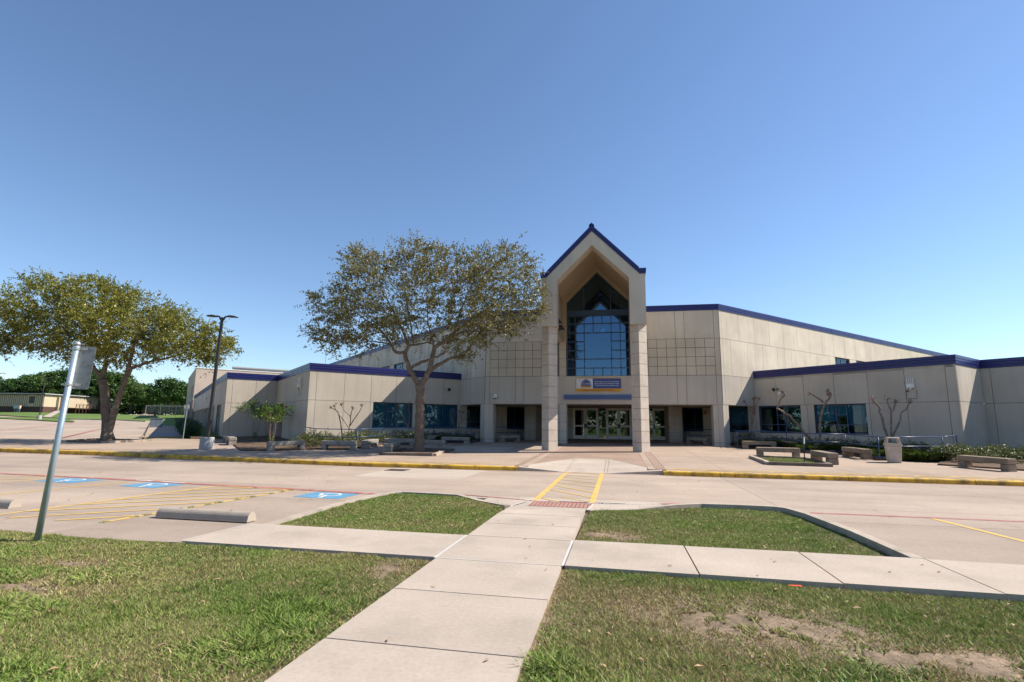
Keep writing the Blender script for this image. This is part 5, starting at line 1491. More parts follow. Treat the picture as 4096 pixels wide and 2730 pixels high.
for i, (x, y, z, h, hw) in enumerate(_bt):
    r = np.random.default_rng(50 + i)
    zb = lotz(x * .97, y * .97) + .3
    t = root('tree', (x, y, zb), label=_lab[i], cat='tree', group='trees behind the car park')
    h = z + h - zb
    tb = MB()
    tb.tube([(x, y, zb - .3), (x + .15, y, zb + h * .25), (x + .1, y + .2, zb + h * .5)], [.42, .3, .2], 8)
    nl = 7
    ends = []
    for k in range(nl):
        a = 2 * PI * k / nl + r.uniform(-.4, .4); rr = hw * r.uniform(.5, .95)
        e = (x + .1 + math.cos(a) * rr, y + .2 + math.sin(a) * rr, zb + h * r.uniform(.45, .85))
        tb.tube(smooth_path([(x + .12, y + .1, zb + h * r.uniform(.24, .42)), (x + math.cos(a) * rr * .4, y + math.sin(a) * rr * .4, zb + h * .5), e], 3), [.16, .14, .12, .1, .08, .06, .04], 6)
        ends.append(e)
    obj('trunk', tb, M['bark3'], t, smooth=True)
    nc = 150 if i not in (8,) else 50
    th = r.uniform(0, 2 * PI, nc); ph = r.uniform(-.55, 1, nc) ; rad = r.uniform(.55, 1.0, nc) ** .5
    cz = zb + h * (.60 if i < 12 else .5); hz = h * (.40 if i < 12 else .5)
    lump = 1 + .22 * np.sin(th * 3 + i) * np.cos(ph * 4 + i)
    cen = np.stack([x + np.cos(th) * np.sqrt(1 - np.minimum(1, ph ** 2) * .96) * rad * hw * 1.12 * lump, y + np.sin(th) * np.sqrt(1 - np.minimum(1, ph ** 2) * .96) * rad * hw * 1.0 * lump, cz + ph * rad * hz], 1)
    me = leaves_mesh('crown', cen, r.uniform(.6, 1.25, nc) * hw * .26, 95, .36, M['leaf3'] if i not in (2, 6, 7, 9, 11) else M['leaf3b'], 80 + i, .65, .6)
    c_ = bpy.data.objects.new('crown', me); C.objects.link(c_); hang(c_, t)

# crape myrtles: pruned stems with red shoots, drawn limb by limb
BARE = {"t1":[[8.78,37.97,0.55],[[[0.0,0.28],[-0.06,0.91],[-0.02,1.32],[0.1,1.58],[0.14,2.02],[0.11,2.15],[0.18,2.37]],[[0.11,2.05],[-0.04,2.27],[-0.22,2.46],[-0.34,2.65],[-0.46,2.79]],[[0.18,2.37],[0.14,2.53],[0.14,2.98]],[[0.18,2.37],[0.25,2.6],[0.31,3.08]],[[0.23,2.4],[0.34,2.66],[0.51,3.02]],[[-0.04,1.38],[-0.06,1.57],[-0.02,1.99],[0.11,2.05]]]],"t2":[[11.35,34.97,0.49],[[[0.0,0.42],[-0.19,0.68],[-0.43,0.94],[-0.64,1.3],[-0.85,1.5],[-0.99,1.67],[-1.14,1.9],[-1.4,1.98],[-1.51,2.09],[-1.78,2.26],[-1.88,2.31],[-1.77,2.47],[-1.7,2.67],[-1.53,2.96],[-1.32,3.11],[-1.29,3.22],[-1.42,3.31],[-1.47,3.38]]]],"t3":[[11.66,34.53,0.48],[[[-0.0,0.01],[0.05,0.88],[0.1,1.5],[0.21,2.01],[0.38,2.51],[0.6,2.83],[0.79,3.15],[0.58,3.37]],[[0.43,2.7],[0.22,2.89],[-0.05,3.08],[-0.25,3.23]],[[0.59,2.77],[0.8,2.93],[0.79,3.15]]]],"t4":[[13.88,31.17,0.41],[[[-0.03,0.53],[-0.13,0.91],[-0.25,1.34],[-0.32,1.78],[-0.45,2.17],[-0.38,2.28],[-0.58,2.5],[-0.73,2.67]],[[0.03,0.53],[0.14,0.85],[0.25,1.57],[0.34,2.18],[0.28,2.46],[0.26,2.82]],[[0.34,2.18],[0.54,2.52],[0.7,2.68]],[[0.17,0.86],[0.51,1.41],[0.68,1.74],[0.77,2.07],[1.08,2.3],[1.28,2.64]]]],"L1":[[-17.24,31.6,0.42],[[[-0.24,0.47],[-0.36,1.03],[-0.5,1.52],[-0.7,1.96],[-1.15,2.2]],[[0.22,0.47],[0.37,0.72],[0.14,0.98],[-0.22,1.47],[-0.58,1.9],[-0.77,2.28]],[[0.19,0.5],[0.19,0.93],[0.24,1.47],[0.09,1.75],[-0.2,1.96],[-0.48,2.4]],[[0.24,1.04],[0.49,1.48],[0.79,1.97],[0.91,2.36]],[[0.24,1.47],[0.3,1.86],[0.42,2.19]]]],"L2":[[-14.23,35.03,0.49],[[[0.0,0.39],[-0.06,0.68],[-0.13,0.86],[-0.38,1.33],[-0.45,1.56],[-0.77,1.91],[-0.85,2.35]],[[-0.13,0.86],[-0.11,1.27],[-0.08,1.86],[-0.18,2.15],[-0.14,2.51]]]],"L3":[[-11.63,37.91,0.55],[[[-0.01,0.33],[0.01,0.83],[0.15,1.14],[0.27,1.39],[0.2,1.77],[0.32,1.96]],[[0.01,0.83],[-0.01,1.26],[-0.05,1.76],[0.04,2.02]],[[0.27,1.39],[0.65,1.58]],[[-0.05,0.39],[-0.25,0.89],[-0.48,1.38],[-0.59,1.76]]]]}
_bl = {'t1': 'pruned crape myrtle with upright twin stems beside the right corner pier', 't2': 'bent pruned crape myrtle leaning left across the right window, horn above', 't3': 'pruned crape myrtle with one forked stem before the pale blind window',
       't4': 'three stemmed pruned crape myrtle behind the litter bin', 'L1': 'many stemmed pruned crape myrtle in front of the left wing corner', 'L2': 'small pruned crape myrtle before the left wing windows, left of the oak trunk', 'L3': 'small pruned crape myrtle by the left corner pier, right of the oak trunk'}
_br = {'t1': .06, 't2': .075, 't3': .085, 't4': .075, 'L1': .055, 'L2': .036, 'L3': .036}
for key, (bs, lines) in BARE.items():
    r = np.random.default_rng(hash(key) % 1000 if False else sum(map(ord, key)))
    t = root('crape_myrtle', bs, label=_bl[key], cat='tree', group='pruned crape myrtles')
    tb, tips = MB(), []
    base = np.array(bs)
    for i, l in enumerate(lines):
        ds = r.uniform(-.35, .35)
        pts = [base + SR * x + SF * (ds * k / len(l)) + UPV * max(z, -.05 if k else z) for k, (x, z) in enumerate(l)]
        if i == 0 or l[0][1] < .6: pts = [base + SR * (l[0][0] * .6) - UPV * .1] + pts
        pts = smooth_path(pts, 4)
        r0 = _br[key] * (1 if i == 0 else .72)
        rad = [(r0 * (1 - .45 * k / (len(pts) - 1))) * (1 + .10 * r.normal()) for k in range(len(pts))]
        tb.tube(pts, rad, 7); tips.append((pts[-1], pts[-2]))
    for p, q in tips:                                   # swollen pruning knuckles and spurs
        kr = _br[key] * .62
        tb.tube([p - (p - q) * .8, p, p + (p - q) * .5], [kr, kr * 1.5, kr * .8], 7)
        for _ in range(4):
            dv = r.normal(0, .06, 3) + (0, 0, .06); tb.tube([p, p + dv, p + dv * 1.8], [.012, .009, .005], 4)
    obj('trunk', tb, M['bark2'], t, smooth=True)
    cen = np.array([p for p, q in tips] + [p + r.normal(0, .06, 3) for p, q in tips])
    me = leaves_mesh('shoots', cen, np.full(len(cen), .11), 34, .055, M['bud'], 7, 1., .5)
    s_ = bpy.data.objects.new('shoots', me); C.objects.link(s_); hang(s_, t)
# leafy crape myrtles at the west corner
for i, (x, y, hgt, w_, lab) in enumerate(((-21.5, 30.1, 2.35, 1.15, 'bright green leafy crape myrtle in the planter by the west wing, nearest the bench'), (-25.6, 34.0, 2.75, 1.3, 'leafy crape myrtle behind the nearest one in the west planter'), (-24.0, 33.2, 2.4, 1.0, 'small dark leafy crape myrtle with thin stems between the other two'))):
    r = np.random.default_rng(300 + i)
    zb = pz(y) + .08
    t = root('leafy_crape_myrtle', (x, y, zb), label=lab, cat='tree', group='leafy crape myrtles')
    tb, cen = MB(), []
    for k in range(9):
        a = 2 * PI * k / 9 + r.uniform(-.3, .3)
        rr = w_ * (.25 + .75 * ((k * .618) % 1))
        e = np.array([x + math.cos(a) * rr, y + math.sin(a) * rr, zb + hgt * (r.uniform(.74, .97) - .16 * (rr / w_) ** 2)])
        st_ = k % 4; b0 = 2 * PI * st_ / 4 + i
        p = smooth_path([(x + .09 * math.cos(b0), y + .09 * math.sin(b0), zb - .05), (x + .22 * math.cos(b0), y + .22 * math.sin(b0), zb + hgt * .46), e], 4)
        tb.tube(p, [.011 - .0007 * q for q in range(len(p))], 6)
        for q in range(6):
            c = e + r.normal(0, .24, 3) * (w_, w_, .42); cen.append(c)
            tb.tube([p[5], tuple((np.array(p[5]) + c) / 2 + (0, 0, .04)), tuple(c)], [.006, .005, .003], 4, False)
    obj('trunk', tb, M['bark2'], t, smooth=True)
    me = spray_mesh('crown', np.array(cen), np.full(len(cen), .30), 6, 11, .075, M['leaf4'], 310 + i, None, .55, .1)
    c_ = bpy.data.objects.new('crown', me); C.objects.link(c_); hang(c_, t)
    me = leaves_mesh('shoots', np.array([[x + .1, y - .1, zb + .15], [x - .15, y, zb + .2], [x, y, zb + .35]]), np.full(3, .18), 40, .07, M['leaf4'], 320 + i, 1., .5)
    c_ = bpy.data.objects.new('shoots', me); C.objects.link(c_); hang(c_, t)

# ---- planting beds
def bed(name, poly, rise):
    return obj(name, MB().prism(poly, 0, lambda x, y: pz(y) + rise), M['soil'], kind='structure')
bed('planting_bed', [(7.2, 34.85), (9.75, 34.85), (9.75, 31.35), (11.6, 31.3), (11.6, 27.2), (15.0, 28.75), (17.3, 31.35), (9.4, 39.3), (7.4, 40.7)], .09)
bed('planting_bed', [(12.9, 25.2), (16.5, 21.9), (26, 21.9), (27, 27.0), (20, 33.9), (17.3, 31.3), (15.0, 28.7)], .06)
bed('planting_bed', [(-9.75, 34.85), (-12.3, 34.85), (-12.3, 31.3), (-14.3, 31.3), (-14.3, 27.5), (-17.1, 27.6), (-19.95, 31.15), (-11.9, 39.3), (-10, 40.7)], .09)
bed('planting_bed', [(-17.1, 27.6), (-14.2, 27.4), (-14.2, 26.6), (-16.3, 25.75), (-18.0, 24.05), (-18.9, 24.05), (-22.4, 27.9), (-29.5, 36.5), (-28.05, 39.2), (-19.95, 31.15)], .07)
bed('planting_bed', [(-31.5, 34.6), (-30.7, 36.4), (-45, 51), (-46.5, 49.5)], .05)

def shrub(x, y, w_, h_, m, label, group, seed, n=26, per=55, size=.075, asp=.5, name='shrub'):
    r = np.random.default_rng(seed)
    zb = pz(y) + .05
    t = root(name, (x, y, zb), label=label, cat='shrub', group=group)
    th = r.uniform(0, 2 * PI, n); q = np.sqrt(r.random(n))
    cen = np.stack([x + np.cos(th) * q * w_, y + np.sin(th) * q * w_, zb + h_ * (.25 + .72 * r.random(n) * (1 - .5 * q ** 2))], 1)
    tb = MB()
    for c in cen[::4]: tb.tube([(x + (c[0] - x) * .3, y + (c[1] - y) * .3, zb - .03), tuple(c)], [.014, .006], 4, False)
    obj('stems', tb, M['bark2'], t)
    me = spray_mesh('foliage', cen, np.full(n, max(.18, w_ * .42)), per // 8, 8, size, m, seed + 1, None, asp, .5)
    c_ = bpy.data.objects.new('foliage', me); C.objects.link(c_); hang(c_, t)
k = 0
for (poly, lab, m, gname, spots) in (
    (0, 'glossy low shrub in the bed under the right wing windows', 'leaf5', 'shrubs under the right wing windows', [(8.3, 37.3), (9.2, 36.2), (10.2, 35.6), (10.9, 34.4), (11.9, 33.8), (12.6, 32.6), (13.6, 32.2), (14.2, 31.0), (8.6, 38.6), (9.9, 37.0), (11.2, 35.9), (12.9, 34.2), (14.4, 32.9), (15.5, 31.9)]),
    (0, 'sunlit glossy shrub in the open bed right of the litter bin', 'leaf5', 'sunlit shrubs right of the litter bin', [(14.6, 27.9), (15.2, 26.8), (15.7, 28.0), (16.4, 26.6), (16.8, 28.0), (14.4, 26.7), (16.2, 29.3), (17.6, 26.4), (18.6, 26.2), (18.0, 27.6), (17.5, 29.4), (17.2, 24.9), (18.2, 24.3), (17.7, 23.6), (19.2, 24.6), (18.9, 23.2)]),
    (0, 'glossy low shrub in the bed under the left wing windows', 'leaf5', 'shrubs under the left wing windows', [(-10.9, 37.3), (-11.6, 36.2), (-12.8, 35.8), (-13.6, 34.6), (-14.2, 33.6), (-15.2, 33.0), (-15.9, 31.9), (-16.8, 31.5), (-13.0, 33.4), (-15.0, 31.8), (-12.5, 37.2), (-14.9, 34.8)]),
    (0, 'sunlit shrub behind the left railing near the wing corner', 'leaf5', 'sunlit shrubs by the left wing corner', [(-15.2, 29.6), (-16.0, 30.5), (-16.9, 29.2), (-17.9, 30.1), (-18.5, 29.6), (-15.5, 28.6), (-16.6, 28.3), (-17.6, 28.9), (-18.9, 30.6), (-16.9, 26.9), (-17.4, 27.2)])):
    for (x, y) in spots:
        w_ = random.uniform(.5, .72); h_ = random.uniform(.5, .78)
        shrub(x, y, w_, h_, M[m], lab, gname, 400 + k); k += 1
# strap-leaved border grass
def strap(name, poly, n, seed, h=.42):
    r = np.random.default_rng(seed)
    px, py = np.array(poly).T
    x = r.uniform(px.min(), px.max(), n); y = r.uniform(py.min(), py.max(), n)
    kk = inpoly(x, y, poly); x, y = x[kk], y[kk]; n = len(x)
    # clump
    a = r.uniform(0, 2 * PI, n); hh = h * r.uniform(.5, 1.1, n); ln = hh * r.uniform(.3, 1.1, n); w = .012
    z = pz(0, y) + .06
    dx, dy = -np.sin(a) * w, np.cos(a) * w
    v = np.empty((n, 5, 3), np.float32)
    v[:, 0] = np.stack([x - dx, y - dy, z], 1); v[:, 1] = np.stack([x + dx, y + dy, z], 1)
    mx, my = x + np.cos(a) * ln * .35, y + np.sin(a) * ln * .35
    v[:, 2] = np.stack([mx + dx, my + dy, z + hh * .75], 1); v[:, 4] = np.stack([mx - dx, my - dy, z + hh * .75], 1)
    v[:, 3] = np.stack([x + np.cos(a) * ln, y + np.sin(a) * ln, z + hh * .85], 1)
    idx = np.arange(5 * n).reshape(-1, 5)
    o = bpy.data.objects.new(name, np_mesh(name, v.reshape(-1, 3), idx, M['leaf6'])); C.objects.link(o)
    tag(o, kind='stuff')
strap('border_grass', [(7.4, 35.0), (9.8, 35.0), (9.9, 31.6), (11.8, 31.5), (11.8, 27.6), (14.3, 28.7), (14.0, 30.0), (12.4, 32.2), (10.4, 33.2), (10.2, 35.8), (8, 37)], 26000, 1)
strap('border_grass', [(12.2, 27.5), (14.4, 28.4), (14.6, 27.4), (13.4, 26.6), (12.6, 27.0)], 5000, 3, .38)
strap('border_grass', [(-12.4, 34.9), (-9.9, 34.9), (-10.4, 36.8), (-12.6, 36)], 6000, 2)
# clipped hedge along the west wing
hx0, hy0 = -32.9, 37.0
for i in range(3):
    ax, ay = hx0 - 6.2 * i * R2 * 1.0, hy0 + 6.2 * i * R2
    t = root('hedge', (ax, ay, lotz(ax, ay) + .05), label=['near end of the clipped dark hedge beside the west wing', 'middle length of the clipped dark hedge beside the west wing', 'far end of the clipped dark hedge beside the west wing'][i], cat='hedge', group='clipped hedge along the west wing')
    r = np.random.default_rng(600 + i)
    n = 170
    tt, ww, hh = r.uniform(0, 6.1, n), r.uniform(0, 1.2, n), r.uniform(.1, .98, n)
    cen = np.stack([ax - R2 * tt - R2 * ww, ay + R2 * tt - R2 * ww, lotz(ax, ay) + .02 + .02 * tt + hh], 1)
    obj('stems', MB().tube([tuple(cen[0] - (0, 0, .3)), tuple(cen[1])], .02, 5), M['bark2'], t)
    me = leaves_mesh('foliage', cen, np.full(n, .28), 62, .085, M['leaf7'], 610 + i, 1., .6)
    c_ = bpy.data.objects.new('foliage', me); C.objects.link(c_); hang(c_, t)

# woods beyond: one mass of foliage far behind the trees, and the park behind the camera
def woods(name, segs, n, seed, h0, h1, size):
    r = np.random.default_rng(seed)
    cen = []
    for (x0, y0, x1, y1, dpt) in segs:
        t = r.random(n); w = r.uniform(0, dpt, n)
        L = math.hypot(x1 - x0, y1 - y0); nx_, ny_ = -(y1 - y0) / L, (x1 - x0) / L
        top = h0 + (h1 - h0) * fbm(t * L / 9 + 3, w * 0 + seed, seed, 2)
        x = x0 + (x1 - x0) * t + nx_ * w; y = y0 + (y1 - y0) * t + ny_ * w
        zb = np.array([groundz(a, b) + .2 for a, b in zip(x, y)])
        cen.append(np.stack([x, y, zb + top * r.random(n) ** .7], 1))
    cen = np.concatenate(cen)
    o = bpy.data.objects.new(name, leaves_mesh(name, cen, np.full(len(cen), 1.6), 34, size, M['leaf3'], seed, .8, .6)); C.objects.link(o)
    tag(o, kind='stuff')
woods('distant_woods', [(-50, 140, -135, 122, 9), (-135, 122, -200, 92, 9)], 700, 71, 4.5, 8.5, .7)
woods('park_woods', [(80, -58, -85, -58, 8), (-120, -40, -175, 60, 8), (125, 70, 110, -50, 8)], 800, 72, 6, 13, .8)  # rows at both sides are unseen, added to darken the wing window reflections
woods('undergrowth', [(-50, 136, -135, 118, 6), (-135, 118, -200, 88, 6)], 900, 73, 2.2, 3.8, .6)

# ================================================================== FURNITURE
# concrete benches: one built, the others copied
def make_bench(m, L=1.86, W=.42, Hh=.46):
    t = root('concrete_bench')
    obj('seat', MB().box(-L / 2, L / 2, -W / 2, W / 2, .25, Hh), m, t, .028, segs=2)
    for s in (1, -1):
        obj('leg', MB().box(s * (L / 2 - .012), s * (L / 2 - .29), -W / 2 + .012, W / 2 - .012, -.03, .235), m, t, .012)
        obj('mortar', MB().box(s * (L / 2 - .035), s * (L / 2 - .27), -W / 2 + .03, W / 2 - .03, .232, .252), M['joint'], t)
    return t
bench_brown, bench_grey = make_bench(M['bench']), make_bench(M['benchgrey'])
_used = set()
_kids = _kidmap()
BE = [  # centre x, y, angle, brown?, label
    (7.44, 27.55, -.09, 1, 'brown concrete bench along the back edge of the small timber-edged grass bed'),
    (8.58, 25.05, PI / 2 + .04, 1, 'brown concrete bench pointing at the kerb, right of the small timber-edged grass bed'),
    (8.25, 34.3, .02, 1, 'concrete bench in front of the blue railing beside the right corner pier'),
    (10.0, 34.7, PI / 2, 1, 'short-looking concrete bench end-on, left of the stake and against the blue railing'),
    (11.2, 28.5, PI / 2 + .12, 1, 'concrete bench end-on by the blue railing just left of the litter bin'),
    (13.78, 23.75, -1.18, 1, 'brown concrete bench at far right beside the sunlit shrubs'),
    (5.45, 38.95, -.9, 0, 'grey concrete bench in shade under the soffit right of the side door'),
    (-7.75, 37.85, .98, 0, 'grey concrete bench in shade under the soffit left of the pillars'),
    (-10.4, 33.35, -.05, 0, 'grey concrete bench before the railing just left of the left corner pier'),
    (-12.5, 34.5, PI / 2 - .1, 0, 'grey concrete bench mostly hidden behind the oak trunk'),
    (-10.6, 28.95, -.12, 0, 'grey concrete bench on the back edge of the oak planter, right of the trunk'),
    (-12.75, 29.9, .05, 0, 'grey concrete bench behind the oak planter, left of the trunk'),
    (-11.35, 25.6, PI / 2 + .16, 0, 'grey concrete bench end-on at the left edge of the oak planter'),
    (-13.85, 28.2, PI / 2 + .14, 0, 'dappled concrete bench end-on beside a railing post, left of the oak'),
    (-14.75, 26.4, .16, 0, 'dappled concrete bench in front of the left railing and sunlit shrubs'),
    (-17.05, 25.1, .98, 0, 'dark concrete bench at the mulch planter edge by the leafy myrtles'),
    (-23.1, 28.5, 2.34, 0, 'concrete bench beside the street lamp base, nearer of two in line'),
    (-25.2, 30.75, 2.34, 0, 'concrete bench beside the street lamp base, farther of two in line')]
first = {1: bench_brown, 0: bench_grey}
for x, y, rz, br, lab in BE:
    if br not in _used:
        t = first[br]; _used.add(br); t.location = (x, y, pz(y) + .012); t.rotation_euler = (0, 0, rz)
    else:
        t = copy_tree(first[br], (x, y, pz(y) + .012), rz, kids=_kids)
    tag(t, lab, 'bench', 'concrete benches on the plaza')
    for c in [] : pass
for o in bpy.data.objects:                       # tilt benches with the plaza
    if o.get('category') == 'bench': o.rotation_euler = (.02 * math.cos(o.rotation_euler.z), -.02 * -math.sin(o.rotation_euler.z) * -1, o.rotation_euler.z)

# blue railings
def railing(pts, label, h=1.05, rails=(1.05, .62, .15), r=.024, mids=True, name='railing'):
    x0, y0 = pts[0]
    t = root(name, (x0, y0, pz(y0)), label=label, cat='railing', group='blue steel railings')
    for x, y in pts:
        obj('post', MB().tube([(x, y, pz(y) - .05), (x, y, pz(y) + h - .01)], r, 8), M['rail'], t, smooth=True)
    for (a, b_) in zip(pts[:-1], pts[1:]):
        for rz_ in rails:
            obj('rail', MB().tube([(a[0], a[1], pz(a[1]) + rz_), (b_[0], b_[1], pz(b_[1]) + rz_)], r * .95, 8), M['rail'], t, smooth=True)
    return t
railing([(7.72, 38.9), (7.14, 34.8), (9.95, 34.8), (9.8, 31.39), (11.72, 31.0), (11.6, 27.11), (15.0, 28.7), (17.0, 31.3)], 'blue stepped railing round the right planting bed, behind the litter bin')
railing([(-10.24, 38.7), (-9.55, 34.2), (-12.45, 34.8), (-12.35, 31.35), (-14.35, 31.0), (-14.25, 27.4), (-17.04, 27.72), (-19.85, 31.0)], 'blue stepped railing round the left planting bed, behind the oak')
railing([(4.95, 41.0), (5.1, 41.05), (5.9, 40.6), (7.2, 39.9)], 'dark blue railing in the undercroft behind the right grey bench', .98, (.98, .55), name='railing')
railing([(-7.5, 41.0), (-7.66, 41.05), (-8.5, 40.6), (-9.8, 39.9)], 'dark blue railing in the undercroft behind the left grey bench', .98, (.98, .55), name='railing')

# litter bin
cx, cy = 11.74, 26.15
zb = pz(cy)
can = root('litter_bin', (cx, cy, zb), rz=-.24, label='beige plastic litter bin with open hooded lid by the right railing', cat='litter bin')
def tap(b, w0, w1, z0, z1):
    return b.add([(-w0, -w0, z0), (w0, -w0, z0), (w0, w0, z0), (-w0, w0, z0), (-w1, -w1, z1), (w1, -w1, z1), (w1, w1, z1), (-w1, w1, z1)], [(0, 3, 2, 1), (4, 5, 6, 7), (0, 1, 5, 4), (1, 2, 6, 5), (2, 3, 7, 6), (3, 0, 4, 7)])
_inv = Matrix.Translation((cx, cy, zb)).inverted()
def local(name, mb, m, parent, **k):
    o = obj(name, mb, m, None, **k); o.parent = parent; return o
local('body', tap(MB(), .225, .275, .0, .72), M['canbody'], can, bevel=.03, segs=2)
local('rim', tap(MB(), .30, .30, .72, .775), M['canbody'], can, bevel=.014)
hood = MB()
for sx in (1, -1):
    for sy in (1, -1):
        hood.add([(sx * (.285 - .07 * a), sy * (.285 - .07 * b_), .775) for a, b_ in ((0, 0), (1, 0), (1, 1), (0, 1))] + [(sx * (.225 - .06 * a), sy * (.225 - .06 * b_), 1.03) for a, b_ in ((0, 0), (1, 0), (1, 1), (0, 1))],
                 [(0, 1, 5, 4), (1, 2, 6, 5), (2, 3, 7, 6), (3, 0, 4, 7), (4, 5, 6, 7), (3, 2, 1, 0)])
local('hood_post', hood, M['canbody'], can)
local('hood_sill', MB().box(-.285, .285, -.285, -.25, .775, .83).box(-.285, .285, .25, .285, .775, .83).box(-.285, -.25, -.25, .25, .775, .83).box(.25, .285, -.25, .25, .775, .83), M['canbody'], can)
local('hood_top', tap(MB(), .24, .20, 1.03, 1.09), M['canbody'], can, bevel=.02)
local('top_plate', MB().box(-.17, .17, -.13, .13, 1.09, 1.105).box(-.05, .05, -.16, .16, 1.105, 1.12), M['dark'], can)
local('liner', MB().box(-.2, .2, -.2, .2, .70, .79), M['black'], can)

# marker stake in the small bed
sx_, sy_ = 7.66, 24.6
st = root('marker_stake', (sx_, sy_, pz(sy_)), label='thin dark marker stake with white top in the small timber-edged grass bed', cat='stake')
obj('post', MB().tube([(sx_, sy_, pz(sy_) - .05), (sx_ + .045, sy_, pz(sy_) + .80)], .022, 6), M['black'], st)
obj('white_cap', MB().tube([(sx_ + .045, sy_, pz(sy_) + .80), (sx_ + .06, sy_, pz(sy_) + 1.08)], .026, 6), M['white'], st)
# plastic bag caught on the railing
bagx, bagy = 10.2, 31.2
r = np.random.default_rng(9)
b = MB()
n1, n2 = 9, 7
b.add([(bagx + .42 * i / n1 + .03 * r.normal(), bagy - .02 + .05 * r.normal(), pz(bagy) + .30 + .36 * i / n1 + (j / n2 - .5) * .28 + .02 * r.normal()) for j in range(n2 + 1) for i in range(n1 + 1)],
      [(j * (n1 + 1) + i, j * (n1 + 1) + i + 1, (j + 1) * (n1 + 1) + i + 1, (j + 1) * (n1 + 1) + i) for j in range(n2) for i in range(n1)])
obj('plastic_bag', b, M['clear_plastic'], label='crumpled pale blue plastic bag caught on the right railing behind the stake', cat='plastic bag', smooth=True)
obj('litter_scrap', MB().add([(1.74, 6.33, -.035), (1.86, 6.31, -.03), (1.85, 6.335, -.022), (1.73, 6.35, -.03)], [(0, 1, 2, 3)]), M['orange'], label='flat orange plastic scrap in the grass at the edge of the right path', cat='litter')

# timber edgings
def edging(name, label, beams):
    x0, y0 = beams[0][0]
    t = root(name, (x0, y0, pz(y0)), label=label, cat='timber edging')
    for i, (p, q, m) in enumerate(beams):
        r = np.random.default_rng(int(abs(p[0] * 100)) + i)
        pts = []
        n = 7
        vs = []
        dx, dy = q[0] - p[0], q[1] - p[1]; l = math.hypot(dx, dy); nx_, ny_ = -dy / l * .085, dx / l * .085
        for k in range(n + 1):
            x, y = p[0] + dx * k / n, p[1] + dy * k / n
            j = r.normal(0, .008, 8)
            z = pz(y)
            vs += [(x + nx_ + j[0], y + ny_, z - .04), (x - nx_ + j[1], y - ny_, z - .04), (x - nx_ * .95 + j[2], y - ny_ * .95, z + .12 + j[3]), (x + nx_ * .95 + j[4], y + ny_ * .95, z + .125 + j[5])]
        fs = [(a * 4 + c, a * 4 + (c + 1) % 4, a * 4 + 4 + (c + 1) % 4, a * 4 + 4 + c)[::-1] for a in range(n) for c in range(4)] + [(0, 1, 2, 3), (n * 4 + 3, n * 4 + 2, n * 4 + 1, n * 4)]
        obj('timber', MB().add(vs, fs), M[m], t)
    return t
edging('timber_edging', 'dark timber edging of the small grass bed on the right of the plaza', [((6.1, 27.0), (5.95, 23.4), 'timber_pale'), ((5.95, 23.35), (8.2, 23.15), 'timber'), ((8.2, 23.3), (8.33, 26.4), 'timber'), ((8.3, 26.5), (6.2, 27.1), 'timber')])
obj('bed_soil', MB().sheet([(6.05, 23.4), (8.15, 23.25), (8.25, 26.4), (6.15, 26.95)], lambda x, y: pz(y) + .035), M['lawn'], kind='structure')
grass([(6.05, 23.4), (8.15, 23.25), (8.25, 26.4), (6.15, 26.95)], 22000, lambda x, y: pz(x, y) + .035, 1.3, 77, .5)
edging('timber_edging', 'weathered timber edging round the base of the big oak', [((-10.95, 23.6), (-8.5, 23.72), 'timber'), ((-8.4, 23.75), (-8.6, 25.2), 'timber_pale'), ((-8.6, 25.3), (-8.75, 27.6), 'timber'), ((-11.35, 27.4), (-11.1, 23.8), 'timber')])
obj('bed_soil', MB().sheet([(-11.1, 23.6), (-8.45, 23.75), (-8.75, 28.3), (-11.4, 28.3)], lambda x, y: pz(y) + .05), M['soil'], kind='structure')
edging('timber_edging', 'weathered timber edging round the base of the forked oak', [((-34.4, 27.8), (-31.5, 27.35), 'timber'), ((-31.4, 27.4), (-30.5, 30.1), 'timber_pale'), ((-30.6, 30.2), (-35.0, 30.2), 'timber'), ((-35.1, 30.1), (-34.5, 27.9), 'timber')])
obj('bed_soil', MB().sheet([(-34.4, 27.8), (-31.5, 27.4), (-30.6, 30.2), (-35.0, 30.2)], lambda x, y: pz(y) + .05), M['soil'], kind='structure')
obj('valve_box', MB().box(-24.2, -23.7, 31.6, 32.0, .2, pz(31.8) + .14), M['teal'], bevel=.015, label='small green valve box lid in the mulch of the west planter', cat='valve box')

# parking stops
def wheel_stop(x0, x1, y, zg, label, rz=0):
    t = root('parking_stop', ((x0 + x1) / 2, y, zg), label=label, cat='parking stop', group='concrete parking stops')
    L = (x1 - x0) / 2
    n = 12
    prof = [(-.115, 0), (-.115, .03)] + [(-.105 * math.cos(PI * k / n), .03 + .13 * math.sin(PI * k / n)) for k in range(n + 1)] + [(.115, .03), (.115, 0)]
    k = len(prof)
    vs = [(-L, y_, z) for y_, z in prof] + [(L, y_, z) for y_, z in prof]
    fs = [(i, (i + 1) % k, k + (i + 1) % k, k + i) for i in range(k)] + [tuple(range(k))[::-1], tuple(range(k, 2 * k))]
    local('body', MB().add(vs, fs), M['wheelstop'], t, bevel=0)
    for q in (-.55, .55): local('bolt_hole', MB().lathe([(.02, .158), (.02, .163)], 8, L * q, 0), M['joint'], t)
    t.rotation_euler = (0, 0, rz)
wheel_stop(-7.98, -6.15, 8.26, ZR + .015, 'whole concrete parking stop between the hatched bay and the left grass island', -.005)
wheel_stop(-13.25, -11.4, 8.40, ZR + .004, 'concrete parking stop cut off by the left picture edge, behind the sign pole', -.01)
wheel_stop(-37.6, -35.8, 35.4, lotz(-36.7, 35.4) + .01, 'distant parking stop on the car park right of the forked oak', 2.36)

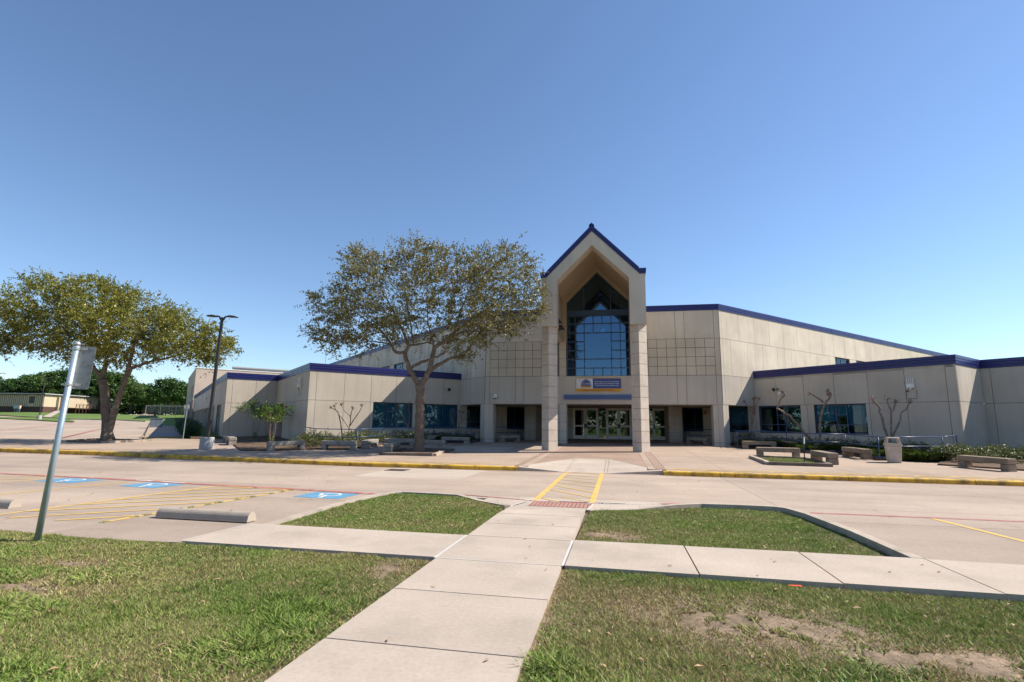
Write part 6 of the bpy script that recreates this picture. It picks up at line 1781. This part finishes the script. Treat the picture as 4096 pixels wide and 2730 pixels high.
# storm drain grate
dg = root('drain_grate', (-8.0, 18.62, ZR), label='rusty storm drain grate in the new concrete beside the yellow kerb', cat='drain grate')
obj('pit', MB().sheet([(-8.33, 18.34), (-7.68, 18.34), (-7.68, 18.9), (-8.33, 18.9)], ZR + .004), M['black'], dg)
obj('frame', MB().box(-8.38, -7.63, 18.3, 18.35, ZR, ZR + .014).box(-8.38, -7.63, 18.9, 18.95, ZR, ZR + .014).box(-8.38, -8.33, 18.35, 18.9, ZR, ZR + .014).box(-7.68, -7.63, 18.35, 18.9, ZR, ZR + .014), M['rust'], dg)
for i in range(8): obj('bar', MB().box(-8.31 + .083 * i, -8.275 + .083 * i, 18.35, 18.9, ZR + .004, ZR + .012), M['rust'], dg)

# leaning sign seen from behind
bx, by = -7.82, 6.1
SRv = Vector(SR)
def sp3(x, z, dy=0.): return (bx + SR[0] * x + SF[0] * dy, by + SR[1] * x + SF[1] * dy, -.03 + z)
sg = root('parking_sign', (bx, by, -.03), label='leaning galvanised sign pole with an aluminium plate seen from behind', cat='sign')
obj('pole', MB().tube([sp3(-.008, -.15), sp3(.157, 2.70)], .039, 16), M['galv'], sg, smooth=True)
obj('pole_cap', MB().tube([sp3(.157, 2.70), sp3(.1595, 2.735), sp3(.1602, 2.750), sp3(.161, 2.757)], [.043, .043, .03, .008], 16), M['zinc'], sg, smooth=True)
ux = Vector((.9994, .0)); 
c0 = (.213, 2.385); th = math.atan2(.165, 2.73)
pl_ = []
hw_, hh_, rr_ = .142, .312, .03
for (sx, sz) in ((1, 1), (-1, 1), (-1, -1), (1, -1)):
    for k in range(5):
        a = {(1, 1): 0, (-1, 1): PI / 2, (-1, -1): PI, (1, -1): 1.5 * PI}[(sx, sz)] + PI / 2 * k / 4
        pl_.append((sx * (hw_ - rr_) + rr_ * math.cos(a), sz * (hh_ - rr_) + rr_ * math.sin(a)))
def plate(dy): return [sp3(c0[0] + u * math.cos(th) + v * math.sin(th), c0[1] - u * math.sin(th) * .9 + v * math.cos(th), dy + u * .22) for u, v in pl_]
n = len(pl_)
obj('sign_plate', MB().add(plate(.058) + plate(.061), [tuple(range(n)), tuple(range(n, 2 * n))[::-1]] + [(i, n + i, n + (i + 1) % n, (i + 1) % n) for i in range(n)]), M['signback'], sg)
for z in (2.655, 2.135):
    xx = .161 * z / 2.73
    obj('clamp', MB().tube([sp3(xx - .0013, z - .018), sp3(xx + .0013, z + .018)], .045, 16).add([sp3(xx + a, z + c, d_) for d_ in (.048, .053) for a, c in ((-.09, -.017), (.12, -.017), (.12, .017), (-.09, .017))], [(0, 1, 2, 3), (7, 6, 5, 4), (0, 4, 5, 1), (1, 5, 6, 2), (2, 6, 7, 3), (3, 7, 4, 0)]), M['zinc'], sg, smooth=False)
    obj('bolt', MB().tube([sp3(xx - .062, z, -.035), sp3(xx - .062, z, -.012)], .014, 8).tube([sp3(xx - .075, z, .0), sp3(xx - .04, z, .0)], .017, 6), M['zinc'], sg)

# street lamps: one built, two copied
def make_lamp(hp=6.45):
    t = root('street_lamp')
    local('concrete_base', MB().lathe([(.345, -.25), (.345, 0), (.335, .60), (.32, .63)], 24), M['lampbase'], t, smooth=False)
    local('base_plate', MB().box(-.17, .17, -.17, .17, .63, .66).box(-.1, .1, -.1, .1, .66, .72), M['dark'], t)
    local('pole', MB().add([(s_[0] * w, s_[1] * w, z) for w, z in ((.075, .66), (.055, .66 + hp)) for s_ in ((-1, -1), (1, -1), (1, 1), (-1, 1))], [(0, 1, 5, 4), (1, 2, 6, 5), (2, 3, 7, 6), (3, 0, 4, 7), (4, 5, 6, 7)]), M['dark'], t)
    local('hand_hole', MB().box(.076, .10, -.05, .05, 1.35, 1.55), M['dark'], t)
    for s in (1, -1):
        top = .66 + hp
        hd = MB()
        prof = [(.28, .05), (.34, .10), (.50, .12), (.72, .10), (.86, .055), (.84, .035), (.60, .03), (.33, .035)]
        ws = [.10, .15, .17, .16, .10, .10, .16, .14]
        n_ = len(prof)
        hd.add([(s * x, -w, top + z) for (x, z), w in zip(prof, ws)] + [(s * x, w, top + z) for (x, z), w in zip(prof, ws)], [tuple(range(n_)), tuple(range(n_, 2 * n_))[::-1]] + [(i, (i + 1) % n_, n_ + (i + 1) % n_, n_ + i) for i in range(n_)])
        h = local('lamp_head', hd, M['dark'], t)
        o = obj('lens', MB().box(s * .42, s * .76, -.11, .11, top + .018, top + .03), M['lens']); o.parent = h
        a = obj('arm', MB().tube([(0, 0, top - .18), (s * .08, 0, top - .1), (s * .16, 0, top + .05), (s * .32, 0, top + .075)], [.06, .055, .05, .05], 8), M['dark'], smooth=True); a.parent = t
    local('pole_top', MB().lathe([(.08, .66 + hp - .25), (.085, .66 + hp - .1), (.06, .66 + hp + .02)], 8), M['dark'], t)
    return t
lamp = make_lamp()
lamp.location = (-21.41, 24.6, pz(24.6)); lamp.rotation_euler = (0, .022, .2)
tag(lamp, 'tall twin-headed street lamp on a round concrete base by the west wing', 'street lamp', 'twin-headed street lamps')
_kids = _kidmap()
l2 = copy_tree(lamp, (-82.9, 62.4, lotz(-82.9, 62.4) + .2), .75, kids=_kids); l2.scale = (.84,) * 3
tag(l2, 'far twin-headed street lamp on the grass island before the portable classroom')
l3 = copy_tree(lamp, (-93.3, 63.5, lotz(-93.3, 63.5) + .2), .75, kids=_kids); l3.scale = (.95,) * 3
tag(l3, 'far twin-headed street lamp cut off by the left picture edge')

# small traffic sign by the wing, edge-on
fx, fy = -31.1, 33.4
fsg = root('traffic_sign', (fx, fy, pz(fy)), label='slim pale sign post with two small plates beside the west wing hedge', cat='sign')
obj('post', MB().tube([(fx, fy, pz(fy) - .1), (fx + .07, fy + .02, pz(fy) + 2.55)], .03, 8), M['galv'], fsg)
obj('sign_plate', MB().frame_box((fx + .05, fy - .03), (.95, .3), (.3, -.95), -.16, .18, 0, .02, pz(fy) + 2.2, pz(fy) + 2.45), M['white'], fsg)
obj('sign_plate', MB().frame_box((fx + .05, fy + .06), (.3, -.95), (.95, .3), -.15, .15, 0, .02, pz(fy) + 2.2, pz(fy) + 2.55), M['frame'], fsg)
# blue-grey cabinet on the side walk
ux_, uy_ = -48.6, 48.4
uz = lotz(ux_, uy_)
uc = root('utility_cabinet', (ux_, uy_, uz), label='low blue-grey utility cabinet at the end of the side walk', cat='utility box')
obj('box', MB().frame_box((ux_, uy_), (R2, R2), (R2, -R2), -.55, .55, -.45, .45, uz - .05, uz + 1.0), M['utility'], uc, .03)
obj('lid', MB().frame_box((ux_, uy_), (R2, R2), (R2, -R2), -.6, .6, -.5, .5, uz + 1.0, uz + 1.07), M['utility'], uc)
obj('door_seam', MB().frame_box((ux_, uy_), (R2, R2), (R2, -R2), -.01, .01, .45, .46, uz + .1, uz + .95), M['joint'], uc)

# chain-link fences
for pts, lab, hgt in (([[-99.06,95.64,2.23],[-94.31,94.55,2.1],[-89.43,93.47,2.08],[-86.82,92.96,2.1]], 'nearer chain link fence at the edge of the far field', 1.75), ([[-119.39,115.19,2.87],[-109.52,117.17,2.99]], 'farther chain link fence beyond the far field', 1.9)):
    x0, y0, z0 = pts[0]
    t = root('chain_link_fence', (x0, y0, lotz(x0, y0)), label=lab, cat='fence', group='chain link fences in the far field')
    for (a, b_) in zip(pts[:-1], pts[1:]):
        L = math.hypot(b_[0] - a[0], b_[1] - a[1]); n = max(1, int(L / 3))
        za = lambda x, y: min(lotz(x, y), 5) + .2
        obj('wire_mesh', MB().add([(a[0], a[1], za(*a[:2])), (b_[0], b_[1], za(*b_[:2])), (b_[0], b_[1], za(*b_[:2]) + hgt), (a[0], a[1], za(*a[:2]) + hgt)], [(0, 1, 2, 3)]), M['link'], t)
        obj('top_rail', MB().tube([(a[0], a[1], za(*a[:2]) + hgt), (b_[0], b_[1], za(*b_[:2]) + hgt)], .045, 6), M['zinc'], t)
        for i in range(n + 1):
            x, y = a[0] + (b_[0] - a[0]) * i / n, a[1] + (b_[1] - a[1]) * i / n
            obj('post', MB().tube([(x, y, za(x, y) - .4), (x, y, za(x, y) + hgt + .05)], .045, 6), M['zinc'], t)

# ---- things fixed to the school
# banner
bw0, bw1, bz0, bz1 = X0 - 1.53, X0 + 1.56, 3.95, 4.885
by_ = YF - .135
ban = root('banner', ((bw0 + bw1) / 2, by_, (bz0 + bz1) / 2), label='blue, white and gold school banner over the entrance doors', cat='banner')
obj('backing', MB().box(bw0, bw1, by_, by_ + .012, bz0, bz1), M['ban_gold'], ban)
xm = X0 - .37
obj('white_field', MB().box(bw0 + .03, xm, by_ - .004, by_, bz0 + .205, bz1 - .035), M['ban_white'], ban)
obj('blue_field', MB().box(xm, bw1 - .03, by_ - .005, by_, bz0 + .215, bz1 - .04), M['ban_blue'], ban)
ry = by_ - .008
def btext(s, size, m, x, z, rot=0., sx=1.):
    o = text('lettering', s, size, M[m], None, ext=.001)
    o.parent = ban; o.matrix_parent_inverse = Matrix.Translation(-Vector(ban.location))
    o.location = (x, ry, z); o.rotation_euler = (PI / 2, -rot, 0); o.scale = (sx, 1, 1)
    o.data.offset = .0016
    return o
xc = (xm + bw1 - .03) / 2
btext("AVID's mission is to close the achievement", .098, 'ban_white', xc, bz0 + .675, sx=.98)
btext('gap by preparing  ALL students for college', .098, 'ban_white', xc, bz0 + .545, sx=.98)
btext('readiness and success in a global society.', .098, 'ban_white', xc, bz0 + .415, sx=.98)
btext('Advancement Via Individual Determination', .115, 'ban_maroon', X0 + .02, bz0 + .10, sx=1.06)
lx, lz, lr = xm - .47, bz0 + .375, .36
obj('logo_dome', MB().extrude_y([(lx + lr * math.cos(PI * k / 20), lz + .01 + 1.30 * lr * math.sin(PI * k / 20)) for k in range(21)], by_ - .007, by_ - .004), M['ban_blue'], ban)
obj('logo_scroll', MB().extrude_y([(lx - .36, lz - .11), (lx + .36, lz - .11), (lx + .385, lz - .05), (lx + .36, lz), (lx - .36, lz), (lx - .385, lz - .05)], by_ - .008, by_ - .004), M['ban_gold'], ban)
btext('SCHOOLWIDE', .085, 'ban_maroon', lx, lz - .055)
o = btext('AVID', .17, 'ban_white', lx + .125, lz + .155)
fg = MB()
fx_, fz_ = lx - .155, lz + .16
for p, q, w_ in (((-.075, .10), (0, .03), .018), ((.085, .13), (0, .03), .018), ((0, .04), (0, -.04), .04), ((0, -.03), (-.07, -.15), .02), ((0, -.03), (.08, -.15), .02)):
    dx, dz = q[0] - p[0], q[1] - p[1]; l = math.hypot(dx, dz); a, c = -dz / l * w_ / 2, dx / l * w_ / 2
    fg.extrude_y([(fx_ + p[0] + a, fz_ + p[1] + c), (fx_ + q[0] + a, fz_ + q[1] + c), (fx_ + q[0] - a, fz_ + q[1] - c), (fx_ + p[0] - a, fz_ + p[1] - c)], by_ - .0095, by_ - .0065)
fg.extrude_y([(fx_ + .024 * math.cos(k * PI / 5), fz_ + .085 + .024 * math.sin(k * PI / 5)) for k in range(10)], by_ - .0095, by_ - .0065)
obj('logo_figure', fg, M['ban_gold'], ban)
for w_, a in (('Instruction', 1.23), ('Systems', .42), ('Leadership', -.42), ('Culture', -1.23)):
    btext(w_, .055, 'ban_white', lx - (lr - .05) * math.sin(a) , lz + .01 + 1.30 * (lr - .045) * math.cos(a), a * .9)
btext('D', .13, 'ban_red', bw0 + .29, bz1 - .16)
for p, q in ((bw0 + .02, bz1 - .02), (bw1 - .02, bz1 - .02), (bw0 + .02, bz0 + .02), (bw1 - .02, bz0 + .02), (bw0 + 1.0, bz0 + .02), (bw0 + 2.05, bz0 + .02), (bw0 + 2.05, bz1 - .02)):
    obj('eyelet', MB().extrude_y([(p + .018 * math.cos(k * PI / 4), q + .018 * math.sin(k * PI / 4)) for k in range(8)], by_ - .008, by_ - .001), M['white'], ban)

def wallpt(s, t, out=0.): # on the low wing fronts
    x, y = ptA(s, t); return (x - s * R2 * out, y - R2 * out)
# horn speakers
def horn(p, z, n, label):
    t = root('horn_speaker', (p[0], p[1], z), label=label, cat='loudspeaker', group='horn speakers on the walls')
    d = Vector((n[0], n[1], 0)); side = Vector((-n[1], n[0], 0))
    a = Vector((p[0], p[1], z)) + d * .06
    dirv = (d * .85 - side * .3 + Vector((0, 0, -.12))).normalized()
    obj('bracket', MB().tube([tuple(Vector((p[0], p[1], z))), tuple(a + d * .1)], .025, 6), M['dark'], t)
    obj('driver', MB().tube([tuple(a), tuple(a + dirv * .12)], .06, 10), M['dark'], t)
    obj('horn', MB().tube([tuple(a + dirv * .12), tuple(a + dirv * .2), tuple(a + dirv * .29), tuple(a + dirv * .33)], [.05, .08, .135, .155], 14, True), M['lampbase'], t, smooth=False)
    obj('mouth', MB().tube([tuple(a + dirv * .331), tuple(a + dirv * .334)], [.125, .125], 14), M['black'], t)
    return t
nR_, nL_ = (-R2, -R2), (R2, -R2)
horn((10.56, 38.03), 4.2, nR_, 'grey horn speaker on the right wing wall above the bent myrtle')
horn((-12.67, 38.45), 4.26, nL_, 'small dark horn speaker on the shaded left wing wall right of the oak')
def fixture(name, label, cat, p, n, z, parts, group=None):
    t = root(name, (p[0], p[1], z), label=label, cat=cat, group=group)
    d = (-n[1], n[0])
    for pn, (s0, s1, n0, n1, z0, z1), m in parts: obj(pn, MB().frame_box(p, d, n, s0, s1, n0, n1, z + z0, z + z1), M[m], t, .006)
    return t
fixture('security_camera', 'white security camera below the horn speaker on the right wing', 'security camera', (10.72, 37.87), nR_, 3.89, (('mount', (-.05, .05, 0, .12, -.03, .05), 'dark'), ('body', (-.09, .09, .12, .3, -.08, .1), 'whitebox')))
fixture('security_camera', 'white dome camera on the shaded facade left of the pillars', 'security camera', (-8.53, 36.6), (0, -1), 3.52, (('mount', (-.09, .09, 0, .06, .0, .26), 'whitebox'), ('body', (-.13, .05, .06, .3, -.02, .09), 'whitebox'), ('dome', (-.1, .02, .1, .22, -.09, -.02), 'black')))
w_ = fixture('wireless_antenna', 'white wireless box with four upright antennas on the right wing wall', 'antenna', (15.88, 32.71), nR_, 4.0, (('body', (-.18, .18, .01, .11, -.11, .11), 'whitebox'), ('bracket', (-.03, .03, .01, .1, -.2, -.11), 'zinc')))
for q in (-.14, -.047, .047, .14): obj('aerial', MB().frame_box((15.88, 32.71), (R2, -R2), nR_, q - .022, q + .022, .03, .08, 4.115, 4.42), M['whitebox'], w_)
obj('conduit_loop', MB().tube([(15.88 + q * R2 - .03, 32.71 - q * R2 - .03, z) for q, z in ((-.24, 3.76), (-.24, 3.30), (.24, 3.30), (.24, 3.76))], .012, 5).tube([(15.88 - .2 * R2 - .05, 32.71 + .2 * R2 - .05, 3.72), (15.88 - .1 * R2 - .06, 32.71 + .1 * R2 - .06, 3.72)], .04, 6), M['dark'], w_)
nW = (-R2, -R2)
for (x, y, z, lab) in ((-21.45, 32.6, 4.15, 'white aerial box on the west return wall near the wing corner'), (-43.4, 49.3, 4.3, 'white aerial box on the west side wall behind the lamp pole'), (-60.9, 66.9, 4.35, 'small white aerial box at the far end of the west side wall')):
    t = fixture('wireless_antenna', lab, 'antenna', (x, y), nW, z, (('body', (-.14, .14, .01, .14, -.14, .14), 'whitebox'), ('aerial', (-.06, .06, .03, .1, .16, .58), 'whitebox'), ('connector', (-.05, .05, .03, .09, -.30, -.16), 'dark')), 'wireless antennas on the west walls')
    obj('conduit', MB().frame_box((x, y), (R2, -R2), nW, -.03, .03, .003, .02, z - .8, z - .3), M['joint'], t)
for p, n, z, lab in (((-24.5, 35.72), nW, 2.74, 'red fire alarm by the recessed doorway of the west return wall'), ((-43.7, 49.6), nW, 2.74, 'red fire alarm on the west side wall behind the lamp pole'), ((6.46, 42.06), nR_, 2.72, 'red fire alarm in the dark undercroft right of the side door')):
    fixture('fire_alarm', lab, 'fire alarm', p, n, z, (('body', (-.09, .09, 0, .09, -.11, .11), 'redbox'), ('strobe', (-.05, .05, .09, .13, -.03, .03), 'whitebox')), 'red fire alarms')
fixture('fire_alarm', 'small red call point on the pier beside the right side door', 'fire alarm', (X0 + 4.95, 40.35), (-.7, -.7), 1.6, (('body', (-.06, .06, .05, .12, -.08, .08), 'redbox'), ('lever', (-.035, .035, .12, .14, -.02, .02), 'white')), 'red fire alarms')
# wedge floodlights on the side beams
for (y, z, s, lab) in ((32.2, 8.1, -1, 'dark wedge floodlight high on the left side beam, nearer one'), (33.9, 8.0, -1, 'dark wedge floodlight high on the left side beam, farther one'), (32.6, 7.9, 1, 'dark wedge floodlight on the right side beam')):
    t = root('floodlight', (X0 + s * 2.38, y, z), label=lab, cat='floodlight', group='wedge floodlights inside the entrance gable')
    x0, x1 = X0 + s * 2.408, X0 + s * 2.0
    obj('housing', MB().extrude_y([(x0, z + .12), (x0, z - .22), (x1, z - .22), (x0 + (x1 - x0) * .5, z + .12)], y - .2, y + .2), M['dark'], t)
    obj('lens', MB().box(min(x0, x1) + .05, max(x0, x1) - .04, y - .15, y + .15, z - .226, z - .22), M['lens'], t)
# aerial wire above the west wing roof
obj('aerial_mast', MB().tube([(-23.0, 38.2, ZLF - .2), (-23.0, 38.2, 9.6)], .022, 6), M['lampbase'], label='thin upright aerial mast on the west wing roof left of the oak', cat='mast')

# lettering as plain meshes
_dg = bpy.context.evaluated_depsgraph_get()
for o in [o for o in bpy.data.objects if o.type == 'FONT']:
    me = bpy.data.meshes.new_from_object(o.evaluated_get(_dg))
    n = bpy.data.objects.new(o.name, me); C.objects.link(n)
    n.parent = o.parent; n.matrix_parent_inverse = o.matrix_parent_inverse.copy()
    n.location = o.location; n.rotation_euler = o.rotation_euler; n.scale = o.scale
    if o.get('kind'): n['kind'] = o['kind']
    nm = o.name
    bpy.data.objects.remove(o); n.name = nm
